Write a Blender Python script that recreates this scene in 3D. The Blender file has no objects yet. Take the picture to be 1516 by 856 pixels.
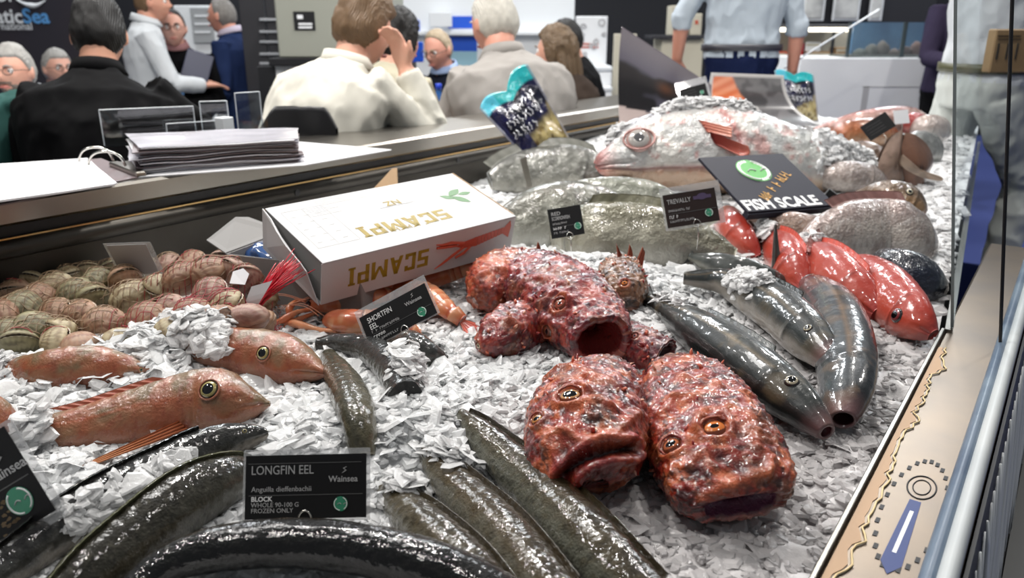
import bpy, bmesh, math, random
import numpy as np
from mathutils import Vector, Matrix, Euler
from mathutils.bvhtree import BVHTree
random.seed(7)
RG = np.random.default_rng(11)
scene = bpy.context.scene
COL = scene.collection

# ------------------------------------------------------------------ camera
FPX, HOR, CAMZ = 1150.0, 45.0, 1.54
PITCH = math.atan((428 - HOR) / FPX)
cam_d = bpy.data.cameras.new('camera'); cam = bpy.data.objects.new('camera', cam_d); COL.objects.link(cam)
cam.location = (0, 0, CAMZ); cam.rotation_euler = (math.pi / 2 - PITCH, 0, 0)
cam_d.sensor_width = 36.0; cam_d.lens = 36.0 * FPX / 1516; cam_d.clip_start = 0.02
cam_d.dof.use_dof = True; cam_d.dof.focus_distance = 1.1; cam_d.dof.aperture_fstop = 5.2
scene.camera = cam
# ------------------------------------------------------------------ world, lamps, exposure
world = bpy.data.worlds.new('hall'); scene.world = world; world.use_nodes = True
bg = world.node_tree.nodes['Background']; bg.inputs[0].default_value = (0.88, 0.94, 1.0, 1); bg.inputs[1].default_value = 0.17
def lamp(name, loc, size, power, col=(1, .97, .93), aim=(0, 0, -1), shape='DISK'):
    d = bpy.data.lights.new(name, 'AREA'); d.shape = shape; d.size = size; d.energy = power; d.color = col
    o = bpy.data.objects.new(name, d); COL.objects.link(o); o.location = loc
    o.rotation_euler = Vector(aim).to_track_quat('-Z', 'Y').to_euler()
    return o
for i, (x, y, e) in enumerate([(-2.2, 1.3, 30), (-2.3, 3.2, 36), (-.6, 2.4, 40), (.9, 2.3, 26), (1.6, 4.2, 40), (-.2, 4.6, 44), (-.9, .5, 14), (.8, .4, 10), (2.8, 3.0, 30)]):
    lamp('ceiling_spot', (x, y, 3.5), .16, e, (1, .965, .92))
for x, y in [(-3.0, 6.5), (.4, 6.8), (3.6, 6.6), (-.8, 9.5), (-4.5, 9.5), (5.0, 9.5)]:
    lamp('ceiling_panel_lamp', (x, y, 4.2), 1.0, 85, (.93, .97, 1), shape='SQUARE')
lamp('ceiling_panel_lamp', (-1.2, 2.6, 3.9), 1.0, 40, (1, .98, .95), shape='SQUARE')
scene.view_settings.view_transform = 'Standard'; scene.view_settings.look = 'None'
scene.view_settings.exposure = -0.02; scene.view_settings.gamma = 1.0; scene.view_settings.use_curve_mapping = False
scene.cycles.max_bounces = 8; scene.cycles.transparent_max_bounces = 16; scene.cycles.caustics_reflective = False; scene.cycles.caustics_refractive = False

# ------------------------------------------------------------------ helpers
V = lambda *a: np.array(a if len(a) > 1 else a[0], float)
def nrm(v):
    v = np.asarray(v, float); return v / (np.linalg.norm(v, axis=-1, keepdims=True) + 1e-12)
CP, SP = math.cos(PITCH), math.sin(PITCH)
def ray(x, y):
    a = (x - 758) / FPX; b = (428 - y) / FPX
    return V(a, CP + b * SP, -SP + b * CP)
def at(x, y, z):                     # where the sight line of a photo pixel meets the height z
    r = ray(x, y); return V(0, 0, CAMZ) + r * ((z - CAMZ) / r[2])
def atY(x, y, Y):                    # ... or the distance Y
    r = ray(x, y); return V(0, 0, CAMZ) + r * (Y / r[1])
SD, SN = V(.583, .812, 0), V(.812, -.583, 0)      # counter axes: along, and across towards the customers
def st(s, t, z): return V(SD * s + SN * t)[:2].tolist() + [z]
def STP(s, t, z): return V(*st(s, t, z))
def smooth01(a, b, x):
    q = np.clip((np.asarray(x, float) - a) / (b - a), 0, 1); return q * q * (3 - 2 * q)

def _hash(i, j, k, seed):
    n = (i * 374761393 + j * 668265263 + k * 2147483647 % 1000003 + seed * 974711) & 0x7fffffff
    n = ((n ^ (n >> 13)) * 1274126177) & 0x7fffffff
    return ((n ^ (n >> 16)) & 0xffff) / 65535.0
def vnoise(p, scale=1.0, seed=0):
    p = np.asarray(p, float) * scale + 100.0
    i = np.floor(p).astype(np.int64); f = p - i; f = f * f * (3 - 2 * f)
    r = 0
    for dx in (0, 1):
        for dy in (0, 1):
            for dz in (0, 1):
                w = (f[..., 0] if dx else 1 - f[..., 0]) * (f[..., 1] if dy else 1 - f[..., 1]) * (f[..., 2] if dz else 1 - f[..., 2])
                r = r + w * _hash(i[..., 0] + dx, i[..., 1] + dy, (i[..., 2] + dz) * 7919, seed)
    return r * 2 - 1
def fbm(p, scale=1.0, oct=3, seed=0):
    r = 0; a = 1.0
    for o in range(oct):
        r = r + a * vnoise(p, scale * 2 ** o, seed + o * 17); a *= .5
    return r
def worley(p, scale=1.0, seed=0):    # distance to the nearest feature point, 0..~1
    p = np.asarray(p, float) * scale + 100.0
    i = np.floor(p).astype(np.int64); best = np.full(p.shape[:-1], 9.0)
    for dx in (-1, 0, 1):
        for dy in (-1, 0, 1):
            for dz in (-1, 0, 1):
                c = i + np.array([dx, dy, dz])
                q = np.stack([_hash(c[..., 0], c[..., 1], c[..., 2] * 7919, seed + m) for m in (1, 2, 3)], -1)
                best = np.minimum(best, np.linalg.norm(c + q - p, axis=-1))
    return best

# ---- objects
def tag(o, label=None, cat=None, group=None, kind=None):
    if label: o['label'] = label
    if cat: o['category'] = cat
    if group: o['group'] = group
    if kind: o['kind'] = kind
    return o
def thing(name, label, cat, loc=(0, 0, 0), group=None, rot=(0, 0, 0)):
    o = bpy.data.objects.new(name, None); COL.objects.link(o); o.location = loc; o.rotation_euler = rot
    o.empty_display_size = .05
    return tag(o, label, cat, group)
def link(name, me, parent=None, local=False):
    o = bpy.data.objects.new(name, me); COL.objects.link(o)
    if parent is not None:
        o.parent = parent
        if not local:                # mesh made in world coordinates
            o.matrix_parent_inverse = wm(parent).inverted()
    return o
def wm(o):
    m = Matrix.LocRotScale(o.location, o.rotation_euler.to_quaternion(), o.scale)
    return (wm(o.parent) @ o.matrix_parent_inverse @ m) if o.parent else m
def mesh(name, vs, fs, mats, parent=None, col=None, smooth=True, mi=None, local=False):
    me = bpy.data.meshes.new(name)
    vs = np.asarray(vs, float)
    me.from_pydata([tuple(v) for v in vs] if len(vs) < 2000 else vs.tolist(), [], fs.tolist() if isinstance(fs, np.ndarray) else fs)
    for m in (mats if isinstance(mats, (list, tuple)) else [mats]): me.materials.append(m)
    if col is not None:
        a = me.color_attributes.new('Col', 'FLOAT_COLOR', 'POINT')
        c = np.ones((len(vs), 4), np.float32); c[:, :3] = col
        a.data.foreach_set('color', c.ravel())
    me.polygons.foreach_set('use_smooth', np.full(len(me.polygons), smooth))
    if mi is not None: me.polygons.foreach_set('material_index', np.asarray(mi, np.int32))
    me.update()
    return link(name, me, parent, local)

class MB:                            # collects simple shapes into one mesh
    def __init__(s): s.v = []; s.f = []; s.m = []; s.n = 0; s.c = []
    def add(s, vs, fs, mi=0, col=(1, 1, 1)):
        vs = np.asarray(vs, float); s.v.append(vs)
        s.f += [tuple(int(i) + s.n for i in f) for f in fs]; s.m += [mi] * len(fs); s.n += len(vs)
        c = np.ones((len(vs), 3)); c[:] = col; s.c.append(c)
    def box(s, c, h, R=None, mi=0, col=(1, 1, 1), bev=0):
        c = V(c); h = V(h); R = np.eye(3) if R is None else np.asarray(R)
        if bev:
            b = min(bev, *(h * .49)); pts = []
            for sx in (-1, 1):
                for sy in (-1, 1):
                    for sz in (-1, 1):
                        for ax in range(3):
                            q = V(sx, sy, sz) * (h - b); q[ax] += (sx, sy, sz)[ax] * b; pts.append(q)
            bm = bmesh.new()
            for q in pts: bm.verts.new(q)
            bmesh.ops.convex_hull(bm, input=bm.verts); bm.verts.ensure_lookup_table()
            for i, v_ in enumerate(bm.verts): v_.index = i
            vs = np.array([v_.co for v_ in bm.verts]); fs = [[v_.index for v_ in f.verts] for f in bm.faces]; bm.free()
            s.add(c + vs @ R.T, fs, mi, col); return s
        vs = np.array([[x, y, z] for x in (-1, 1) for y in (-1, 1) for z in (-1, 1)]) * h
        s.add(c + vs @ R.T, [(0, 1, 3, 2), (4, 6, 7, 5), (0, 4, 5, 1), (2, 3, 7, 6), (0, 2, 6, 4), (1, 5, 7, 3)], mi, col); return s
    def tube(s, pts, r, n=8, mi=0, col=(1, 1, 1), closed=False, caps=True):
        v, f = tube_geo(pts, r, n, closed, caps); s.add(v, f, mi, col); return s
    def poly(s, pts, thick, nor, mi=0, col=(1, 1, 1)):     # prism from a polygon
        pts = np.asarray(pts, float); k = len(pts); d = nrm(V(nor)) * thick
        vs = np.vstack([pts, pts + d])
        fs = [tuple(range(k))[::-1], tuple(range(k, 2 * k))] + [(i, (i + 1) % k, k + (i + 1) % k, k + i) for i in range(k)]
        s.add(vs, fs, mi, col); return s
    def build(s, name, mats, parent=None, smooth=False, col=False, local=False):
        return mesh(name, np.vstack(s.v), s.f, mats, parent, np.vstack(s.c) if col else None, smooth, s.m, local)

def frames(pts):
    pts = np.asarray(pts, float); T = nrm(np.gradient(pts, axis=0)); N = np.zeros_like(T)
    a = V(0, 0, 1) if abs(T[0][2]) < .9 else V(1, 0, 0)
    N[0] = nrm(a - T[0] * (a @ T[0]))
    for i in range(1, len(T)):
        q = N[i - 1] - T[i] * (N[i - 1] @ T[i]); N[i] = nrm(q)
    return T, N, np.cross(T, N)
def tube_geo(pts, r, n=8, closed=False, caps=True):
    pts = np.asarray(pts, float); k = len(pts); T, N, B = frames(pts)
    if closed: T = nrm(np.roll(pts, -1, 0) - np.roll(pts, 1, 0)); N = nrm(N - T * (N * T).sum(1, keepdims=True)); B = np.cross(T, N)
    r = np.broadcast_to(np.asarray(r, float), (k,)); a = np.arange(n) * 2 * math.pi / n
    vs = (pts[:, None] + r[:, None, None] * (np.cos(a)[None, :, None] * N[:, None] + np.sin(a)[None, :, None] * B[:, None])).reshape(-1, 3)
    fs = []
    for i in range(k if closed else k - 1):
        j = (i + 1) % k
        for m in range(n): fs.append((i * n + m, i * n + (m + 1) % n, j * n + (m + 1) % n, j * n + m))
    if caps and not closed: fs += [tuple(range(n))[::-1], tuple((k - 1) * n + m for m in range(n))]
    return vs, fs
def spline(pts, n):                  # Catmull-Rom through points (any columns)
    P = np.asarray(pts, float); k = len(P)
    if k == 2: return P[0] + (P[1] - P[0]) * np.linspace(0, 1, n)[:, None]
    P = np.vstack([2 * P[0] - P[1], P, 2 * P[-1] - P[-2]]); out = []
    for u in np.linspace(0, k - 1, n):
        i = min(int(u), k - 2); f = u - i; a, b, c, d = P[i:i + 4]
        out.append(.5 * (2 * b + (c - a) * f + (2 * a - 5 * b + 4 * c - d) * f * f + (3 * b - a - 3 * c + d) * f ** 3))
    return np.array(out)
_ITP = {}
def itp(tab, u):                     # smooth interpolation of (u, value) tables
    k = tuple(map(tuple, tab))
    if k not in _ITP: _ITP[k] = spline(tab, 200)
    q = _ITP[k]; return np.interp(u, q[:, 0], q[:, 1])
def grid_faces(a, b, wrap=False):
    i = np.arange(a - 1)[:, None] * b; j = np.arange(b if wrap else b - 1)[None]
    j2 = (j + 1) % b
    return np.stack([i + j, i + j2, i + b + j2, i + b + j], -1).reshape(-1, 4)
def ball(c, r, n=12, R=None):        # uv sphere geometry, r scalar or 3
    a = np.linspace(0, math.pi, n + 1); b = np.arange(2 * n) * math.pi / n
    vs = np.stack([np.outer(np.sin(a), np.cos(b)), np.outer(np.sin(a), np.sin(b)), np.outer(np.cos(a), np.ones(2 * n))], -1).reshape(-1, 3) * r
    if R is not None: vs = vs @ np.asarray(R).T
    return vs + V(c), grid_faces(n + 1, 2 * n, True)
def basis(x, z):                     # columns: x, y, z axes (z kept roughly)
    x = nrm(V(x)); y = nrm(np.cross(z, x)); return np.stack([x, y, np.cross(x, y)], 1)

# ---- materials
def mat(name, col=(.8, .8, .8), rough=.5, metal=0, attr=False, bump=None, vary=None, coat=0, coat_r=.1, sss=0, trans=0, alpha=1, ior=1.45, emit=None, spec=.5, sssr=(1, .5, .4), sss_s=.01, coat_b=(110, .45)):
    m = bpy.data.materials.new(name); m.use_nodes = True; nt = m.node_tree; b = nt.nodes['Principled BSDF']
    I = b.inputs; L = nt.links.new
    I['Base Color'].default_value = (*col, 1); I['Roughness'].default_value = rough; I['Metallic'].default_value = metal
    I['Coat Weight'].default_value = coat; I['Coat Roughness'].default_value = coat_r; I['IOR'].default_value = ior
    I['Transmission Weight'].default_value = trans; I['Alpha'].default_value = alpha; I['Specular IOR Level'].default_value = spec
    if sss: I['Subsurface Weight'].default_value = sss; I['Subsurface Radius'].default_value = sssr; I['Subsurface Scale'].default_value = sss_s
    if emit: I['Emission Color'].default_value = (*emit[0], 1); I['Emission Strength'].default_value = emit[1]
    src = None
    tc = nt.nodes.new('ShaderNodeTexCoord') if (bump or vary) else None
    if attr:
        a = nt.nodes.new('ShaderNodeVertexColor'); a.layer_name = 'Col'; src = a.outputs[0]
    if vary:                         # (scale, amount, colour2 or None)
        n = nt.nodes.new('ShaderNodeTexNoise'); n.inputs['Scale'].default_value = vary[0]; n.inputs['Detail'].default_value = 5
        L(tc.outputs['Object'], n.inputs['Vector'])
        r = nt.nodes.new('ShaderNodeMapRange'); r.inputs[1].default_value = .35; r.inputs[2].default_value = .65; L(n.outputs[0], r.inputs[0])
        r.inputs[3].default_value = 0; r.inputs[4].default_value = vary[1]
        x = nt.nodes.new('ShaderNodeMixRGB'); L(r.outputs[0], x.inputs[0])
        if src: L(src, x.inputs[1])
        else: x.inputs[1].default_value = (*col, 1)
        x.inputs[2].default_value = (*vary[2], 1); src = x.outputs[0]
    if src: L(src, I['Base Color'])
    if bump:                         # list of (kind, scale, strength, distance)
        prev = None
        for kind, sc, stg, dist in bump:
            if kind == 'noise': n = nt.nodes.new('ShaderNodeTexNoise'); n.inputs['Detail'].default_value = 4; out = n.outputs[0]
            elif kind == 'wave': n = nt.nodes.new('ShaderNodeTexWave'); n.inputs['Distortion'].default_value = 2; out = n.outputs[1]
            else: n = nt.nodes.new('ShaderNodeTexVoronoi'); out = n.outputs[0]
            n.inputs['Scale'].default_value = sc; L(tc.outputs['Object'], n.inputs['Vector'])
            bp = nt.nodes.new('ShaderNodeBump'); bp.inputs['Strength'].default_value = stg; bp.inputs['Distance'].default_value = dist
            L(out, bp.inputs['Height'])
            if prev: L(prev, bp.inputs['Normal'])
            prev = bp.outputs[0]
        L(prev, I['Normal'])
        if coat:                     # the wet film follows only the broad relief
            n = nt.nodes.new('ShaderNodeTexNoise'); n.inputs['Detail'].default_value = 3; n.inputs['Scale'].default_value = coat_b[0]; L(tc.outputs['Object'], n.inputs['Vector'])
            bp = nt.nodes.new('ShaderNodeBump'); bp.inputs['Strength'].default_value = coat_b[1]; bp.inputs['Distance'].default_value = .003; L(n.outputs[0], bp.inputs['Height']); L(bp.outputs[0], I['Coat Normal'])
    return m
def glass_mat(name, tint=(.95, .98, .97), gloss=.12, rough=.02, dens=0.0, body=(.8, .85, .85)):
    m = bpy.data.materials.new(name); m.use_nodes = True; nt = m.node_tree; nt.nodes.clear(); L = nt.links.new
    o = nt.nodes.new('ShaderNodeOutputMaterial'); t = nt.nodes.new('ShaderNodeBsdfTransparent'); t.inputs[0].default_value = (*tint, 1)
    g = nt.nodes.new('ShaderNodeBsdfGlossy'); g.inputs['Roughness'].default_value = rough
    x = nt.nodes.new('ShaderNodeMixShader'); x.inputs[0].default_value = gloss; L(t.outputs[0], x.inputs[1]); L(g.outputs[0], x.inputs[2])
    if dens:
        d = nt.nodes.new('ShaderNodeBsdfDiffuse'); d.inputs[0].default_value = (*body, 1)
        y = nt.nodes.new('ShaderNodeMixShader'); y.inputs[0].default_value = dens; L(x.outputs[0], y.inputs[1]); L(d.outputs[0], y.inputs[2]); x = y
    L(x.outputs[0], o.inputs[0]); return m

FONT = bpy.data.curves.new('font_probe', 'FONT').font
def text(name, body, size, origin, xdir, ydir, m, parent=None, align='LEFT', bold=0.0, thick=.0002, shear=0, space=1.0, squash=1.0):
    c = bpy.data.curves.new(name, 'FONT'); c.body = body; c.size = size; c.align_x = align; c.align_y = 'BOTTOM_BASELINE'
    c.offset = bold * size; c.extrude = thick; c.shear = shear; c.space_character = space; c.resolution_u = 3
    o = bpy.data.objects.new(name, c); me = bpy.data.meshes.new_from_object(o); bpy.data.objects.remove(o); bpy.data.curves.remove(c)
    X = nrm(V(xdir)); Y = nrm(V(ydir) - X * (V(ydir) @ X)); Z = np.cross(X, Y); O = V(origin)
    co = np.empty(len(me.vertices) * 3); me.vertices.foreach_get('co', co); co = co.reshape(-1, 3)
    co = O + co[:, :1] * X * squash + co[:, 1:2] * Y + co[:, 2:] * Z
    me.vertices.foreach_set('co', co.ravel()); me.materials.clear(); me.materials.append(m); me.update()
    return link(name, me, parent)
# ================================================================== setting: hall
M_floor = mat('floor_grey_carpet', (.16, .165, .18), .9, bump=[('noise', 300, .3, .002)])
M_dark = mat('dark_wall', (.012, .012, .016), .7)
M_logo = mat('dark_panel', (.035, .032, .042), .5, vary=(1.2, .6, (.05, .035, .04)))
M_white = mat('white_laminate', (.78, .80, .82), .35)
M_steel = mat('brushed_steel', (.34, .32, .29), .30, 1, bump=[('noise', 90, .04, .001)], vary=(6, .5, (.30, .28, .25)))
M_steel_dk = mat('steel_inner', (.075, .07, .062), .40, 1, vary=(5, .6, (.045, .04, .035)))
M_warm = mat('warm_steel_ledge', (.30, .24, .185), .34, 1, bump=[('noise', 40, .05, .001)], vary=(7, .7, (.21, .185, .165)))
M_black = mat('black_plastic', (.012, .012, .014), .4)
M_clear = glass_mat('clear_acrylic', (.93, .95, .96), .10)
M_pane = glass_mat('pane_glass', (.90, .93, .94), .10, .01, .05, (.6, .65, .7))
M_edge = mat('glass_edge', (.05, .065, .07), .2)

def struct(name, mb, m, parent=None, smooth=False):
    return tag(mb.build(name, m, parent, smooth), kind='structure')
struct('floor', MB().box((0, 5, -.05), (9, 9.5, .05)), M_floor)
struct('wall_back', MB().box((0, 11.6, 2.2), (9, .1, 2.2)), M_dark)
struct('wall_left', MB().box((-8.2, 5, 2.2), (.1, 6.6, 2.2)), M_dark)

# ================================================================== display counter
Z_RIM, T_RIM, T_EDGE, S0, S1 = 1.22, -1.69, -.126, -.3, 4.35
RB = basis(SD, V(0, 0, 1))           # x along the counter, y across (towards the back rim), z up
def cbox(mb, s0, s1, t0, t1, z0, z1, **k):
    return mb.box(STP((s0 + s1) / 2, (t0 + t1) / 2, (z0 + z1) / 2), ((s1 - s0) / 2, abs(t1 - t0) / 2, (z1 - z0) / 2), RB, **k)
counter = thing('display_counter', 'long brushed-steel fish display counter filled with crushed ice', 'counter', st(2, -.9, 0))
def t_edge(s): return T_EDGE - .088 * np.maximum(0, np.asarray(s, float) - 1.5)     # the customer side bends inwards beyond s = 1.5
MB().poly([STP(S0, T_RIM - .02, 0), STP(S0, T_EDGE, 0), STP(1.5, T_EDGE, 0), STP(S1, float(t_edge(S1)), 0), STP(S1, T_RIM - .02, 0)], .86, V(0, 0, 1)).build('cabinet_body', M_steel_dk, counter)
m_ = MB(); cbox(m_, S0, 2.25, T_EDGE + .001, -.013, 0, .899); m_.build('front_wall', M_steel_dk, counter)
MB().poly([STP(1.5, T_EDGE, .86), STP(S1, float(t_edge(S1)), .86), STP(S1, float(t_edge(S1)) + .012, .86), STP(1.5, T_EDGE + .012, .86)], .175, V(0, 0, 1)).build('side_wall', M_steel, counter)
m_ = MB(); cbox(m_, S0, S1, T_RIM - .30, T_RIM, Z_RIM - .050, Z_RIM, bev=.006)
m_.build('rim_top', M_steel, counter)
m_ = MB(); cbox(m_, S0, S1, T_RIM - .30, T_RIM - .012, Z_RIM - .075, Z_RIM - .051)
m_.build('rim_recess', M_black, counter)
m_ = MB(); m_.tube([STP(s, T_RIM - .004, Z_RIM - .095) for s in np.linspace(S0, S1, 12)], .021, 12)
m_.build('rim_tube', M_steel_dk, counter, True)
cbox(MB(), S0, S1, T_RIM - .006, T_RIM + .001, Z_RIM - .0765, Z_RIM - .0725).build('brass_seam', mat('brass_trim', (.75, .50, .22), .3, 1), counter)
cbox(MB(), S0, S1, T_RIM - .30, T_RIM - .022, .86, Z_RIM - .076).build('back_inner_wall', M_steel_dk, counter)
for s in (1.34, 2.02, 2.75, 3.4):
    v, f = tube_geo([STP(s, T_RIM + .010, Z_RIM - .094), STP(s, T_RIM + .019, Z_RIM - .094)], .009, 12)
    m_ = MB(); m_.add(v, f); m_.build('rim_hole', M_black, counter)
# customer side: ledge, painted rail and reflection streaks on the front
m_ = MB(); cbox(m_, S0, 2.25, T_EDGE, -.012, .90, 1.03, bev=.004); m_.build('front_ledge', M_warm, counter)
m_ = MB(); cbox(m_, S0, 1.5, T_EDGE - .006, T_EDGE, .9, 1.036, bev=.001); m_.build('ledge_lip', M_steel, counter)
# ================================================================== crushed ice bed
MOUNDS = []                          # x, y, height, radius
for px, py, h, r in [(650, 590, .030, .12), (600, 620, .02, .07), (470, 625, .022, .08), (235, 512, .045, .10), (60, 540, .03, .10), (880, 400, .05, .14), (1130, 345, .05, .13), (1000, 470, .02, .08),
                     (1150, 430, .02, .08), (720, 280, .05, .16), (40, 690, .02, .08), (1290, 225, .04, .25), (760, 400, .03, .1), (330, 730, .012, .05), (1240, 400, .02, .10)]:
    q = at(px, py, 1.05); MOUNDS.append((q[0], q[1], h, r))
def ice(x, y):
    x = np.asarray(x, float); y = np.asarray(y, float)
    s = x * SD[0] + y * SD[1]; t = x * SN[0] + y * SN[1]
    z = 1.005 + .012 * smooth01(-.126, -.5, t) + .095 * smooth01(1.7, 3.3, s) - .05 * smooth01(-1.25, -1.55, t) * (1 - smooth01(1.6, 2.4, s))
    for mx, my, h, r in MOUNDS: z = z + h * np.exp(-((x - mx) ** 2 + (y - my) ** 2) / (r * r))
    p = np.stack([x, y, 0 * x], -1)
    return z + .008 * vnoise(p, 9, 3) + .004 * vnoise(p, 24, 5)
def G(px, py, up=0.0):               # photo pixel -> point on the ice surface (or up above it)
    z = 1.03
    for _ in range(12):
        q = at(px, py, z); z = .5 * z + .5 * (float(ice(q[0], q[1])) + up)
    return at(px, py, z)

def ice_mat(name, tl, gl, rough):
    m = bpy.data.materials.new(name); m.use_nodes = True; nt = m.node_tree; nt.nodes.clear(); N, L = nt.nodes.new, nt.links.new
    o = N('ShaderNodeOutputMaterial'); a = N('ShaderNodeVertexColor'); a.layer_name = 'Col'
    d = N('ShaderNodeBsdfDiffuse'); t = N('ShaderNodeBsdfTranslucent'); g = N('ShaderNodeBsdfGlossy'); g.inputs['Roughness'].default_value = rough
    tc = N('ShaderNodeTexCoord'); n = N('ShaderNodeTexNoise'); n.inputs['Scale'].default_value = 110; n.inputs['Detail'].default_value = 4; b = N('ShaderNodeBump'); b.inputs['Strength'].default_value = .35; b.inputs['Distance'].default_value = .004
    L(tc.outputs['Object'], n.inputs['Vector']); L(n.outputs[0], b.inputs['Height'])
    for q in (d, t, g): L(b.outputs[0], q.inputs['Normal'])
    L(a.outputs[0], d.inputs[0]); L(a.outputs[0], t.inputs[0])
    x = N('ShaderNodeMixShader'); x.inputs[0].default_value = tl; L(d.outputs[0], x.inputs[1]); L(t.outputs[0], x.inputs[2])
    y = N('ShaderNodeMixShader'); f = N('ShaderNodeFresnel'); f.inputs[0].default_value = 1.31; L(b.outputs[0], f.inputs['Normal'])
    mu = N('ShaderNodeMath'); mu.operation = 'MULTIPLY'; L(f.outputs[0], mu.inputs[0]); mu.inputs[1].default_value = gl
    L(mu.outputs[0], y.inputs[0]); L(x.outputs[0], y.inputs[1]); L(g.outputs[0], y.inputs[2]); L(y.outputs[0], o.inputs[0]); return m
M_ice = ice_mat('crushed_ice', .0, 1.0, .30)
M_flake = ice_mat('ice_flakes', .44, 1.0, .18)
S_, T_ = np.meshgrid(np.arange(S0, S1 - .02, .0105), np.arange(T_RIM - .02, T_EDGE - .006, .0105), indexing='ij')
X_ = S_ * SD[0] + T_ * SN[0]; Y_ = S_ * SD[1] + T_ * SN[1]
T_ = T_RIM - .02 + (T_ - T_RIM + .02) * (t_edge(S_) - .004 - T_RIM + .02) / (T_EDGE - .004 - T_RIM + .02)
X_ = S_ * SD[0] + T_ * SN[0]; Y_ = S_ * SD[1] + T_ * SN[1]
Pp = np.stack([X_, Y_, 0 * X_], -1)
Z_ = ice(X_, Y_) + .010 * (.5 - worley(Pp, 42, 2)) + .006 * fbm(Pp, 60, 2, 9)
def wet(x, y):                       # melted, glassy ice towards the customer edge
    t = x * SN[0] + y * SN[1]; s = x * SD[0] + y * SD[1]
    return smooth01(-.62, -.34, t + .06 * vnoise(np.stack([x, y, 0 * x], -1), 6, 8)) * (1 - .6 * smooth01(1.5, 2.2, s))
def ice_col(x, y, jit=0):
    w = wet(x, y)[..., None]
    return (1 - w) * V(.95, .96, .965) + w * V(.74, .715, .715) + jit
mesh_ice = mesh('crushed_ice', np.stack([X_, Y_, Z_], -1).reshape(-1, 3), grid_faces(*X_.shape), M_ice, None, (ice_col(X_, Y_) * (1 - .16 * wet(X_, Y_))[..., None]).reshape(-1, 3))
mesh_ice['kind'] = 'stuff'; tag(mesh_ice, 'bed of crushed white ice filling the steel fish counter', 'ice', kind='stuff')

def flakes_geo(c, nor, rad, thick, seed=0, k=7):
    """irregular thin chips: k-gon plates with a raised centre; c (N,3), nor (N,3), rad (N,)"""
    g = np.random.default_rng(seed); N = len(c)
    a0 = g.uniform(0, 6.28, (N, 1)); ang = a0 + (np.arange(k) + g.uniform(-.33, .33, (N, k))) * 2 * math.pi / k
    asp = g.uniform(.5, .95, (N, 1)); rr = rad[:, None] * g.uniform(.62, 1.1, (N, k))
    up = nrm(nor); t1 = nrm(np.cross(up, g.normal(size=(N, 3)))); t2 = np.cross(up, t1)
    ox = (np.cos(ang) * rr)[..., None] * t1[:, None]; oy = (np.sin(ang) * rr * asp)[..., None] * t2[:, None]
    curl = (g.uniform(-.25, .25, (N, 1)) * rad[:, None] * np.cos(ang * 2))[..., None] * up[:, None]
    ring = c[:, None] + ox + oy + curl
    th = thick[:, None, None] * up[:, None]
    top = c[:, None] + (ox + oy) * .80 + curl * .8 + th
    cen = (c + up * thick[:, None] * g.uniform(.9, 1.5, (N, 1)))[:, None]
    vs = np.concatenate([ring, top, cen], 1)            # (N, 2k+1, 3)
    i = np.arange(k); j = (i + 1) % k
    quads = np.stack([i, j, k + j, k + i], -1); tris = np.stack([k + i, k + j, np.full(k, 2 * k), np.full(k, 2 * k)], -1)
    off = (np.arange(N) * (2 * k + 1))[:, None, None]
    q = (quads[None] + off).reshape(-1, 4); t = (tris[None, :, :3] + off).reshape(-1, 3)
    return vs.reshape(-1, 3), q.tolist() + t.tolist(), 2 * k + 1
def ice_pile(name, label, c, nor, rad, thick, seed=0, colj=.06):
    v, f, per = flakes_geo(c, nor, rad, thick, seed)
    g = np.random.default_rng(seed + 5)
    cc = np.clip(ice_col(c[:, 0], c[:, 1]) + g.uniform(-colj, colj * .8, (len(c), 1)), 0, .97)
    o = mesh(name, v, f, M_flake, None, np.repeat(cc, per, 0), smooth=False)
    return tag(o, label, 'ice', kind='stuff')
def rand_flakes(n_try, seed):
    g = np.random.default_rng(seed)
    s = g.uniform(.2, 4.2, n_try); t = g.uniform(T_RIM + .03, T_EDGE - .012, n_try)
    x = s * SD[0] + t * SN[0]; y = s * SD[1] + t * SN[1]
    d = np.hypot(x, y); ok = (g.uniform(0, 1, n_try) < np.clip((.95 / d) ** 2.1, 0, 1)) & (y > .28) & (np.abs(x) < y * .95 + .28) & (t < t_edge(s) - .012) & (g.uniform(0, 1, n_try) > .55 * wet(x, y))
    x, y, d = x[ok], y[ok], d[ok]; n = len(x)
    w = wet(x, y)
    rad = np.clip(g.lognormal(-4.40, .45, n), .004, .030) * (1 + .25 * (d > 1.6)) * (1 - .15 * w)
    z = ice(x, y) + g.uniform(-.002, .011, n) * (1 - .75 * w) * (1 - .4 * smooth01(1.3, 2.2, d))
    q_ = 1 - .55 * smooth01(1.3, 2.2, d)
    nor = nrm(np.stack([g.normal(0, .29, n) * q_, g.normal(0, .29, n) * q_, np.ones(n)], -1) * np.stack([1 - .55 * w, 1 - .55 * w, 1 + 0 * w], -1))
    return np.stack([x, y, z], -1), nor, rad, g.uniform(.0012, .004, n)
ice_pile('ice_flakes', 'loose flat ice flakes scattered thickly over the ice bed', *rand_flakes(120000, 21), seed=3)
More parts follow.
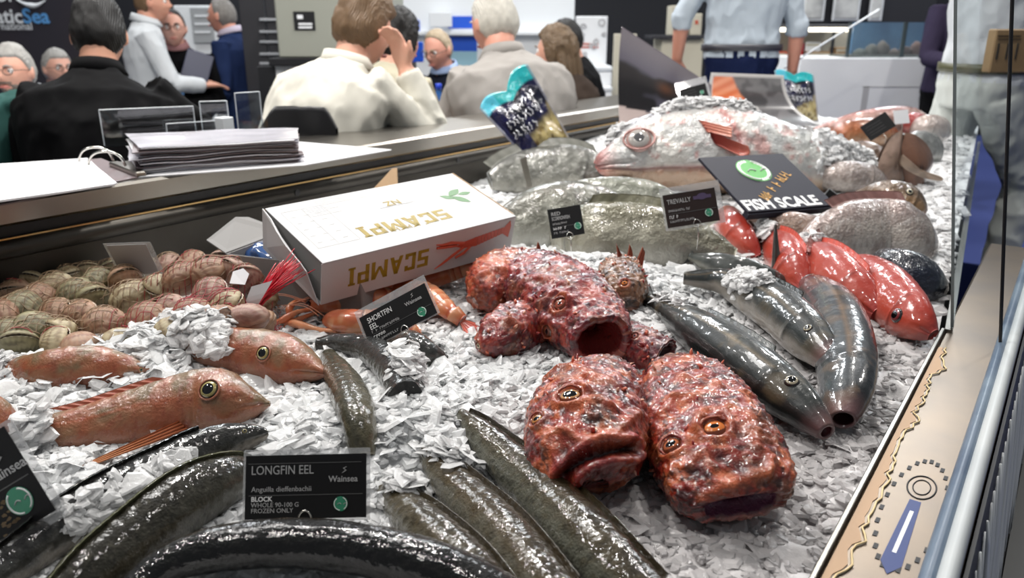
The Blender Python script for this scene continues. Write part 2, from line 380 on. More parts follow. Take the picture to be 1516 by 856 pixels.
# ================================================================== fish builders
def C(r, g=None, b=None):            # photo colour (0-255) -> linear
    c = V(r, g, b) / 255.0
    return np.where(c <= .04045, c / 12.92, ((c + .055) / 1.055) ** 2.4)
def mixc(a, b, w):
    w = np.asarray(w, float)[..., None]; return a * (1 - w) + b * w
M_fish = mat('wet_fish_skin', spec=.3, rough=.38, attr=True, coat=.9, coat_r=.05, bump=[('noise', 280, .45, .003), ('noise', 80, .3, .005)], coat_b=(150, .6), sss=.06, sss_s=.006)
M_slick = mat('smooth_fish_skin', spec=.3, rough=.34, attr=True, coat=.8, coat_r=.07, bump=[('noise', 60, .2, .005), ('noise', 260, .2, .002)], coat_b=(45, .35))
M_eel = mat('eel_skin', rough=.42, attr=True, spec=.1, coat=1.0, coat_r=.04, bump=[('noise', 380, .5, .003), ('noise', 120, .4, .005)], coat_b=(150, .35))
M_silver = mat('silver_fish_skin', rough=.28, metal=.15, attr=True, coat=.9, coat_r=.06, bump=[('voronoi', 190, .3, .003), ('noise', 26, .8, .016)], coat_b=(60, .9))
M_scorp = mat('rough_red_skin', spec=.25, rough=.34, attr=True, coat=1.0, coat_r=.045, bump=[('noise', 320, .6, .003), ('noise', 110, .5, .005)], coat_b=(120, .7), sss=.05, sss_s=.005)
M_eyeball = mat('fish_eye', rough=.08, attr=True, coat=1, coat_r=.02)
M_fin = mat('fish_fin', rough=.3, attr=True, coat=.5, coat_r=.1, bump=[('noise', 150, .3, .002)])

class Body:
    """lofted fish body; spine runs tail -> snout, sections are dorsal / ventral half heights and half width"""
    def __init__(s, spine, D, top, bot, wid, nu=70, nv=56, expo=2.0, head_dense=1.25):
        s.sp = np.asarray(spine, float); s.top, s.bot, s.wid, s.expo = top, bot, wid, expo
        s.nu, s.nv = nu, nv; s.u = 1 - (1 - np.linspace(0, 1, nu)) ** head_dense
        q = spline(s.sp, 160); L = np.r_[0, np.cumsum(np.linalg.norm(np.diff(q, axis=0), axis=1))]; s.len = L[-1]
        s.q, s.L = q, L / L[-1]
        D = np.asarray(D, float); s.D = D if D.ndim == 2 else np.stack([D, D])
    def frame(s, u):
        u = np.asarray(u, float); c = np.stack([np.interp(u, s.L, s.q[:, k]) for k in range(3)], -1)
        e = .01; hi = np.minimum(u + e, 1); lo = np.maximum(u - e, 0)
        T = nrm(np.stack([np.interp(hi, s.L, s.q[:, k]) - np.interp(lo, s.L, s.q[:, k]) for k in range(3)], -1))
        x = np.linspace(0, 1, len(s.D)); D = np.stack([np.interp(u, x, s.D[:, k]) for k in range(3)], -1)
        D = nrm(D - T * (D * T).sum(-1, keepdims=True)); return c, T, D, np.cross(T, D)
    def pt(s, u, a, k=1.0):
        u = np.asarray(u, float); a = np.asarray(a, float); c, T, D, S = s.frame(u)
        ca, sa = np.cos(a), np.sin(a); p = 2 / s.expo
        ca2, sa2 = np.sign(ca) * np.abs(ca) ** p, np.sign(sa) * np.abs(sa) ** p
        h = np.where(ca > 0, itp(s.top, u), itp(s.bot, u)) * ca2 * k; w = itp(s.wid, u) * sa2 * k
        return c + D * h[..., None] + S * w[..., None]
    def nor(s, u, a):
        e = .004; p = s.pt(u, a); du = s.pt(np.minimum(u + e, 1), a) - s.pt(np.maximum(u - e, 0), a); da = s.pt(u, a + .02) - s.pt(u, a - .02)
        n = nrm(np.cross(da, du)); c = s.frame(u)[0]
        sg = np.sign(((p - c) * n).sum(-1, keepdims=True)); return n * np.where(sg == 0, 1, sg)
    def build(s, name, m, parent, colf, disp=None, mouth=None, mcol=C(70, 25, 28), tint=.72):
        U, A = np.meshgrid(s.u, np.arange(s.nv) * 2 * math.pi / s.nv, indexing='ij')
        P = s.pt(U, A)
        P0 = P
        if disp is not None: P = P + s.nor(U, A) * np.asarray(disp(P, U, A))[..., None]
        col = colf(P0, U, A) * tint; rows = [P]; cols = [col]
        last = P[-1]; c = last.mean(0); T = s.frame(1.0)[1]; Tt = s.frame(np.array([1.0]))[1][0]
        if mouth:                    # (lip thickness, depth): turn the end ring inwards into an open mouth
            lip, dep = mouth
            for k, back in ((1 - lip * .5, -lip * .02), (1 - lip, .0), (1 - lip * 1.1, .25), (.6, .8), (.25, 1.0)):
                rows.append((c + (last - c) * k - Tt * dep * back)[None])
                cols.append(np.broadcast_to(mixc(col[-1], mcol, np.full(s.nv, 0.15 if back <= 0 else .9)), (1, s.nv, 3)))
        P = np.concatenate(rows); col = np.concatenate(cols); R = len(P)
        vs = P.reshape(-1, 3); f = grid_faces(R, s.nv, True)[:, ::-1].tolist()
        vs = np.vstack([vs, P[0].mean(0), P[-1].mean(0)]); n = R * s.nv
        f += [(n, (i + 1) % s.nv, i) for i in range(s.nv)] + [(n + 1, (R - 1) * s.nv + i, (R - 1) * s.nv + (i + 1) % s.nv) for i in range(s.nv)]
        cc = np.vstack([col.reshape(-1, 3), col[0, :1].reshape(1, 3), col[-1, :1].reshape(1, 3)])
        return mesh(name, vs, f, m, parent, np.clip(cc, 0, 1))

def eye(parent, p, n, r, iris=C(190, 160, 90), rim=C(60, 45, 35), pup=.5, pup_asp=1.0, sink=.45, outer=None, name='eye', axis=None, pupc=C(8, 8, 10)):
    """ball with rim, iris and pupil rings as colours, axis n"""
    n = nrm(n); R = basis(np.cross(n, V(.3, .2, 1)) if axis is None else axis, n)
    nr, na = 44, 40
    th = np.linspace(0, math.pi * .62, nr); ph = np.arange(na) * 2 * math.pi / na
    TH, PH = np.meshgrid(th, ph, indexing='ij')
    x = np.sin(TH) * np.cos(PH); y = np.sin(TH) * np.sin(PH); z = np.cos(TH) * .62
    vs = (np.stack([x, y, z], -1).reshape(-1, 3) * r) @ R.T + V(p) - n * r * sink * .6
    d = np.hypot(x / 1.0, y * pup_asp)
    col = np.where((d < pup)[..., None], pupc, np.where((d < .80)[..., None], iris, rim))
    col = np.where(((d >= pup) & (d < pup + .07))[..., None], iris * 1.25 + .03, col)
    if outer is not None: col = np.where((np.sin(TH) > .93)[..., None], outer, col)
    return mesh(name, vs, grid_faces(nr, na, True), M_eyeball, parent, np.clip(col.reshape(-1, 3), 0, 1))
def fin(name, parent, base, tips, colr, colt=None, m=None, nray=9, amp=.0012, thick=.0007, curl=0):
    """thin ribbed fin between a base line and a tip line (both point lists)"""
    nb = nray * 4; b = spline(base, nb); t = spline(tips, nb); k = 9; w = np.linspace(0, 1, k)[:, None, None]
    P = b[None] * (1 - w) + t[None] * w
    n = nrm(np.cross(t[nb // 2] - b[nb // 2], b[-1] - b[0] + 1e-6))
    rid = np.cos(np.arange(nb) / nb * nray * 2 * math.pi)[None, :, None]
    P = P + n * (rid * amp * (1 - .5 * w)) + n * curl * np.sin(w * math.pi)
    edge = (np.cos(np.arange(nb) / nb * nray * 2 * math.pi) * .5 + .5)[:, None]
    P[-1] = P[-1] + (P[-1] - P[-2]) * edge * .35
    colt = colr if colt is None else colt
    cc = mixc(colr, colt, np.broadcast_to(w[..., 0], (k, nb))) * (.88 + .12 * rid)
    vs = np.concatenate([(P + n * thick).reshape(-1, 3), (P - n * thick).reshape(-1, 3)]); f = grid_faces(k, nb); o = k * nb
    f = np.concatenate([f, f[:, ::-1] + o]).tolist()
    ring = [i for i in range(nb)] + [i * nb + nb - 1 for i in range(1, k)] + [(k - 1) * nb + i for i in range(nb - 2, -1, -1)] + [i * nb for i in range(k - 2, 0, -1)]
    f += [(a, b_, b_ + o, a + o) for a, b_ in zip(ring, ring[1:] + ring[:1])]
    return mesh(name, vs, f, m or M_fin, parent, np.vstack([cc.reshape(-1, 3)] * 2))
def find_ua(b, px, py):              # body coordinates of the surface point seen at a photo pixel
    U, A = np.meshgrid(np.linspace(.02, .99, 110), np.linspace(-math.pi, math.pi, 120), indexing='ij'); P = b.pt(U, A)
    if not hasattr(b, '_n'): b._n = b.nor(U, A)
    dz = P - V(0, 0, CAMZ); f = dz[..., 1] * CP - dz[..., 2] * SP; X = 758 + FPX * dz[..., 0] / f; Y = 428 - FPX * (dz[..., 1] * SP + dz[..., 2] * CP) / f
    d = np.hypot(X - px, Y - py) + 1e4 * ((b._n * dz).sum(-1) > 0); i = np.unravel_index(np.argmin(d), d.shape); return float(U[i]), float(A[i])
def scl(p): return FPX / ((V(p)[1]) * CP - (V(p)[2] - CAMZ) * SP)     # photo pixels per metre at a point
UPV = V(0, 0, 1)
def pix_spine(path):                 # [(px, py, metres above the ice)]
    return [G(px, py, up) for px, py, up in path]
# ------------------------------------------------------------------ gurnards
def gurnard_col(P, U, A):
    n = fbm(P, 45, 3, 4); h = np.cos(A)
    c = mixc(C(166, 112, 80), C(140, 116, 86), smooth01(-.1, .7, n + .5 * h - .2))
    c = mixc(c, C(170, 88, 56), smooth01(-.1, .9, -n + .3 * smooth01(.6, .8, U) - .5 * h) * .7)
    c = mixc(c, C(196, 146, 120), smooth01(-.45, -.95, h) * .75)
    line = np.exp(-((h - .12 - .05 * np.sin(U * 5)) / .05) ** 2) * (U < .62); c = mixc(c, C(190, 96, 62), line * .8)
    c = mixc(c, C(150, 70, 50), smooth01(.35, .8, fbm(P, 150, 2, 8)) * .6)
    gill = np.exp(-((U - .66 - .04 * np.cos(A * 2)) / .010) ** 2) * smooth01(-.9, -.2, -np.abs(h)); return mixc(c, C(140, 70, 50), gill * .6)
def gurnard(label, path, D, L_h, eye_px, eye_r=.0135, fins=True, side=1):
    sp = pix_spine(path); t = thing('gurnard', label, 'fish', tuple(sp[0]), 'gurnards on the ice')
    k = L_h
    b = Body(sp, D, [(0, .020 * k), (.2, .030 * k), (.5, .043 * k), (.68, .050 * k), (.79, .047 * k), (.88, .032 * k), (.95, .014 * k), (1, .003)],
             [(0, .018 * k), (.2, .030 * k), (.5, .041 * k), (.7, .048 * k), (.82, .045 * k), (.9, .03 * k), (.96, .014 * k), (1, .003)],
             [(0, .011 * k), (.2, .022 * k), (.5, .032 * k), (.7, .040 * k), (.82, .040 * k), (.92, .026 * k), (1, .004)], 80, 64, 2.25)
    eye_u, eye_a = find_ua(b, *eye_px)
    if eye_a < 0: eye_a, side = -eye_a, -1
    def disp(P, U, A):
        h = np.cos(A); d = .0010 * fbm(P, 130, 2, 3)
        d += .004 * np.exp(-((U - eye_u + .005) / .05) ** 2 - ((np.abs(A if side > 0 else 2 * math.pi - A) - eye_a) / .30) ** 2)   # orbit rim
        d -= .0028 * np.exp(-((h + .30 - (U - .9) * 1.2) / .06) ** 2) * smooth01(.86, .93, U)       # mouth crease
        d += .0015 * np.exp(-((U - .66) / .012) ** 2); return d
    b.build('body', M_fish, t, gurnard_col, disp, tint=.74)
    a = eye_a if side > 0 else 2 * math.pi - eye_a
    p, n = b.pt(V([eye_u]), V([a]))[0], b.nor(V([eye_u]), V([a]))[0]
    eye(t, p + n * .004, n, eye_r * k, C(150, 138, 84), C(60, 52, 36), .58, outer=C(150, 100, 72))
    v, f = tube_geo([p + n * .0035 + (np.cos(q) * basis(np.cross(n, UPV), n)[:, 0] + np.sin(q) * basis(np.cross(n, UPV), n)[:, 1]) * eye_r * k * 1.05 for q in np.arange(24) * math.pi / 12], .0015 * k, 8, True)
    mesh('eye_rim', v, f, M_fish, t, np.tile(C(150, 92, 68), (len(v), 1)))
    if fins:
        us = np.linspace(.14, .56, 7)
        base = [b.pt(V([u]), V([.12 * side]))[0] for u in us]; d0 = b.frame(us)[2]; Tt = b.frame(us)[1]
        tips = [p_ + d_ * .005 - T_ * .016 for p_, d_, T_ in zip(base, d0, Tt)]
        fin('dorsal_fin', t, base, tips, C(196, 100, 76), C(200, 118, 92))
    return t, b
AW = V(-.2, .98, 0)                  # away from the camera, roughly
g1, b1 = gurnard('large pinkish gurnard with orange feeler fin lying across the near left ice', [(38, 645, .020), (130, 634, .024), (215, 616, .028), (300, 600, .031), (350, 598, .030), (400, 598, .024)], AW * .62 + UPV * .78, 1.0, (310, 577), .0135)
u_ = b1.pt(V([.60]), V([2.2]))[0]
e0, e1 = G(112, 694, .006), G(200, 672, .016)
fin('pectoral_fin', g1, [u_ + V(.0, 0, .006), u_ + V(.012, .0, -.008)], [e0 + V(0, .004, 0), e0 + V(.006, -.004, 0)], C(214, 120, 76), C(222, 158, 110), nray=4, amp=.002, thick=.0015)
fin('belly_fin', g1, [b1.pt(V([.64]), V([2.45]))[0], b1.pt(V([.5]), V([2.4]))[0]], [G(255, 648, .012), G(232, 655, .008)], C(196, 150, 130), C(206, 160, 140), nray=5)
g2, b2 = gurnard('gurnard head poking out of the ice beside the shortfin eel label', [(240, 492, .0), (300, 508, .016), (355, 522, .030), (420, 534, .032), (485, 554, .022)], AW * .6 + UPV * .8, .86, (392, 525), .0135, fins=False)
g3, b3 = gurnard('gurnard half buried in ice in front of the clams', [(-30, 562, -.006), (60, 552, .004), (120, 547, .006), (175, 546, .004), (230, 548, -.012)], AW * .5 + UPV * .87, .72, (208, 548), .005, fins=False)
g4, b4 = gurnard('orange gurnard snout cut off by the left picture edge', [(-190, 700, .02), (-120, 670, .02), (-60, 640, .024), (-20, 625, .024), (9, 612, .018)], AW * .6 + UPV * .8, .95, (-40, 612), .012, fins=False)

# ------------------------------------------------------------------ eels
b_eels = []
def eel(label, path, w, cols, D=None, head=False, tailw=.3, name='eel', group='eels on the ice', fin_on=True, finc=None, flat=.92, endw=.9):
    sp = pix_spine(path); t = thing(name, label, 'eel', tuple(sp[0]), group)
    back, side_, belly = cols
    if head: prof = [(0, tailw), (.15, .75), (.4, 1), (.7, .98), (.85, .86), (.93, .62), (.98, .34), (1, .12)]
    else: prof = [(0, tailw), (.12, .62), (.35, .9), (.7, 1), (1, endw)]
    top = [(u, w * k) for u, k in prof]; wid = [(u, w * flat * k) for u, k in prof]
    D = UPV * .9 + AW * .3 if D is None else D
    b = Body(sp, D, top, top, wid, 90, 40, 2.0, 1.0)
    def colf(P, U, A):
        h = np.cos(A); n = fbm(P, 70, 3, 2); m = fbm(P, 260, 2, 6)
        c = mixc(side_, back, smooth01(.15, .75, h + .22 * n)); c = mixc(c, belly, smooth01(.12, -.55, h + .2 * n))
        c = mixc(c, back * .5, smooth01(.25, .7, m) * .6); return mixc(c, side_ * 1.5 + .02, smooth01(.3, .75, -m) * .5)
    def disp(P, U, A):
        d = .0009 * fbm(P, 160, 2, 4)
        if head: d = d - .0025 * np.exp(-((np.cos(A) + .1) / .08) ** 2) * smooth01(.88, .94, U)
        return d
    b.build('body', M_eel, t, colf, disp, tint=.40)
    b_eels.append(b)
    if fin_on:
        us = np.linspace(.02, .8 if head else .98, 24); base = [b.pt(V([u]), V([0.0]))[0] for u in us]; d0 = b.frame(us)[2]
        tips = [p + d * .0045 + s_ * .003 for p, d, s_ in zip(base, d0, b.frame(us)[3])]
        fin('dorsal_fin', t, base, tips, finc if finc is not None else back * .8, None, M_eel, nray=26, amp=.0003, thick=.0010)
    if head:
        for a in (.95, 2 * math.pi - .95):
            p, n = b.pt(V([.935]), V([a]))[0], b.nor(V([.935]), V([a]))[0]
            eye(t, p, n, .0035, C(120, 110, 70), C(40, 40, 40), .5)
    return t, b
EG = (C(66, 60, 52), C(120, 110, 88), C(165, 160, 145))
eel('olive grey eel with its pointed snout by the big gurnard', [(-80, 905, .02), (60, 802, .028), (150, 745, .030), (235, 700, .032), (310, 664, .030), (397, 640, .022)], .030, (C(36, 35, 34), C(84, 84, 80), C(190, 180, 165)), head=True, tailw=.95)
eel('thick grey eel ending behind the longfin eel label', [(20, 960, .02), (110, 870, .03), (195, 802, .034), (275, 742, .034), (335, 712, .032), (372, 705, .02)], .036, (C(56, 52, 40), C(98, 94, 80), C(130, 128, 116)), tailw=.95, finc=C(92, 92, 66), endw=.55)
eel('glossy black eel curving along the bottom of the picture', [(110, 985, .02), (172, 900, .028), (245, 838, .036), (330, 812, .040), (430, 804, .040), (530, 813, .040), (640, 840, .038), (740, 888, .034), (820, 955, .03)], .0275, (C(12, 11, 11), C(26, 23, 18), C(110, 84, 46)), D=UPV * .35 - AW * .9, tailw=.9, fin_on=False)
eel('long brown eel with its tail tip up beside the red fish head', [(682, 612, .012), (735, 668, .022), (800, 730, .028), (868, 800, .030), (960, 900, .03)], .033, (C(62, 52, 34), C(104, 92, 66), C(150, 150, 134)), D=UPV * .6 + V(.8, .3, 0), tailw=.22)
eel('middle brown eel between two others right of the ice heap', [(628, 668, .006), (690, 738, .022), (745, 795, .026), (830, 900, .028)], .030, (C(72, 60, 40), C(112, 96, 68), C(150, 146, 130)), D=UPV * .6 + V(.8, .3, 0), tailw=.3)
eel('short stretch of brown eel just right of the longfin eel label', [(570, 728, .004), (630, 785, .02), (690, 845, .024), (750, 920, .024)], .029, (C(72, 62, 42), C(110, 98, 72), C(150, 146, 130)), D=UPV * .6 + V(.8, .3, 0), tailw=.4)
# shortfin eels under their label
eel('dark grey shortfin eel folded beneath its label', [(470, 510, .012), (505, 508, .022), (548, 520, .028), (585, 548, .026), (600, 590, .004)], .028, (C(62, 64, 64), C(88, 90, 88), C(110, 110, 104)), D=UPV * .8 + V(.5, .3, 0), tailw=.4, fin_on=False)
eel('grey shortfin eel end sticking out right of its label', [(560, 500, .02), (595, 508, .026), (625, 522, .024), (660, 535, .006)], .027, (C(70, 72, 70), C(98, 99, 95), C(120, 118, 108)), D=UPV * .8 + V(.5, .3, 0), tailw=.8, fin_on=False, endw=.35)
eel('olive shortfin eel running from the label down into the ice', [(487, 528, .008), (510, 570, .018), (530, 620, .020), (538, 680, .004)], .028, (C(96, 92, 72), C(122, 114, 88), C(150, 146, 128)), D=UPV * .7 - V(.7, .2, 0), tailw=.5, fin_on=False, endw=.6)
# ------------------------------------------------------------------ red scorpionfish
def scorp_col(tone):
    base, hi, lo, dark = tone
    def f(P, U, A):
        n = fbm(P, 48, 3, 12); m = fbm(P, 170, 3, 5); w = worley(P, 85, 4); h = np.cos(A)
        c = mixc(base, hi, smooth01(.0, .55, n + .25 * m)); c = mixc(c, lo, smooth01(.0, .5, -n + .2 * m)); c = mixc(c, C(120, 88, 52), smooth01(.25, .6, fbm(P, 30, 3, 41)) * .45)
        c = mixc(c, dark, smooth01(.15, .5, m - .25 * n) * .85)
        c = mixc(c, C(226, 150, 118), smooth01(.30, .12, w) * smooth01(-.2, .3, m) * .65)
        c = mixc(c, C(205, 130, 112), smooth01(-.55, -.95, h) * .35); return c
    return f
def scorpion(label, spine, D, top, bot, wid, tone, eyes, mouth=None, crease=(), ridges=(), pits=(), expo=2.4, nu=150, nv=140, rough=1.0, spines=34, seed=1, pect=None, name='scorpionfish', mcol=C(96, 34, 44), group='red scorpionfish heads', lipc=C(196, 92, 84)):
    """eyes, crease lines (mouth), ridges and pits are given by the photo pixel they show at"""
    t = thing(name, label, 'fish', tuple(spine[0]), group)
    b = Body(spine, D, top, bot, wid, nu, nv, expo, 1.15)
    ev = []
    for (px, py, r, iris, pup) in eyes: u, a = find_ua(b, px, py); ev.append((u, a, r, iris, pup, b.pt(V([u]), V([a]))[0], b.nor(V([u]), V([a]))[0]))
    def onpix(pl): return spline([b.pt(V([q[0]]), V([q[1]]))[0] for q in (find_ua(b, *p) for p in pl)], 60)
    cr = [(onpix(pl), dep, wd, nrm(b.frame(V([1.0]))[1][0])) for pl, dep, wd in crease]
    rg = [(onpix(pl), h, wd) for pl, h, wd in ridges]; pt_ = [(onpix([p, p])[0], h, wd) for p, h, wd in pits]
    def pdist(P, L):
        sh = P.shape[:-1]; Q = P.reshape(-1, 3); d = np.full(len(Q), 9.0); k = np.zeros(len(Q), int)
        for i, l in enumerate(L):
            e = np.linalg.norm(Q - l, axis=1); m = e < d; d[m] = e[m]; k[m] = i
        return d.reshape(sh), (Q - L[k]).reshape(*sh, 3)
    def disp(P, U, A):
        d = rough * (.0026 * fbm(P, 70, 3, seed) + .0034 * (.45 - worley(P, 90, seed + 3)) + .0016 * fbm(P, 230, 2, seed + 7))
        calm = np.ones_like(U)
        for (L, dep, wd, T) in cr:
            e, vec = pdist(P, L); sd = (vec * T).sum(-1); calm = np.minimum(calm, .25 + .75 * smooth01(.4 * wd, 3 * wd, e))
            d = d - dep * np.exp(-(e / (wd * .55)) ** 2) + dep * .75 * np.exp(-((e - 1.7 * wd) / (wd * .9)) ** 2) * np.where(sd > 0, 1.15, .85)
        for (L, h, wd) in rg: d = d + h * np.exp(-(pdist(P, L)[0] / wd) ** 2)
        for (p, h, wd) in pt_: d = d + h * np.exp(-(np.linalg.norm(P - p, axis=-1) / wd) ** 2)
        for (u, a, r, iris, pup, p, n) in ev:
            q = np.linalg.norm(P - p, axis=-1) / r; d = d * (1 - .8 * np.exp(-(q / 1.2) ** 2)) + r * (.50 * np.exp(-((q - 1.35) / .38) ** 2) - .42 * np.exp(-(q / .95) ** 2))
        return d * calm if not cr else d
    cf = scorp_col(tone)
    def colf(P, U, A):
        c = cf(P, U, A)
        for (L, dep, wd, T) in cr:
            e, vec = pdist(P, L); sd = (vec * T).sum(-1); c = mixc(c, lipc, np.exp(-((e - 1.9 * wd) / (1.1 * wd)) ** 2) * .55 * (sd > -1)); c = mixc(c, mcol * .35, np.exp(-(e / (wd * .85)) ** 2) * .97)
            c = mixc(c, lipc * .75, smooth01(1.5 * wd, 5 * wd, e) * (sd > 0) * smooth01(9 * wd, 4 * wd, e) * .35)
        for (L, h, wd) in rg: c = mixc(c, tone[1] * 1.05, np.exp(-(pdist(P, L)[0] / wd) ** 2) * .5)
        for (p, h, wd) in pt_: c = mixc(c, C(34, 18, 20) if h < 0 else tone[1], np.exp(-(np.linalg.norm(P - p, axis=-1) / wd) ** 2) * .8)
        for (u, a, r, iris, pup, p, n) in ev:
            q = np.linalg.norm(P - p, axis=-1) / r; c = mixc(c, mixc(C(206, 110, 66), C(150, 50, 38), smooth01(-.3, .3, fbm(P, 120, 2, 4))), np.exp(-((q - 1.3) / .45) ** 2) * .7)
        w = worley(P, 190, seed + 2); c = mixc(c, C(232, 190, 176), smooth01(.16, .08, w) * .55); return c
    b.build('head', M_scorp, t, colf, disp, mouth, mcol, tint=.74)
    for (u, a, r, iris, pup, p, n) in ev:
        T = b.frame(V([u]))[1][0]; n = nrm(n + .35 * nrm(V(0, 0, CAMZ) - p)); ax = nrm(np.cross(n, T))
        eye(t, p + n * r * .02, n, r, iris, C(100, 50, 28), pup, 1.7, outer=C(170, 70, 46), axis=ax)
        ring = basis(ax, n)
        v, f = tube_geo([p + n * r * (.16 + .12 * math.sin(q)) + (np.cos(q) * ring[:, 0] * 1.16 + np.sin(q) * ring[:, 1]) * r for q in np.arange(28) * math.pi / 14], .12 * r, 8, True)
        v = v + .0012 * vnoise(v, 260, 2)[:, None]
        mesh('eyelid', v, f, M_scorp, t, mixc(C(160, 80, 54), C(120, 42, 34), smooth01(-.4, .4, vnoise(v, 160, 3))))
    if spines:                                           # skin flaps and head spines
        g = np.random.default_rng(seed); m_ = MB()
        for _ in range(spines):
            u, a = g.uniform(.12, .93), g.uniform(-1.9, 1.9); p, n = b.pt(V([u]), V([a]))[0], b.nor(V([u]), V([a]))[0]
            d = nrm(n * .6 - b.frame(V([u]))[1][0] * g.uniform(.1, 1.0) + g.normal(0, .4, 3)); l = g.uniform(.003, .009); k = g.uniform(.0010, .0022)
            cl = (C(206, 110, 84), C(150, 50, 44), C(214, 160, 136))[g.integers(3)]
            m_.tube([p - n * .002, p + d * l * .5 + n * .001, p + d * l + g.normal(0, .0012, 3)], [k * 1.6, k * 1.1, k * .3], 6, col=cl)
        tag(m_.build('skin_flaps', M_scorp, t, True, True), kind='stuff')
    return t, b
TR = (C(166, 56, 38), C(210, 112, 70), C(122, 32, 30), C(56, 26, 26))
TO = (C(190, 84, 60), C(214, 118, 80), C(160, 62, 50), C(104, 46, 42))
TP = (C(150, 48, 50), C(184, 84, 72), C(108, 30, 42), C(64, 26, 38))
# front pair of heads
sA = [G(882, 566, .03), G(876, 600, .046), G(868, 645, .052), G(862, 690, .046), G(864, 722, .032)]
T_A, _ = scorpion('bright red scorpionfish head with a closed frowning mouth at the end of the brown eel', sA, V(-.30, -.30, .9),
    [(0, .040), (.25, .058), (.5, .064), (.7, .062), (.85, .052), (.94, .038), (1, .018)], [(0, .05), (.25, .06), (.5, .062), (.7, .058), (.87, .048), (.95, .036), (1, .018)],
    [(0, .052), (.2, .070), (.5, .078), (.7, .076), (.87, .066), (.95, .052), (1, .030)], TR,
    [(846, 588, .0145, C(196, 150, 104), .62), (797, 622, .009, C(190, 130, 70), .5)],
    crease=[([(834, 708), (848, 694), (868, 681), (895, 671), (918, 666), (936, 664)], .016, .0065)], mcol=C(120, 24, 30), lipc=C(186, 60, 56),
    ridges=[([(830, 572), (850, 568), (872, 580)], .008, .006), ([(868, 600), (884, 590), (900, 600)], .008, .007), ([(835, 640), (870, 650), (910, 642), (944, 612)], .006, .006), ([(806, 660), (820, 640), (850, 632)], .005, .006), ([(800, 545), (840, 545), (880, 560)], .006, .008)],
    pits=[((838, 672), -.006, .006), ((866, 585), -.006, .007), ((820, 660), .004, .008), ((905, 565), .006, .010), ((882, 620), -.004, .009)], seed=3)
sB = [G(1004, 552, .02), G(1022, 598, .044), G(1050, 652, .052), G(1078, 706, .050), G(1097, 742, .050)]
T_B, _ = scorpion('red brown scorpionfish head with a wide purple mouth nearest the steel ledge', sB, V(-.12, -.22, .95),
    [(0, .03), (.2, .048), (.45, .056), (.65, .050), (.85, .038), (.95, .026), (1, .010)], [(0, .04), (.3, .05), (.6, .052), (.85, .048), (.95, .040), (1, .026)],
    [(0, .045), (.2, .064), (.45, .078), (.65, .080), (.85, .074), (.95, .068), (1, .054)], TR,
    [(1057, 636, .0145, C(206, 120, 60), .36), (996, 660, .012, C(170, 96, 60), .55)], mcol=C(104, 58, 84), lipc=C(150, 86, 96), mouth=(.24, .022),
    ridges=[([(1028, 640), (1040, 612), (1064, 612), (1082, 632)], .008, .007), ([(1040, 735), (1075, 722), (1110, 710), (1138, 700)], .005, .008), ([(1143, 680), (1136, 704)], .008, .005), ([(1020, 690), (1040, 672), (1050, 690)], .006, .006), ([(980, 610), (1000, 590), (1030, 585)], .006, .009), ([(1080, 600), (1110, 620), (1120, 660)], .006, .010)],
    pits=[((1068, 675), -.007, .010), ((1028, 700), -.005, .009), ((1095, 690), -.005, .010), ((1072, 715), .005, .008), ((1010, 560), .007, .010), ((1060, 570), .006, .010)], seed=8)
# back group
sC = [G(752, 405, .04), G(790, 418, .060), G(835, 446, .068), G(872, 480, .060), G(890, 506, .048)]
T_C, _ = scorpion('purple red scorpionfish with gaping round mouth on top of the back pile', sC, V(-.05, -.25, .95),
    [(0, .045), (.25, .060), (.5, .064), (.75, .058), (.92, .048), (1, .044)], [(0, .05), (.3, .058), (.6, .06), (.85, .055), (1, .046)],
    [(0, .060), (.3, .078), (.6, .082), (.85, .066), (1, .050)], TP,
    [(829, 450, .012, C(150, 76, 60), .3), (812, 490, .011, C(110, 56, 40), .45)], mouth=(.24, .07), mcol=C(150, 66, 64), expo=2.2,
    ridges=[([(806, 448), (826, 432), (848, 446)], .008, .007), ([(790, 480), (806, 470), (826, 480)], .007, .007), ([(770, 420), (800, 410), (830, 418)], .005, .008)], pits=[((845, 480), -.005, .010), ((850, 440), .005, .010)], seed=14)
sD = [G(775, 402, .035), G(752, 412, .048), G(725, 430, .050), G(700, 447, .036)]
T_D, _ = scorpion('orange scorpionfish behind the scampi box facing left', sD, V(-.1, .1, .98),
    [(0, .05), (.3, .058), (.6, .052), (.85, .036), (1, .012)], [(0, .05), (.4, .05), (.85, .036), (1, .012)], [(0, .055), (.4, .07), (.8, .052), (1, .016)], TO,
    [(697, 437, .007, C(206, 180, 150), .55)], ridges=[([(706, 412), (730, 400), (752, 404)], .008, .009)], nu=100, nv=96, seed=21)
sE = [G(800, 475, .025), G(770, 485, .032), G(735, 500, .032), G(706, 512, .022)]
T_E, _ = scorpion('small dark red scorpionfish head below the orange one', sE, V(-.1, -.1, .98),
    [(0, .042), (.3, .046), (.6, .040), (.85, .028), (1, .010)], [(0, .04), (.4, .04), (.85, .03), (1, .012)], [(0, .045), (.4, .052), (.8, .044), (1, .016)], (C(150, 50, 42), C(184, 82, 56), C(112, 34, 38), C(70, 30, 32)),
    [(709, 512, .006, C(220, 200, 170), .4)], ridges=[([(720, 480), (745, 474), (770, 480)], .006, .008)], nu=90, nv=90, seed=25)
sF = [G(905, 500, .008), G(930, 510, .018), G(958, 520, .022), G(985, 528, .016)]
T_F, _ = scorpion('dark red scorpionfish buried in ice between the two back heads', sF, V(0, -.2, .97),
    [(0, .03), (.4, .036), (.8, .030), (1, .024)], [(0, .03), (.5, .034), (1, .028)], [(0, .034), (.5, .042), (1, .036)], TP,
    [(940, 498, .007, C(150, 60, 50), .4)], mouth=(.2, .03), mcol=C(60, 20, 26), nu=80, nv=80, seed=31)
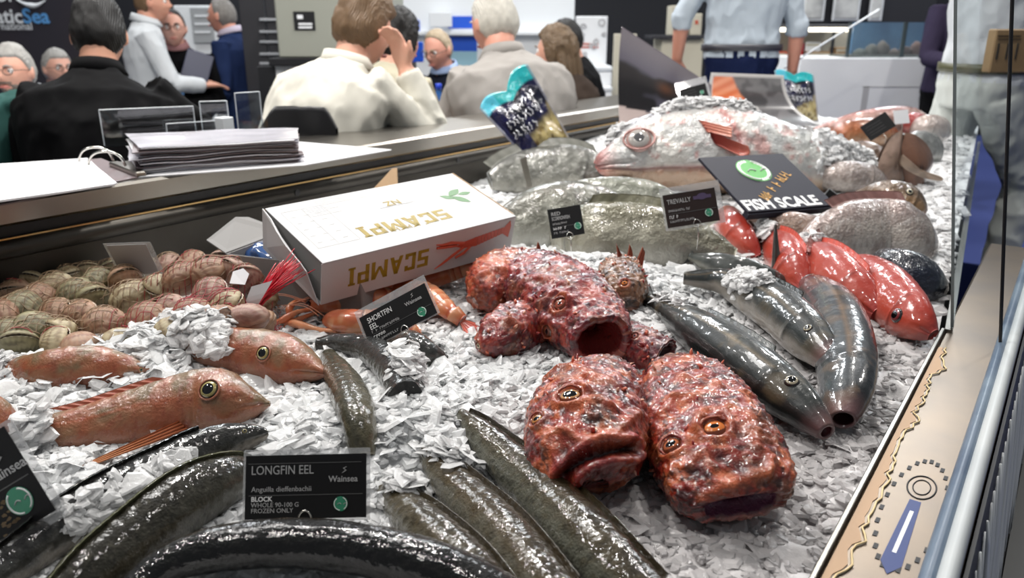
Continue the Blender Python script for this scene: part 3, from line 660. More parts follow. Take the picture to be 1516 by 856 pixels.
sH = [G(918, 395, .025), G(918, 410, .040), G(922, 430, .042), G(932, 452, .026)]
T_H, _ = scorpion('spiny brown scorpionfish upright in ice behind the red heads', sH, V(-.1, -.35, .93),
    [(0, .03), (.3, .040), (.6, .042), (.85, .034), (1, .012)], [(0, .03), (.5, .04), (.85, .032), (1, .012)], [(0, .034), (.4, .048), (.75, .046), (1, .018)],
    (C(120, 84, 62), C(156, 112, 82), C(90, 66, 52), C(52, 40, 36)), [(924, 419, .007, C(206, 120, 50), .35), (893, 432, .005, C(200, 120, 60), .35)], nu=90, nv=90, seed=36, group='scorpionfish heads at the back')
for k, (u0, v0, u1, v1) in enumerate([(788, 392, 795, 371), (915, 395, 908, 370), (925, 396, 927, 374), (936, 400, 945, 380)]):
    p0, p1 = G(u0, v0, .06 if k < 1 else .05), G(u1, v1, .06 if k < 1 else .05); p1[1] = p0[1] + .01; p1[2] = p0[2] + .045
    fin('spiny_fin', (T_C, T_H)[k > 0], [p0, p0 + V(.02, 0, .002)], [p1, p1 + V(.006, 0, -.012)], C(150, 66, 50), C(176, 100, 74), nray=3, amp=.003)

# ------------------------------------------------------------------ sleek grey fish
def sleek(label, path, D, hh, wd, back, side_, belly, mouth=None, eyes=(), m=None, name='grey_fish', cat='fish', group=None, tail=None, line=None, nv=48, prof=None, dfin=None, scale_amp=0, mcol=C(84, 40, 44), finc=None, crease=True, snoutc=None, mott=0):
    sp = pix_spine(path); t = thing(name, label, cat, tuple(sp[0]), group)
    pr = prof or [(0, .26), (.12, .45), (.35, .86), (.6, 1), (.8, .92), (.92, .66), (.98, .42), (1, .30)]
    top = [(u, hh * k) for u, k in pr]; wid = [(u, wd * (k * .9 + .1)) for u, k in pr]
    b = Body(sp, D, top, top, wid, 84, nv, 2.0, 1.2)
    def colf(P, U, A):
        h = np.cos(A); n = fbm(P, 30, 3, 2)
        c = mixc(side_, back, smooth01(.05, .7, h + .15 * n)); c = mixc(c, belly, smooth01(-.15, -.7, h + .12 * n))
        if line is not None: c = mixc(c, line, np.exp(-((h - .42) / .05) ** 2) * .7 * (U < .8) + smooth01(.25, .6, n) * .25)
        if mott: c = mixc(c, back * .85, smooth01(.0, .6, fbm(P, 22, 3, 7) + .2 * fbm(P, 90, 2, 4)) * mott)
        if m is not None and m.name == 'scaly_silver_skin': wq = worley(P, 120, 4); c = mixc(c, C(232, 224, 220), smooth01(.42, .15, wq) * .55); c = mixc(c, back * .7, smooth01(.55, .8, wq) * .5)
        gill = np.exp(-((U - .77 - .03 * np.sin(A)) / .007) ** 2) * (np.abs(h) < .75); c = mixc(c, back * .4, gill * .7)
        c = mixc(c, snoutc if snoutc is not None else C(150, 108, 108), smooth01(.93, 1.0, U) * .55); return c
    def disp(P, U, A):
        h = np.cos(A); d = .0006 * fbm(P, 90, 2, 4) + scale_amp * (.4 - worley(P, 150, 3))
        d = d + .0020 * np.exp(-((U - .765 - .03 * np.sin(A)) / .012) ** 2) * (np.abs(h) < .8)
        if crease and not mouth: d = d - .003 * np.exp(-((h + .25) / .10) ** 2) * smooth01(.90, .95, U)
        return d
    b.build('body', m or M_slick, t, colf, disp, mouth, mcol)
    if group == 'sleek dark grey fish': b_grey.append(b)
    if group == 'row of red fish': b_red.append(b)
    for (u, a, r, ir) in [(*(find_ua(b, q[0], q[1]) if q[0] > 2 else q[:2]), *q[2:]) for q in eyes]:
        p, n = b.pt(V([u]), V([a]))[0], b.nor(V([u]), V([a]))[0]; eye(t, p + n * r * .12, n, r, ir, C(40, 34, 34), .55, 1.0)
    fc = finc if finc is not None else back
    if tail is not None:             # forked tail: spread (m), length (m)
        sprd, ln = tail; c, T, Dd, S = [q[0] for q in b.frame(V([0.0]))]
        fin('tail_fin', t, [c - Dd * hh * .25 + T * .006, c + T * .006, c + Dd * hh * .25 + T * .006], [c - T * ln - Dd * sprd, c - T * ln * .55, c - T * ln + Dd * sprd], fc, fc * .8, nray=12, amp=.0008)
    if dfin:
        u0, u1, ht = dfin; us = np.linspace(u0, u1, 8); base = [b.pt(V([u]), V([0.0]))[0] for u in us]; _, Tt, d0, _ = b.frame(us)
        fin('dorsal_fin', t, base, [p + d * ht - T_ * ht * .8 for p, d, T_ in zip(base, d0, Tt)], fc, fc * 1.1, nray=10, amp=.0006)
    return t, b
b_grey, b_red = [], []
RT = V(.75, .55, 0)                  # towards upper right in the picture
LB = V(-.75, -.55, 0)
IR = C(160, 150, 130)
sleek('dark grey fish with a silver eye lying beside the red brown scorpionfish head', [(962, 446, .022), (1030, 488, .034), (1105, 540, .042), (1180, 598, .042), (1224, 640, .026)], RT * .72 + UPV * .62, .041, .036, C(44, 48, 46), C(54, 58, 58), C(30, 33, 33),
      eyes=[(1172, 563, .0105, IR)], group='sleek dark grey fish', line=C(150, 128, 92), tail=(.03, .05), dfin=(.35, .7, .008), mouth=(.3, .012))
sleek('dark grey fish with open pink mouth resting across its neighbour', [(1012, 412, .03), (1075, 418, .04), (1150, 458, .048), (1200, 502, .052), (1232, 534, .046)], RT * .62 + UPV * .75, .043, .036, C(36, 40, 40), C(58, 63, 63), C(150, 142, 132),
      eyes=[(1196, 487, .008, IR)], group='sleek dark grey fish', line=C(140, 120, 90), mouth=(.22, .035), mcol=C(90, 36, 44), prof=[(0, .3), (.12, .55), (.35, .9), (.6, 1), (.8, .95), (.92, .72), (.98, .52), (1, .46)], dfin=(.3, .65, .008))
sleek('dark grey fish standing nose down with open mouth, rightmost of the grey three', [(1200, 420, .02), (1232, 462, .036), (1252, 530, .044), (1252, 590, .040), (1248, 622, .028)], V(.95, .25, .15) + UPV * .35, .050, .036, C(32, 36, 40), C(58, 64, 68), C(70, 74, 78),
      group='sleek dark grey fish', line=C(168, 132, 96), mouth=(.20, .03), mcol=C(60, 24, 28), prof=[(0, .5), (.1, .74), (.3, .98), (.55, 1.02), (.75, .92), (.9, .74), (.97, .48), (1, .34)])
t0, b0 = sleek('grey fish tail raised out of the ice behind the trevally label', [(1022, 380, .03), (1060, 392, .03), (1110, 408, .022), (1170, 430, -.01)], UPV * .7 + RT * .4, .034, .024, C(60, 64, 62), C(88, 92, 90), C(140, 140, 130), group='sleek dark grey fish', tail=(.045, .04))
q0, q1 = G(1150, 408, .01), G(1143, 326, .01)
fin('grey_fin', t0, [q0 + V(-.012, 0, 0), q0 + V(.012, 0, 0)], [q0 + V(-.010, .02, .105), q0 + V(-.006, .02, .108)], C(104, 104, 100), C(86, 88, 86), nray=2, amp=.003, thick=.002)

# ------------------------------------------------------------------ red snappers row
RD = (C(206, 70, 52), C(214, 84, 62), C(220, 120, 104))
def redfish(label, path, hh, wd, **k):
    return sleek(label, path, RT * .55 + UPV * .8, hh, wd, C(182, 60, 46), C(196, 76, 58), C(196, 104, 92), m=M_slick, name='red_fish', group='row of red fish', scale_amp=.0006, snoutc=C(196, 84, 84), finc=C(200, 80, 64), **k)
redfish('red fish with big dark eye at the right end of the red row', [(1255, 395, .03), (1285, 415, .04), (1325, 450, .044), (1355, 475, .042), (1382, 496, .030)], .058, .038, eyes=[(1328, 467, .0135, C(120, 40, 44))], prof=[(0, .5), (.15, .8), (.4, 1), (.6, .98), (.8, .8), (.93, .52), (1, .2)])
redfish('red fish second from the right in the red row', [(1180, 368, .025), (1215, 390, .036), (1255, 425, .040), (1300, 465, .02)], .052, .036, dfin=(.2, .8, .01))
redfish('red fish upright behind a grey fin, third from the right in the red row', [(1124, 336, .015), (1147, 362, .030), (1168, 392, .034), (1190, 425, .01)], .050, .030, dfin=(.2, .8, .01))
redfish('orange red fish piece at the left end of the red row', [(1064, 315, .015), (1080, 332, .028), (1100, 356, .026), (1120, 382, .0)], .042, .028)
# ------------------------------------------------------------------ fish farther back on the counter
M_scaly = mat('scaly_silver_skin', rough=.30, metal=.15, attr=True, coat=.8, coat_r=.08, coat_b=(90, .7), bump=[('voronoi', 150, .45, .003), ('noise', 50, .25, .006)])
# the big pale fish head
big_sp = pix_spine([(1330, 282, -.06), (1240, 262, .02), (1150, 240, .09), (1060, 226, .135), (960, 230, .14), (905, 238, .13), (884, 241, .12)])
big = thing('big_pale_fish', 'huge pale silver fish with red snout and ice heaped on its back', 'fish', tuple(big_sp[3]))
bb = Body(big_sp, AW * .55 + UPV * .84, [(0, .04), (.2, .085), (.45, .135), (.65, .150), (.8, .135), (.9, .092), (.96, .045), (1, .012)],
          [(0, .04), (.2, .075), (.45, .115), (.65, .125), (.8, .112), (.9, .085), (.96, .05), (1, .018)], [(0, .03), (.3, .08), (.6, .105), (.8, .09), (.92, .05), (1, .014)], 110, 96, 2.1)
def big_col(P, U, A):
    h = np.cos(A); n = fbm(P, 16, 3, 3); m = fbm(P, 60, 3, 5)
    c = mixc(C(206, 206, 204), C(228, 226, 220), smooth01(-.2, .5, n)); c = mixc(c, C(128, 126, 136), smooth01(.62, .95, h + .12 * n) * .85)
    c = mixc(c, C(196, 112, 106), smooth01(.15, .55, m - .3) * .6); c = mixc(c, C(216, 176, 140), smooth01(-.5, -.8, h) * .8)
    c = mixc(c, C(190, 78, 74), smooth01(.935, .985, U) * .85); gill = np.exp(-((U - .60 - .06 * np.cos(A)) / .012) ** 2) * (h < .7) * (h > -.5)
    c = mixc(c, C(166, 66, 58), gill * .9); c = mixc(c, C(170, 120, 120), np.exp(-((h + .66) / .05) ** 2) * (U > .5) * .8)
    return mixc(c, C(205, 140, 132), smooth01(.2, .6, fbm(P, 24, 2, 9)) * (U < .62) * .7)
def big_disp(P, U, A):
    h = np.cos(A); d = .003 * fbm(P, 40, 3, 4)
    d -= .010 * np.exp(-((h + .42 - (.97 - U) * .9) / .09) ** 2) * smooth01(.90, .94, U)
    d += .007 * smooth01(.60 + .02, .60, U - .06 * np.cos(A)) * 0 + .006 * np.exp(-((U - .585 - .06 * h) / .02) ** 2) * (h > -.6)
    d -= .008 * np.exp(-((h + .66) / .05) ** 2) * (U > .5); return d
bb.build('body', M_silver, big, big_col, big_disp, tint=.8)
def on(b, u, a): return b.pt(V([u]), V([a]))[0], b.nor(V([u]), V([a]))[0]
p_, n_ = on(bb, *find_ua(bb, 944, 207)); eye(big, p_ + n_ * .004, n_, .040, C(164, 160, 156), C(176, 140, 134), .40, 1.1, outer=C(206, 170, 164), axis=V(1, 0, .1), pupc=C(84, 84, 86))
v, f = tube_geo([p_ + n_ * .006 + (np.cos(q) * 1.12 * basis(V(1, 0, .1), n_)[:, 0] + np.sin(q) * .82 * basis(V(1, 0, .1), n_)[:, 1]) * .042 for q in np.arange(28) * math.pi / 14], .0035, 8, True)
mesh('eyelid', v, f, M_silver, big, np.tile(C(186, 140, 134), (len(v), 1)))
us = [find_ua(bb, *q) for q in ((1050, 194), (1054, 204), (1060, 214))]
fin('pectoral_fin', big, [on(bb, *q)[0] for q in us], [atY(px, py, on(bb, u, a)[0][1] - .05) for (px, py), (u, a) in zip(((1106, 216), (1108, 226), (1098, 232)), us)], C(166, 62, 50), C(196, 110, 92), nray=7, amp=.004, thick=.004)
fin('gill_flap', big, [on(bb, *find_ua(bb, *q))[0] for q in ((1034, 178), (1040, 186), (1044, 196))], [on(bb, *find_ua(bb, *q))[0] + V(0, -.01, .008) for q in ((1078, 192), (1082, 198), (1080, 206))], C(206, 120, 100), C(216, 150, 130), nray=4, amp=.003, thick=.003)

OL = (C(112, 110, 98), C(176, 176, 164), C(214, 214, 206))
def flat(label, path, hh, wd, cols=OL, D=AW * .5 + UPV * .86, m=None, **k):
    return sleek(label, path, D, hh, wd, *cols, m=m or M_silver, scale_amp=.0008, mott=.65, **k)
FB = [(0, .35), (.12, .62), (.35, .95), (.6, 1.02), (.78, .92), (.9, .66), (.97, .40), (1, .26)]
tj, bj = flat('grey green dory fish with a protruding jaw behind the scorpionfish label', [(715, 352, .01), (760, 340, .035), (820, 325, .055), (880, 318, .062), (929, 318, .055)], .095, .055, prof=FB, snoutc=C(150, 130, 104), name='dory_fish', group='dory and trevally at the back')
for a0, k in ((1.25, 0), (1.75, 1), (2.2, 2)):    # fleshy jaw plates
    pts = [on(bj, u, a0 + .25 * (1 - u) * 3)[0] + on(bj, u, a0)[1] * .004 for u in np.linspace(.80, .985, 9)]
    v, f = tube_geo(pts, np.linspace(.004, .009, 9), 8); mesh('jaw_plate', v, f, M_silver, tj, np.tile((C(150, 126, 100), C(176, 160, 136), C(190, 184, 170))[k], (len(v), 1)))
flat('olive silver trevally under its own brown label', [(1085, 385, .02), (1020, 362, .05), (950, 352, .06), (880, 352, .045), (820, 354, .02)], .082, .05, (C(124, 120, 98), C(186, 182, 164), C(214, 210, 198)), prof=FB, snoutc=C(140, 116, 110), dfin=(.15, .7, .02), finc=C(140, 138, 116), name='trevally', group='dory and trevally at the back')
flat('translucent grey flatfish lying along the back of the ice', [(725, 268, .04), (780, 256, .06), (850, 252, .07), (905, 262, .05)], .085, .04, (C(104, 104, 98), C(150, 150, 142), C(190, 188, 178)), prof=FB, name='flatfish', group='dory and trevally at the back', crease=False, dfin=(.05, .85, .025), finc=C(130, 130, 122))
flat('thin grey silver fish between the flatfish and the trevally label', [(800, 300, .05), (870, 292, .08), (950, 296, .08), (1010, 312, .05)], .06, .035, (C(130, 132, 118), C(186, 188, 176), C(206, 206, 196)), name='silver_fish', group='dory and trevally at the back', crease=False)
flat('small dark fish tucked under the big pale head', [(862, 262, .05), (900, 272, .06), (945, 284, .05)], .04, .03, (C(70, 64, 58), C(110, 100, 90), C(160, 150, 140)), name='small_fish')
flat('silver snapper with coarse scales below the small tilted label', [(1190, 366, .02), (1235, 350, .045), (1300, 345, .055), (1345, 352, .045), (1378, 362, .01)], .085, .05, (C(160, 140, 134), C(206, 194, 184), C(214, 208, 202)), prof=FB, m=M_scaly, name='snapper', group='pale fish at the far right', dfin=(.25, .8, .02), finc=C(150, 110, 104))
flat('pinkish brown fish under the front edge of the navy board', [(1100, 330, .01), (1150, 334, .022), (1200, 344, .02), (1240, 356, .0)], .045, .03, (C(170, 140, 126), C(204, 176, 158), C(214, 200, 186)), m=M_scaly, name='snapper', group='pale fish at the far right')
flat('brown pink fillet like fish behind the silver snapper', [(1250, 318, .03), (1310, 326, .04), (1370, 340, .03)], .03, .03, (C(150, 96, 90), C(176, 120, 112), C(200, 160, 150)), name='small_fish')
flat('brown golden fish with round eye right of the small tilted label', [(1268, 290, .03), (1300, 296, .045), (1335, 304, .045), (1368, 318, .02)], .062, .04, (C(112, 90, 70), C(166, 130, 92), C(186, 140, 84)), eyes=[(.72, 1.0, .010, C(200, 190, 160))], name='brown_fish', group='pale fish at the far right')
flat('grey pink fish lying in ice above the navy board corner', [(1180, 268, .03), (1215, 262, .05), (1260, 262, .05), (1310, 268, .03)], .05, .04, (C(150, 136, 132), C(196, 180, 172), C(206, 194, 186)), m=M_scaly, name='snapper', group='pale fish at the far right', eyes=[(.16, 1.0, .008, C(200, 190, 170))])
flat('small speckled fish right of the orange fillet', [(1245, 224, .04), (1275, 224, .05), (1310, 238, .03)], .04, .035, (C(110, 88, 74), C(160, 136, 116), C(196, 180, 160)), name='small_fish')
flat('orange fillet strip lying on ice behind the navy board', [(1190, 214, .03), (1225, 218, .045), (1262, 222, .04)], .03, .025, (C(214, 122, 88), C(222, 146, 110), C(226, 170, 140)), name='fish_fillet', crease=False)
flat('orange brown fish left of the black rear label', [(1218, 204, .04), (1250, 198, .07), (1290, 196, .07), (1325, 200, .05)], .055, .045, (C(150, 84, 50), C(186, 108, 62), C(196, 150, 110)), name='brown_fish')
flat('long pink fish along the far end of the ice', [(1200, 196, .05), (1260, 184, .09), (1325, 178, .09), (1372, 180, .06)], .055, .045, (C(176, 120, 112), C(214, 176, 166), C(222, 206, 196)), name='pink_fish')
flat('deep red fish at the far end right of the black label', [(1320, 190, .06), (1345, 184, .08), (1368, 184, .07)], .045, .04, (C(176, 54, 52), C(196, 76, 70), C(206, 120, 110)), name='red_fish', crease=False)
flat('white bellied fish at the far right end of the ice', [(1350, 194, .05), (1372, 190, .08), (1398, 194, .06)], .055, .045, (C(170, 150, 140), C(214, 200, 194), C(226, 220, 214)), name='white_fish', crease=False)
flat('grey fish half hidden behind the brown skate', [(1320, 222, .04), (1350, 216, .06), (1390, 222, .03)], .06, .04, (C(126, 126, 124), C(166, 166, 162), C(196, 196, 190)), name='grey_fish', crease=False)
flat('blue black fish lying beside the red row, right of the silver snapper', [(1290, 392, .01), (1320, 400, .03), (1360, 412, .035), (1396, 428, .01)], .05, .035, (C(20, 24, 40), C(34, 40, 60), C(60, 66, 80)), name='dark_fish', crease=False)
fin('pectoral_fin', [o for o in scene.objects if o.get('label', '').startswith('silver snapper')][0], [G(1206, 376, .05), G(1214, 366, .06), G(1222, 358, .06)], [G(1194, 372, .075), G(1198, 352, .085), G(1212, 338, .085)], C(140, 84, 80), C(170, 120, 112), nray=7)
# upright brown skate with folded wings
sk = thing('skate', 'brown skate propped upright with folded wings at the far right', 'fish', tuple(G(1345, 270)))
def wing(name, pix, Y, colr, bulge):
    pts = spline([atY(px, py, Y) for px, py in pix] + [atY(*pix[0], Y)], 40)[:-1]; cen = pts.mean(0)
    rows = [cen + (pts - cen) * k + V(0, -bulge * math.cos(k * math.pi / 2) ** 1.0, 0) for k in (1, .92, .8, .6, .4, .2, .04)]
    rb = [cen + (pts - cen) * k + V(0, .02 + bulge * .4 * math.cos(k * math.pi / 2), 0) for k in (.04, .5, .92)]
    P = np.concatenate(rows + rb); f = grid_faces(10, len(pts), True)[:, ::-1]
    n = fbm(P, 30, 3, 3); mesh(name, P, f, M_fish, sk, mixc(colr, colr * .62, smooth01(-.2, .5, n)))
wing('left_wing', [(1336, 192), (1318, 205), (1304, 232), (1298, 255), (1304, 272), (1316, 280), (1334, 274), (1340, 255), (1338, 225)], 2.46, C(150, 126, 112), .03)
wing('right_wing', [(1340, 196), (1334, 225), (1338, 260), (1346, 286), (1356, 298), (1366, 292), (1370, 268), (1382, 240), (1374, 216), (1356, 200)], 2.44, C(120, 86, 70), .04)
wing('tail_fold', [(1336, 228), (1342, 240), (1372, 254), (1394, 262), (1392, 268), (1362, 262), (1336, 246)], 2.39, C(170, 146, 126), .012)
# ice heaped on the big fish and loose chips over tails and eels
def heap(name, label, pix, n, rad, up, seed, spread=.35):
    g = np.random.default_rng(seed); q = np.array([G(px, py, h) for px, py, h in pix]); i = g.integers(0, len(q) - 1, n); w = g.uniform(0, 1, (n, 1))
    c = q[i] * (1 - w) + q[i + 1] * w + g.normal(0, up, (n, 3)) * V(1.1, 1.1, .5)
    nor = nrm(g.normal(0, spread, (n, 3)) + V(0, 0, 1))
    return ice_pile(name, label, c, nor, np.clip(g.lognormal(math.log(rad), .4, n), .003, .03), g.uniform(.0015, .004, n), seed)
def over(name, label, b, u0, u1, a0, a1, n, rad, seed, lift=.004, jit=.004, thick=.018):
    """ice heaped on a body: a rough snowy shell with loose chips on it"""
    g = np.random.default_rng(seed); ku, ka = int(60 + 60 * (u1 - u0) * 3), 60; Uq, Aq = np.meshgrid(np.linspace(u0, u1, ku), np.linspace(a0, a1, ka), indexing='ij'); P, N_ = b.pt(Uq, Aq), b.nor(Uq, Aq)
    e = np.minimum(np.minimum(Uq - u0, u1 - Uq) / (u1 - u0), np.minimum(Aq - a0, a1 - Aq) / (a1 - a0)) * 2 + .22 * fbm(P, 28, 3, seed)
    hh_ = thick * smooth01(.05, .55, e) * (1 + .30 * fbm(P, 35, 2, seed + 2)) + .010 * (.45 - worley(P, 70, seed)) * smooth01(.1, .4, e) - .006
    Q = P + N_ * hh_[..., None]; v1, f1 = Q.reshape(-1, 3), grid_faces(ku, ka).tolist()
    i = g.choice(ku * ka, n, p=(w_ := (smooth01(.15, .4, e) + 1e-6).ravel()) / w_.sum()); c = v1[i] + g.normal(0, .004, (n, 3)); nr_ = nrm(nrm(N_.reshape(-1, 3)[i] + V(0, 0, .6)) + g.normal(0, .22, (n, 3)))
    v2, f2, per = flakes_geo(c, nr_, np.clip(g.lognormal(math.log(rad), .4, n), .003, .026), g.uniform(.0012, .003, n), seed)
    cc = np.vstack([np.full((len(v1), 3), .93), np.repeat(np.clip(.93 + g.uniform(-.05, .03, (n, 1)) * np.ones(3), 0, .96), per, 0)])
    o = mesh(name, np.vstack([v1, v2]), f1 + [tuple(q + len(v1) for q in f) for f in f2], [M_ice, M_flake], None, cc, mi=[0] * len(f1) + [1] * len(f2)); sm_ = np.zeros(len(o.data.polygons), bool); sm_[:len(f1)] = True; o.data.polygons.foreach_set('use_smooth', sm_)
    return tag(o, label, 'ice', kind='stuff')
over('ice_heap', 'heap of crushed ice lying along the back of the huge pale fish', bb, .52, .82, -.75, .22, 900, .010, 5, thick=.022)
over('ice_heap', 'patch of crushed ice on the forehead of the huge pale fish', bb, .86, .95, -.6, .35, 260, .008, 6, thick=.014)
over('ice_heap', 'crushed ice covering the tail half of the huge pale fish', bb, .05, .42, -2.2, .4, 900, .011, 7, thick=.026)

over('ice_heap', 'drift of crushed ice covering the back flank of the red brown head fish', b_grey[0], .02, .30, -.9, 1.0, 260, .010, 9, thick=.012)
over('ice_heap', 'crushed ice on the middle of the dark grey fish with open pink mouth', b_grey[1], .18, .52, .3, 1.9, 420, .009, 10, thick=.012)
over('ice_heap', 'crushed ice strip lying along the eel with the pointed snout', b_eels[0], .30, .80, .75, 1.75, 200, .013, 11, thick=.006)
over('ice_heap', 'crushed ice heaped over the shortfin eel tail ends', b_eels[6], .55, 1.0, -1.6, 1.2, 240, .012, 12, thick=.012)
over('ice_heap', 'crushed ice over the left end of the long brown eel', b_eels[3], .0, .20, -2.4, -.4, 160, .014, 13, thick=.010)
over('ice_heap', 'crushed ice over the upper end of the middle brown eel', b_eels[4], .0, .24, -1.8, 1.2, 240, .014, 14, thick=.014)
over('ice_heap', 'crushed ice over the upper end of the short brown eel', b_eels[5], .0, .22, -1.8, 1.2, 200, .014, 15, thick=.014)
over('ice_heap', 'crushed ice burying the tail of the gurnard nearest the clams', b2, .0, .62, -2.4, 2.6, 900, .011, 16, thick=.019)
over('ice_heap', 'crushed ice on the back of the half buried gurnard', b3, .0, .38, -1.2, 1.9, 300, .011, 17, thick=.014)
over('ice_heap', 'crushed ice at the tail of the large pinkish gurnard', b1, .0, .10, -2.0, 2.4, 160, .012, 18, thick=.012)
over('ice_heap', 'crushed ice between the red fish and the navy board', b_red[1], .0, .30, -1.4, 1.0, 240, .010, 19, thick=.016)
over('ice_heap', 'crushed ice on the tail of the third red fish', b_red[2], .0, .24, .4, 2.0, 160, .010, 20, thick=.014)
# ================================================================== boxes, cards, binder, bags
def rotm(y, p, r):
    return np.array(Euler((r, p, y), 'XYZ').to_matrix())
M_card = mat('white_card', (.52, .515, .52), .5, vary=(3, .3, (.47, .465, .47)))
M_cardin = mat('grey_card_inside', (.20, .195, .19), .7)
M_kraft = mat('brown_card', (.42, .28, .16), .75)
M_gold = mat('gold_print', tuple(C(146, 124, 18)), .45)
M_grey = mat('grey_print', (.45, .45, .46), .5)
M_orange = mat('orange_print', tuple(C(190, 84, 62)), .45)
M_green = mat('leaf_print', tuple(C(58, 112, 50)), .45)
M_paper = mat('paper', (.70, .70, .72), .55)
M_papd = mat('plum_page_print', tuple(C(112, 98, 100)), .4)
M_greyp = mat('grey_paper', (.36, .35, .35), .6)
M_blk = mat('black_card', (.012, .012, .013), .6, spec=.2)
M_brn = mat('dark_brown_card', (.026, .017, .016), .6, spec=.2)
M_lett = mat('pale_print', (.42, .42, .42), .5)
M_wht = mat('white_print', (.85, .85, .85), .5)
M_seal = mat('green_seal', tuple(C(56, 140, 108)), .45)
M_navy = mat('navy_board', tuple(C(30, 29, 43)), .55, spec=.3)
M_wire = mat('bright_wire', (.62, .60, .56), .18, 1)
M_blue = mat('blue_plastic_bag', tuple(C(20, 70, 130)), .12, coat=1, trans=.2)

def glyphs(name, org, X, Y, Z, w, h, n, m, par, seed=1):
    """line of print too small or blurred to read: uneven letter-like strokes"""
    g = np.random.default_rng(seed); X, Y, Z = nrm(V(X)), nrm(V(Y)), nrm(V(Z)); mb = MB(); R = np.stack([X, Y, Z], 1); st_ = w / n
    for k in range(n):
        if g.uniform() < .10 and 0 < k < n - 1: continue
        x0 = (k + .12) * st_; c = org + X * (x0 + st_ * .12) + Y * h * .5; mb.box(c, (st_ * .10, h * .5, .0002), R)
        mb.box(org + X * (x0 + st_ * .38) + Y * h * (.08, .5, .92)[g.integers(3)], (st_ * .32, h * .09, .0002), R)
        if g.uniform() < .6: mb.box(org + X * (x0 + st_ * .62) + Y * h * (.3, .5, .7)[g.integers(3)], (st_ * .09, h * .3, .0002), R)
    return tag(mb.build(name, m, par), kind='stuff')

# ---- scampi box
BO = V(-.345, 1.312, 1.072); BR_ = rotm(.712, -.037, .275); bX, bY, bZ = BR_.T; BL, BW, BH = .45, .2255, .087
sb = thing('scampi_box', 'white scampi carton with gold upside-down lettering tilted over a cardboard tray', 'box', tuple(BO))
def bp(x, y, z): return BO + bX * x + bY * y + bZ * z
def slab(mb, x0, x1, y0, y1, z0, z1, mi=0, bev=.0012): return mb.box(bp((x0 + x1) / 2, (y0 + y1) / 2, (z0 + z1) / 2), ((x1 - x0) / 2, (y1 - y0) / 2, (z1 - z0) / 2), BR_, mi, bev=bev)
slab(MB(), .004, BL, .0, BW, BH - .002, BH).build('lid_panel', M_card, sb)
slab(MB(), .002, BL, 0, .002, 0, BH - .0021).build('front_panel', M_card, sb)
slab(MB(), .002, BL, BW - .002, BW, 0, BH - .0021).build('back_panel', M_kraft, sb)
slab(MB(), BL - .002, BL, .002, BW - .002, 0.002, BH - .0021).build('right_panel', M_card, sb)
slab(MB(), .002, BL - .002, .002, BW - .002, 0, .002).build('base_panel', M_card, sb)
slab(MB(), .006, .008, .002, BW - .002, .002, BH - .0021).build('inner_end_panel', M_cardin, sb)
m_ = MB(); pts = [bp(.001, .001 + BW, 0), bp(.001, .001 + BW, BH), bp(-.004, BW * .80, BH + .001), bp(-.012, BW * .62, BH - .004), bp(-.014, BW * .45, BH - .012), bp(-.016, BW * .18, BH - .016), bp(-.014, BW * .10, BH - .024), bp(0, .001, 0)]
m_.poly(pts, .002, -bX); m_.build('end_flap', M_card, sb)
slab(MB(), BL - .001, BL + .002, .01, BW, BH - .006, BH + .001).build('kraft_edge', M_kraft, sb)
nz = bZ
tb = bp(.335, .098, BH + .0004)
# heavy block capitals, one solid letter each: quads in a unit cell
HEAVY = {'S': (.62, [(0, .82, .62, 1), (0, .5, .2, .85), (0, .42, .62, .6), (.42, .15, .62, .45), (0, 0, .62, .18)]), 'C': (.6, [(0, 0, .2, 1), (0, .82, .6, 1), (0, 0, .6, .18), (.42, .7, .6, .9), (.42, .1, .6, .32)]), 'P': (.6, [(0, 0, .2, 1), (0, .82, .6, 1), (0, .36, .6, .53), (.42, .45, .6, .9)]), 'I': (.36, [(.08, 0, .28, 1), (0, 0, .36, .12), (0, .88, .36, 1)]),
         'A': (.72, [[(0, 0), (.2, 0), (.46, 1), (.26, 1)], [(.72, 0), (.52, 0), (.26, 1), (.46, 1)], [(.15, .2), (.57, .2), (.57, .36), (.15, .36)]]), 'M': (.86, [(0, 0, .19, 1), (.67, 0, .86, 1), [(.0, 1), (.22, 1), (.50, .3), (.36, .3)], [(.86, 1), (.64, 1), (.36, .3), (.50, .3)]])}
def heavy(word, h, org, X, Y, Z, m, par, k=1.0):
    x = 0
    for ch in word:
        w, qs = HEAVY[ch]; mb = MB()
        for q in qs:
            q = [(q[0], q[1]), (q[2], q[1]), (q[2], q[3]), (q[0], q[3])] if len(q) == 4 and not isinstance(q[0], tuple) else q
            mb.poly([org + X * (x + p[0]) * h * k + Y * p[1] * h for p in q], .0004, Z)
        mb.build('lettering', m, par); x += w + .13
heavy('SCAMPI', .040, bp(.322, .088, BH + .0001), -bX, -bY, bZ, M_gold, sb, 1.15)
text('lettering', 'NZ', .026, bp(.262, .160, BH + .0006), -bX, -bY, M_gold, sb, 'LEFT', .016)
glyphs('small_print', bp(.290, .142, BH + .0003), -bX, -bY, bZ, .085, .005, 14, M_grey, sb, 3)
glyphs('gold_script', bp(.262, .060, BH + .0003), -bX, -bY, bZ, .085, .014, 9, M_gold, sb, 4)
m_ = MB()
for k in range(5):                   # small print blocks, a line each
    slab(m_, .10, .10 + .17 - .02 * (k % 2), .196 + k * .0052, .1972 + k * .0052, BH, BH + .0004, bev=0)
for k in range(6): slab(m_, .065, .135 - .012 * (k % 3), .160 + k * .006, .1612 + k * .006, BH, BH + .0004, bev=0)
for k in range(7): slab(m_, .33, .43 - .02 * (k % 2), .165 + k * .0065, .1662 + k * .0065, BH, BH + .0004, bev=0)
tag(m_.build('fine_print', mat('faint_print', (.62, .62, .63), .5), sb), kind='stuff')
m_ = MB()
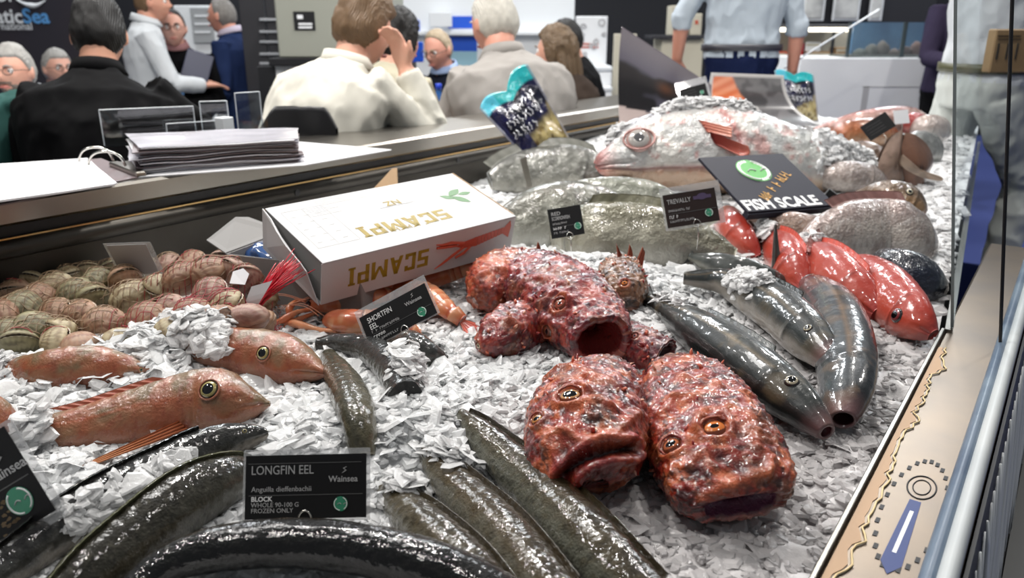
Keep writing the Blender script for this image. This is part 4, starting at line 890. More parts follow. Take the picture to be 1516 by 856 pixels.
for x0, x1, y0, y1 in [(.022, .108, .048, .0488), (.022, .108, .196, .1968), (.022, .0228, .048, .196), (.1072, .108, .048, .196), (.064, .0646, .048, .196)] : slab(m_, x0, x1, y0, y1, BH, BH + .0003, bev=0)
for i in range(5):
    for j in range(3): slab(m_, .030 + j * .026, .040 + j * .026, .066 + i * .026, .0675 + i * .026, BH, BH + .0003, bev=0)
m_.build('nutrition_table', M_grey, sb)
for k, (cx, cy, a, l) in enumerate([(.392, .142, .5, .046), (.366, .128, 2.4, .036), (.388, .110, -1.0, .046), (.412, .130, .0, .034)]):
    d = V(math.cos(a), math.sin(a)); n2 = V(-d[1], d[0]); pts = [V(cx, cy) + d * l * (q - .5) + n2 * l * .22 * math.sin(q * math.pi) * s_ for s_ in (1, -1) for q in (np.linspace(0, 1, 7) if s_ > 0 else np.linspace(1, 0, 7)[1:-1])]
    MB().poly([bp(p[0], p[1], BH + .0002) for p in pts], .0003, bZ).build('printed_leaf', M_green, sb)
heavy('SCAMPI', .038, bp(.232, -.0001, .062), -bX, -bZ, -bY, M_gold, sb, 1.05)
# printed langoustine on the front face
def fp(x, z): return bp(x, -.0004, z)
m_ = MB()
for k in range(9): x = .345 + k * .0085; w_ = .0105 - .0004 * k; m_.poly([fp(x, .05 - w_ + .0012 * k), fp(x + .0078, .05 - w_ + .0012 * k), fp(x + .0078, .05 + w_ + .0012 * k), fp(x, .05 + w_ + .0012 * k)], .0003, -bY)
m_.poly([fp(.420, .052), fp(.436, .040), fp(.440, .066), (fp(.436, .080)), fp(.420, .066)], .0003, -bY)
m_.poly([fp(.345, .040), fp(.345, .060), fp(.315, .056), fp(.298, .050), fp(.315, .042)], .0003, -bY)
for pl in ([(.318, .054), (.285, .062), (.262, .062), (.248, .066)], [(.318, .044), (.290, .030), (.268, .018), (.250, .010)], [(.30, .052), (.27, .056), (.25, .058)], [(.335, .042), (.32, .030), (.30, .024)]):
    m_.tube([fp(*q) for q in pl], [.0028, .0034, .0026, .0008][:len(pl)], 6)
m_.build('printed_langoustine', M_orange, sb)

# ---- cardboard tray beneath with a blue bag inside
tr = thing('cardboard_tray', 'open grey-white cardboard tray with raised flaps beneath the scampi carton', 'box', tuple(G(400, 410)))
TO_ = at(334, 376, 1.125); tX = nrm(at(408, 392, 1.115) - TO_); tX = nrm(V(tX[0], tX[1], 0)); tY = V(-tX[1], tX[0], 0); TR_ = np.stack([tX, tY, UPV], 1)
def tp(x, y, z): return TO_ + tX * x + tY * y + UPV * z
def tslab(x0, x1, y0, y1, z0, z1, nm, m): return MB().box(tp((x0 + x1) / 2, (y0 + y1) / 2, (z0 + z1) / 2), ((x1 - x0) / 2, (y1 - y0) / 2, (z1 - z0) / 2), TR_, bev=.0008).build(nm, m, tr)
tslab(0, .30, 0, .003, -.115, 0, 'front_wall', M_cardin); tslab(0, .003, .003, .20, -.115, 0, 'side_wall', M_cardin); tslab(.297, .30, .003, .20, -.115, 0, 'side_wall', M_cardin)
tslab(0, .30, .20, .203, -.115, .02, 'back_wall', M_kraft); tslab(.003, .297, .003, .20, -.115, -.112, 'tray_floor', M_kraft)
MB().poly([tp(0, .0, 0), tp(0, .19, 0), tp(-.075, .17, .028), tp(-.085, .14, .034), tp(-.07, .03, .012)], .0025, UPV).build('open_flap', M_cardin, tr)
f0 = atY(572, 280, 2.02); MB().poly([f0, atY(588, 276, 2.02), atY(587, 249, 2.06), atY(580, 250, 2.06), atY(553, 279, 2.05)], .003, V(.5, .8, .1)).build('raised_flap', M_kraft, tr)
g_ = np.random.default_rng(4); v, f = ball((0, 0, 0), 1.0, 22); v = v * (1 + .28 * fbm(v, 2.2, 3, 4)[:, None]) * V(.085, .07, .045)
bagb = mesh('plastic_bag', v @ TR_.T + tp(.07, .085, -.035), f, M_blue); tag(bagb, 'crumpled blue plastic bag inside the cardboard tray', 'bag')

# ---- label cards
def seal(mb_parent, c, X, Y, r, nm='green_seal', m=None):
    Z = np.cross(X, Y); a = np.arange(28) * math.pi / 14
    MB().poly([c + (np.cos(q) * X + np.sin(q) * Y) * r for q in a], .0003, Z).build(nm, m or M_seal, mb_parent)
    v, f = tube_geo([c + Z * .0004 + (np.cos(q) * X + np.sin(q) * Y) * r * .88 for q in np.linspace(2.2, 4.6, 12)], r * .07, 4); mesh('seal_ring', v, f, M_wht, mb_parent)
    v, f = tube_geo([c + Z * .0004 + (np.cos(q) * X + np.sin(q) * Y) * r * .88 for q in np.linspace(-1.0, 1.2, 12)], r * .07, 4); mesh('seal_ring', v, f, M_wht, mb_parent)
    for k, (q0, q1) in enumerate([(-.45, .35), (.1, .45)]):
        v, f = tube_geo([c + Z * .0004 + X * r * (q0 + .3 * k) + Y * r * (-.1 + .2 * math.sin(w * 3)) + X * r * .55 * w for w in np.linspace(0, 1, 8)], r * .05, 4); mesh('seal_wave', v, f, M_lett, mb_parent)
def card(label, tl, tr_, bl, br, Yb, lean, m=None, sleeve=(0.004, .004, .004, .012), ring=None, name='label_card', group='fish name cards', spike=True, thick=.0012):
    """card from its four photo corners: the foot stands at distance Yb and the top leans back by lean metres"""
    BLp, BRp = atY(*bl, Yb), atY(*br, Yb + (0 if not isinstance(lean, tuple) else lean[1])); ln = lean[0] if isinstance(lean, tuple) else lean
    TLp = atY(*tl, Yb + ln); X = nrm(BRp - BLp); Yv = TLp - BLp; Y = nrm(Yv - X * (Yv @ X)); Z = np.cross(X, Y)
    w, h = np.linalg.norm(BRp - BLp), np.linalg.norm(TLp - BLp)
    t = thing(name, label, 'sign', tuple(BLp), group)
    R = np.stack([X, Y, Z], 1); P_ = lambda u, v_, z=0: BLp + X * (u * w) + Y * (v_ * h) + Z * z
    MB().box(P_(.5, .5, -thick / 2), (w / 2, h / 2, thick / 2), R).build('card', m or M_blk, t)
    if sleeve:
        a, b_, c_, d_ = sleeve; mb = MB()
        mb.box(P_(.5, .5, -thick - .0006) + X * (b_ - a) / 2 + Y * (d_ - c_) / 2, ((w + a + b_) / 2, (h + c_ + d_) / 2, .0004), R); mb.build('clear_sleeve', glass_sleeve, t)
    if ring is not None:
        c = P_(ring, 0.02, .002); r = h * .11
        v, f = tube_geo([c + X * r * .95 * math.sin(q) * (1 - .22 * math.cos(q)) + Y * r * math.cos(q) for q in np.arange(22) * math.pi / 11], .0011, 6, True); mesh('wire_ring', v, f, M_wire, t)
    if spike: v, f = tube_geo([P_(ring or .5, .02, -.003), P_(ring or .5, -.25, -.003), P_(ring or .5, -.25, -.003) - UPV * .04], .0013, 6); mesh('wire_spike', v, f, M_wire, t)
    return t, P_, X, Y, Z, w, h
glass_sleeve = glass_mat('clear_sleeve', (.92, .92, .92), .08, .05, .22, (.85, .86, .87))
def brandmark(t, P_, X, Y, h, u, v_, k=1.0):
    pts = [P_(u, v_, .0004) + X * h * k * a + Y * h * k * b for a, b in [(.055, .10), (.005, .075), (.045, .045), (-.02, .0)]]
    v, f = tube_geo(pts, [h * .004 * k, h * .013 * k, h * .014 * k, h * .004 * k], 5); mesh('brand_swoosh', v, f, M_lett, t)
    text('lettering', 'Wainsea', h * .135 * k, P_(u, v_, .0005) - Y * h * .135 * k, X, Y, M_lett, t, 'CENTER', .012)
def rule(t, P_, u0, u1, v_, X, Y, Z, w, h):
    MB().box(P_((u0 + u1) / 2, v_, .0002), ((u1 - u0) * w / 2, h * .006, .0002), np.stack([X, Y, Z], 1)).build('rule', M_grey_dk, t)
M_grey_dk = mat('dark_grey_print', (.09, .09, .09), .5)
# longfin eel
t, P_, X, Y, Z, w, h = card('black longfin eel name card standing behind the curved black eel', (356, 676), (539, 679), (362, 770), (542, 766), .715, .03, ring=.5, sleeve=(.003, .004, .003, .006))
text('lettering', 'LONGFIN EEL', h * .20, P_(.045, .70, .0003), X, Y, M_lett, t, squash=.83)
text('lettering', 'Anguilla dieffenbachii', h * .115, P_(.05, .43, .0003), X, Y, M_lett, t)
text('lettering', 'BLOCK', h * .105, P_(.05, .28, .0003), X, Y, M_wht, t, bold=.02)
text('lettering', 'WHOLE 90-100 G', h * .10, P_(.05, .19, .0003), X, Y, M_lett, t)
text('lettering', 'FROZEN ONLY', h * .10, P_(.05, .10, .0003), X, Y, M_lett, t)
rule(t, P_, .02, .96, .87, X, Y, Z, w, h); rule(t, P_, .03, .97, .37, X, Y, Z, w, h)
brandmark(t, P_, X, Y, h, .81, .70); seal(t, P_(.79, .22, .0003), X, Y, h * .115)
# card at the left edge
t, P_, X, Y, Z, w, h = card('black name card cut off by the left picture edge', (-118, 714), (38, 668), (-75, 850), (82, 756), .665, (.025, .008), sleeve=(.003, .010, .010, .004))
brandmark(t, P_, X, Y, h, .82, .70, 1.1); seal(t, P_(.80, .27, .0003), X, Y, h * .15); rule(t, P_, .03, .97, .46, X, Y, Z, w, h)
g_ = np.random.default_rng(2); mb = MB()
for k in range(40):
    u, v_ = g_.uniform(.38, .72), g_.uniform(.04, .36); a = g_.uniform(0, 6.28, 1)[0]
    mb.poly([P_(u, v_, .0002) + (X * math.cos(a + q) + Y * math.sin(a + q) * .5) * h * g_.uniform(.02, .05) for q in (0, 1.3, 2.4, 3.8, 5.0)], .0002, Z)
tag(mb.build('printed_fish_texture', mat('brown_print', tuple(C(104, 82, 48)), .5), t), kind='stuff')
# shortfin eel
t, P_, X, Y, Z, w, h = card('tilted black shortfin eel name card in front of the scampi carton', (534, 470), (632, 419), (549, 515), (647, 463), 1.16, .03, ring=.52, sleeve=(.005, .004, .002, .014))
text('lettering', 'SHORTFIN', h * .24, P_(.09, .70, .0003), X, Y, M_wht, t, squash=.75)
text('lettering', 'EEL', h * .24, P_(.09, .48, .0003), X, Y, M_wht, t, squash=.75)
glyphs('small_print', P_(.09, .37, .0003), X, Y, Z, w * .42, h * .075, 14, M_lett, t, 11)
glyphs('small_print', P_(.09, .19, .0003), X, Y, Z, w * .18, h * .085, 5, M_wht, t, 13)
glyphs('small_print', P_(.09, .07, .0003), X, Y, Z, w * .36, h * .07, 11, M_lett, t, 12)
rule(t, P_, .10, .97, .33, X, Y, Z, w, h); brandmark(t, P_, X, Y, h, .77, .78, 1.2); seal(t, P_(.82, .24, .0003), X, Y, h * .15)
# red scorpionfish
t, P_, X, Y, Z, w, h = card('small square black red scorpionfish card on the grey green dory', (809, 311), (857, 305), (817, 354), (866, 346), 1.66, .03, ring=.55, sleeve=None)
text('lettering', 'RED', h * .17, P_(.09, .76, .0003), X, Y, M_lett, t, bold=.01)
text('lettering', 'SCORPIONFISH', h * .17, P_(.09, .60, .0003), X, Y, M_lett, t, squash=.52, bold=.01)
glyphs('small_print', P_(.09, .45, .0003), X, Y, Z, w * .45, h * .06, 9, M_lett, t, 5); glyphs('small_print', P_(.09, .27, .0003), X, Y, Z, w * .4, h * .08, 6, M_wht, t, 6); glyphs('small_print', P_(.09, .14, .0003), X, Y, Z, w * .45, h * .06, 8, M_lett, t, 7)
seal(t, P_(.83, .30, .0003), X, Y, h * .12); rule(t, P_, .08, .94, .37, X, Y, Z, w, h)
# trevally
t, P_, X, Y, Z, w, h = card('dark brown trevally name card in a clear sleeve at the centre back', (979, 290), (1054, 277), (989, 338), (1066, 326), 1.64, .03, M_brn, ring=.56, sleeve=(.005, .012, .006, .016))
text('lettering', 'TREVALLY', h * .20, P_(.06, .70, .0003), X, Y, M_lett, t, squash=.78, bold=.006)
glyphs('small_print', P_(.06, .46, .0003), X, Y, Z, w * .42, h * .07, 16, M_lett, t, 8); glyphs('small_print', P_(.06, .26, .0003), X, Y, Z, w * .17, h * .09, 5, M_wht, t, 9); glyphs('small_print', P_(.06, .14, .0003), X, Y, Z, w * .48, h * .07, 14, M_lett, t, 10)
rule(t, P_, .05, .97, .40, X, Y, Z, w, h); seal(t, P_(.82, .28, .0003), X, Y, h * .12)
m_ = MB(); m_.poly([P_(.74 + .10 * math.cos(q), .80 + .10 * math.sin(q), .0002) for q in np.arange(16) * math.pi / 8], .0002, Z); m_.box(P_(.74, .78, .0002), (w * .17, h * .05, .0001), np.stack([X, Y, Z], 1)); m_.build('emblem', mat('violet_print', tuple(C(74, 60, 92)), .5), t)
# small tilted one right of the board, one behind, tiny ones
t, P_, X, Y, Z, w, h = card('small black card tilted like a diamond at the right corner of the navy board', (1212, 302), (1234, 275), (1241, 332), (1262, 305), 2.02, (.02, .012), sleeve=(.003, .003, .003, .003), name='small_label_card')
m_ = MB()
for k in range(7): m_.box(P_(.22 + .06 * (k % 2), .16 + .11 * k, .0003), (w * (.06 + .02 * (k % 3)), h * .04, .0002), np.stack([X, Y, Z], 1))
tag(m_.build('gold_print_marks', M_goldp := mat('gold_letters', tuple(C(214, 160, 70)), .45), t), kind='stuff'); seal(t, P_(.66, .42, .0003), X, Y, h * .12)
t, P_, X, Y, Z, w, h = card('black label card leaning on the skate at the far right', (1284, 184), (1323, 162), (1289, 209), (1327, 186), 2.52, .03, sleeve=None)
for v_ in (.75, .6, .4, .25): rule(t, P_, .12, .7, v_, X, Y, Z, w, h)
t, P_, X, Y, Z, w, h = card('small dark label card in front of the curled photo board', (1006, 133), (1045, 124), (1010, 152), (1049, 142), 3.3, .02, sleeve=(.01, .01, .01, .03))
for v_ in (.75, .55, .35): rule(t, P_, .1, .6, v_, X, Y, Z, w, h)
seal(t, P_(.8, .4, .0003), X, Y, h * .15)
t, P_, X, Y, Z, w, h = card('tiny dark label beside the orange brown rear fish', (1214, 190), (1232, 186), (1214, 206), (1229, 203), 2.72, .02, sleeve=None)
t, P_, X, Y, Z, w, h = card('small white card next to the black rear label', (1322, 164), (1347, 160), (1325, 184), (1347, 182), 2.75, .02, M_paper, sleeve=None)
# white backed card over the clams
t, P_, X, Y, Z, w, h = card('white backed card in a clear sleeve leaning over the clams', (135, 369), (196, 371), (180, 407), (236, 405), 1.50, -.03, M_greyp, sleeve=(.006, .010, .006, .004), spike=False, ring=.5)

# ---- navy FISH SCALE board
FO = V(.5623, 1.8107, 1.13); FR = rotm(.404, .020, .438); fX, fY, fZ = FR.T; FL, FW = .274, .234
fs = thing('fish_scale_board', 'navy board with green seal and white FISH SCALE lettering lying on the ice', 'sign', tuple(FO))
def fpn(u, v_, z=0): return FO + fX * (u * FL) + fY * (v_ * FW) + fZ * z
MB().box(fpn(.5, .5, -.004), (FL / 2, FW / 2, .004), FR, bev=.001).build('board', M_navy, fs)
MB().box(fpn(.5, .02, -.0125), (FL / 2, .010, .008), FR, bev=.001).build('board_foot', M_navy, fs)
text('lettering', 'FISH SCALE', .054, fpn(.01, .03, .0003), fX, fY, M_wht, fs, bold=.03, squash=.86)
seal(fs, fpn(.47, .70, .0003), fX, fY, .048, 'green_disc', mat('bright_green_seal', tuple(C(86, 170, 80)), .4))
m_ = MB()
for k in range(26): q = -2.6 + k * .22 + (.5 if k > 16 else 0); d = fX * math.cos(q) + fY * math.sin(q); m_.box(fpn(.47, .70, .0006) + d * .040, (.0032, .0045, .0002), np.stack([np.cross(d, fZ), d, fZ], 1))
tag(m_.build('seal_lettering', M_wht, fs), kind='stuff')
gdir = nrm(fX + fY * .62)
for k, (u, v_, wd_, n_) in enumerate([(.30, .15, .040, 3), (.47, .29, .050, 3), (.66, .44, .062, 4)]): glyphs('gold_words', fpn(u, v_, .0009), gdir, np.cross(fZ, gdir), fZ, wd_, .026, n_, M_goldp, fs, 20 + k)

# ---- binder on the rim
bd = thing('ring_binder', 'open ring binder full of sleeved pages lying on the steel rim', 'binder', tuple(at(190, 262, Z_RIM)))
def quadslab(name, c4, z0, z1, m, wob=0, seed=0, n=14):
    c4 = [V(*q) for q in c4]; g = np.linspace(0, 1, n); A_, B_ = np.meshgrid(g, g, indexing='ij')
    P = (c4[0] * ((1 - A_) * (1 - B_))[..., None] + c4[1] * (A_ * (1 - B_))[..., None] + c4[2] * (A_ * B_)[..., None] + c4[3] * ((1 - A_) * B_)[..., None])
    P[..., 2] = 0; zz = wob * fbm(P, 9, 2, seed)[..., None] * UPV
    top = P + UPV * z1 + zz; bot = P + UPV * z0 + zz; o = n * n
    vs = np.vstack([top.reshape(-1, 3), bot.reshape(-1, 3)]); f = grid_faces(n, n); f = np.concatenate([f, f[:, ::-1] + o]).tolist()
    ring = [i for i in range(n)] + [i * n + n - 1 for i in range(1, n)] + [(n - 1) * n + i for i in range(n - 2, -1, -1)] + [i * n for i in range(n - 2, 0, -1)]
    f += [(a, b, b + o, a + o) for a, b in zip(ring, ring[1:] + ring[:1])]; return mesh(name, vs, f, m, bd, smooth=False)
def rimq(pix, z): return [at(px, py, z) for px, py in pix]
quadslab('cover', rimq([(-60, 318), (215, 262), (150, 236), (-60, 254)], Z_RIM), Z_RIM + .0005, Z_RIM + .003, M_papd)
for k in range(5): quadslab('page', rimq([(-60 + 2 * k, 308 - k), (174 - k, 276 - k), (130 + k, 238), (-60, 250)], Z_RIM + .006 * k), Z_RIM + .0035 + .0042 * k, Z_RIM + .0072 + .0042 * k, M_paper, .0012, 3)
quadslab('cover', rimq([(205, 264), (450, 246), (580, 223), (440, 211)], Z_RIM), Z_RIM + .0005, Z_RIM + .003, M_paper)
base = rimq([(212, 260), (442, 242), (440, 222), (196, 232)], Z_RIM)
M_sleeve = mat('page_sleeve', tuple(C(196, 194, 202)), .25, coat=.5)
g_ = np.random.default_rng(9)
for k in range(26):
    j = g_.normal(0, .007, (4, 3)) * V(1, 1, 0); b4 = [q + d for q, d in zip(base, j)]; z_ = Z_RIM + .004 + .0023 * k
    quadslab('page', b4, z_, z_ + (.0013 if k % 3 else .0019), (M_sleeve, M_papd, M_sleeve, M_papd, M_paper)[k % 5], .0042, 1 + k // 9)
spn = np.array(rimq([(168, 246)], Z_RIM + .02)[0])
MB().box(at(188, 250, Z_RIM + .008), (.10, .012, .006), basis(nrm(at(212, 260, Z_RIM) - at(150, 236, Z_RIM)), UPV), bev=.003).build('spine_bar', M_steel, bd)
for (px, py), (qx, qy) in (((117, 240), (168, 238)), ((131, 246), (186, 246))):
    a_, b_ = at(px, py, Z_RIM + .02), at(qx, qy, Z_RIM + .02); pts = [a_ * (1 - q) + b_ * q + UPV * .034 * math.sin(q * math.pi) ** .6 + (b_ - a_) * .06 * math.sin(q * 2 * math.pi) * -1 for q in np.linspace(0, 1, 16)]
    v, f = tube_geo(pts, .0032, 8); mesh('ring', v, f, M_wire, bd)

# ---- shellfish bags
M_bag = mat('printed_bag_film', rough=.18, attr=True, coat=.8, coat_r=.06, bump=[('noise', 14, .5, .02), ('noise', 40, .25, .008)])
def pouch(name, label, corners, Y, dY, colf, puff, seed, group=None, n=44, wav=.0):
    """film pouch from its photo corners (top-left, top-right, bottom-right, bottom-left) with a front and a back skin"""
    c4 = [atY(px, py, Y + d) for (px, py), d in zip(corners, dY)]; g = np.linspace(0, 1, n); B_, A_ = np.meshgrid(g, g, indexing='ij')     # B down, A across
    P = c4[0] * ((1 - A_) * (1 - B_))[..., None] + c4[1] * (A_ * (1 - B_))[..., None] + c4[2] * (A_ * B_)[..., None] + c4[3] * ((1 - A_) * B_)[..., None]
    N = nrm(np.cross(c4[1] - c4[0], c4[0] - c4[3])); N = N if N[1] < 0 else -N
    e = np.minimum(np.minimum(A_, 1 - A_), np.minimum(B_ * .8, 1 - B_)); pf = puff * smooth01(.03, .30, e)[..., None]
    Dn = nrm(c4[3] - c4[0]); P = P - Dn * (wav * np.abs(np.sin(A_ * 5.2 + .6)) * (1 - B_) ** 3)[..., None]
    nz_ = (.006 * fbm(np.stack([A_, B_, 0 * A_], -1), 5, 3, seed))[..., None] * smooth01(.02, .1, e)[..., None]
    F = P + N * (pf + nz_ + .0008); K = P - N * (pf * .7 + .0008); o = n * n
    cf = colf(A_, B_).reshape(-1, 3); f = grid_faces(n, n)[:, ::-1]; f = np.concatenate([f, f[:, ::-1] + o]).tolist()
    ring = [i for i in range(n)] + [i * n + n - 1 for i in range(1, n)] + [(n - 1) * n + i for i in range(n - 2, -1, -1)] + [i * n for i in range(n - 2, 0, -1)]
    f += [(a, b, b + o, a + o) for a, b in zip(ring, ring[1:] + ring[:1])]
    t = thing(name, label, 'bag', tuple(c4[3]), group); mesh('film', np.vstack([F.reshape(-1, 3), K.reshape(-1, 3)]), f, M_bag, t, np.vstack([cf, cf * .8]))
    return t, (lambda a, b: tuple(F[int(b * (n - 1)), int(a * (n - 1))])), N, c4
def bag_col(A_, B_):
    q = np.stack([A_, B_, 0 * A_], -1); c = mixc(C(26, 26, 62), C(12, 12, 30), smooth01(-.3, .4, fbm(q, 6, 3, 2)))
    c = mixc(c, C(40, 170, 176), (B_ < .16) * 1.0); c = mixc(c, C(90, 190, 214), (B_ < .16) * (A_ < .3) * .9)
    w = smooth01(.58, .72, B_ + .35 * (A_ - .5) + .06 * fbm(q, 7, 2, 6)) * (A_ > .35)
    m = fbm(q, 14, 3, 9); meat = mixc(C(176, 160, 110), C(110, 92, 50), smooth01(-.2, .5, m)); c = mixc(c, meat, w)
    e = np.minimum(np.minimum(A_, 1 - A_), 1 - B_); return mixc(c, C(150, 150, 160), (e < .025) * .7)
def scrawl(t, surf, N, rows, seed, hgt, m):
    g = np.random.default_rng(seed); mb = MB()
    for (b0, a0, a1, k) in rows:
        for i in range(k):
            a = a0 + (a1 - a0) * (i + .5) / k; b = b0; pts = []
            for q in range(5): pts.append(V(*surf(np.clip(a + g.uniform(-.4, .4) * (a1 - a0) / k, 0, 1), np.clip(b + (q / 4 - .5) * hgt, 0, 1))) + N * .0022)
            mb.tube(pts, .0026, 5)
    tag(mb.build('silver_lettering', m, t, True), kind='stuff')
M_silv = mat('silver_foil_print', (.75, .75, .78), .2, .7)
t, sf, N, _ = pouch('shellfish_bag', 'glossy navy bag with teal top holding shellfish, leaning on the steel rim', [(716, 168), (786, 100), (852, 220), (786, 244)], 2.62, (0, .03, 0, -.08), bag_col, .026, 3, 'printed bags of shellfish', wav=.035)
c4 = None
scrawl(t, sf, N, [(.30, .25, .85, 8), (.44, .15, .85, 9), (.57, .12, .62, 6)], 4, .09, M_silv)
t, sf, N, _ = pouch('shellfish_bag', 'small navy bag with teal top standing far back below the man in navy trousers', [(1147, 108), (1205, 114), (1212, 180), (1162, 182)], 3.75, (0, 0, 0, 0), bag_col, .03, 8, 'printed bags of shellfish', wav=.02)
scrawl(t, sf, N, [(.34, .15, .85, 7), (.50, .15, .9, 7)], 6, .10, M_silv)

# ---- curled photo boards
M_photo = mat('photo_print', rough=.3, attr=True, coat=.4, coat_r=.15)
def sheet(name, label, corners, Y, dY, colf, curl, cat='poster', n=60, thick=.0015, m=None):
    c4 = [atY(px, py, Y + d) for (px, py), d in zip(corners, dY)]; g = np.linspace(0, 1, n); B_, A_ = np.meshgrid(g, g, indexing='ij')
    P = c4[0] * ((1 - A_) * (1 - B_))[..., None] + c4[1] * (A_ * (1 - B_))[..., None] + c4[2] * (A_ * B_)[..., None] + c4[3] * ((1 - A_) * B_)[..., None]
    N = nrm(np.cross(c4[1] - c4[0], c4[0] - c4[3])); N = N if N[1] < 0 else -N
    P = P + N * curl(A_, B_)[..., None]; o = n * n; f = grid_faces(n, n)[:, ::-1]; f = np.concatenate([f, f[:, ::-1] + o]).tolist()
    ring = [i for i in range(n)] + [i * n + n - 1 for i in range(1, n)] + [(n - 1) * n + i for i in range(n - 2, -1, -1)] + [i * n for i in range(n - 2, 0, -1)]
    f += [(a, b, b + o, a + o) for a, b in zip(ring, ring[1:] + ring[:1])]
    cf = colf(A_, B_).reshape(-1, 3)
    o_ = mesh(name, np.vstack([P.reshape(-1, 3), (P - N * thick).reshape(-1, 3)]), f, m or M_photo, None, np.vstack([cf, np.full_like(cf, .6)]))
    return tag(o_, label, cat), P, N
def photo_col(A_, B_):
    q = np.stack([A_, B_, 0 * A_], -1); n = fbm(q, 4, 3, 3)
    c = mixc(C(112, 104, 112), C(86, 82, 96), smooth01(.0, .35, B_)); c = mixc(c, C(26, 24, 26), smooth01(.26, .33, B_ - .05 * A_ + .05 * n))
    c = mixc(c, C(74, 72, 84), smooth01(.30, .42, B_) * smooth01(.35, .7, fbm(q, 3, 3, 8) + .2) * .8)
    c = mixc(c, C(92, 56, 34), np.exp(-((A_ - .5) / .08) ** 2 - ((B_ - .42) / .07) ** 2) * .8); return mixc(c, C(176, 160, 156), (B_ > .74 + .08 * A_) * 1.0)
sheet('photo_board', 'tall curled photo board with a dark landscape standing behind the big pale fish', [(918, 40), (1052, 126), (1060, 196), (916, 196)], 3.42, (0, .03, .02, -.02), photo_col, lambda a, b: .05 * (b - .5) ** 2 * 4 * (1 - .3 * a) - .02)
def salmon_col(A_, B_):
    q = np.stack([A_, B_, 0 * A_], -1); n = fbm(q, 5, 3, 4)
    c = mixc(C(106, 104, 106), C(70, 68, 70), smooth01(-.2, .4, n)); c = mixc(c, C(206, 204, 200), smooth01(.55, .60, B_ + .3 * np.abs(A_ - .30)) * (A_ < .55))
    s_ = smooth01(.5, .45, np.abs(A_ - .16) * 1.6 + np.abs(B_ - .36) * .9 - .05 * (A_ - .1) + .04 * n); c = mixc(c, mixc(C(214, 112, 66), C(230, 150, 110), (np.sin(B_ * 40 + A_ * 22) * .5 + .5)), s_)
    edge = np.minimum(np.minimum(A_, 1 - A_), B_) < .05; return mixc(c, C(196, 194, 192), edge * 1.0)
sheet('salmon_poster', 'bent picture card of orange salmon with a white border at the far end', [(1046, 114), (1152, 118), (1208, 196), (1062, 196)], 3.62, (0, .05, -.05, -.1), salmon_col, lambda a, b: .09 * (b - .45) ** 2 * 4 - .02)
# steel clip standing in the ice
cl = MB(); cl.poly([atY(770, 236, 2.3), atY(779, 232, 2.3), atY(788, 276, 2.3), atY(781, 280, 2.3)], .003, V(0, 1, 0)); tag(cl.build('steel_marker', M_steel), 'flat steel marker blade stuck in the ice left of the dory', 'marker')
# ================================================================== cockles in a net
M_shell = mat('cockle_shell', rough=.42, attr=True, coat=.35, coat_r=.15, bump=[('noise', 160, .3, .002)])
def shell_half(sgn, tone, seed):
    """one ribbed valve, unit size: hinge at -y, opening at +y, dome along +z (sgn mirrors)"""
    nr, na = 16, 44; r = np.linspace(0, 1, nr); a = np.arange(na) * 2 * math.pi / na; R_, A_ = np.meshgrid(r, a, indexing='ij')
    out = 1 + .05 * np.cos(A_) ** 2 + .04 * np.sin(A_ * 2); x = R_ * np.cos(A_) * .54 * out; y = R_ * np.sin(A_) * .48 * out
    dome = .40 * (1 - R_ ** 2.4) ** .75; y = y - .16 * (1 - R_) * 1.0
    yy = y + .62; fan = np.arctan2(x, yy); z = dome * (1 + .0 * x) + .014 * np.cos(fan * 44) * smooth01(.1, .5, R_) * 1.0
    P = np.stack([x, y, z * sgn], -1)
    d = np.hypot(x, yy); q = np.stack([x + seed, y, 0 * x], -1); band = np.sin(d * 26 + 1.5 * fbm(q, 3, 2, 2)); n = fbm(q, 4, 3, 5)
    c = mixc(tone[0], tone[1], smooth01(.0, .9, band) * .75); c = mixc(c, tone[2], smooth01(.1, .7, n) * .7); c = mixc(c, tone[0] * 1.15, np.exp(-((R_ - .97) / .05) ** 2))
    c = c * (.58 + .17 * (np.cos(fan * 44) * .5 + .5))[..., None]
    P2 = P * V(.94, .94, .86) - V(0, 0, .02 * sgn); vs = np.concatenate([P.reshape(-1, 3), P2.reshape(-1, 3)]); f = grid_faces(nr, na, True); o = nr * na
    if sgn < 0: f = f[:, ::-1]
    f = np.concatenate([f, f[:, ::-1] + o]).tolist(); e = (nr - 1) * na
    f += [(e + i, e + (i + 1) % na, e + o + (i + 1) % na, e + o + i) for i in range(na)]
    cc = np.concatenate([c.reshape(-1, 3), np.tile(C(206, 196, 180), (o, 1))]); return vs, f, cc
TONES = [(C(206, 190, 152), C(140, 112, 76), C(160, 138, 98)), (C(190, 152, 122), C(134, 78, 54), C(172, 120, 86)), (C(164, 156, 118), C(98, 88, 60), C(120, 112, 76)), (C(196, 160, 140), C(140, 74, 60), C(150, 96, 80))]
protos = []
for k, tone in enumerate(TONES):
    t = thing('cockle', 'ribbed cockle', 'shellfish', (0, 0, 0), 'cockles in the net bag')
    for sgn in (1, -1):
        v, f, cc = shell_half(sgn, tone, k * 3.7); o = mesh('shell_half', v, f, M_shell, t, cc, local=True)
        o.rotation_euler = (.10 * sgn, 0, 0); o.location = (0, 0, .012 * sgn)
    protos.append(t)
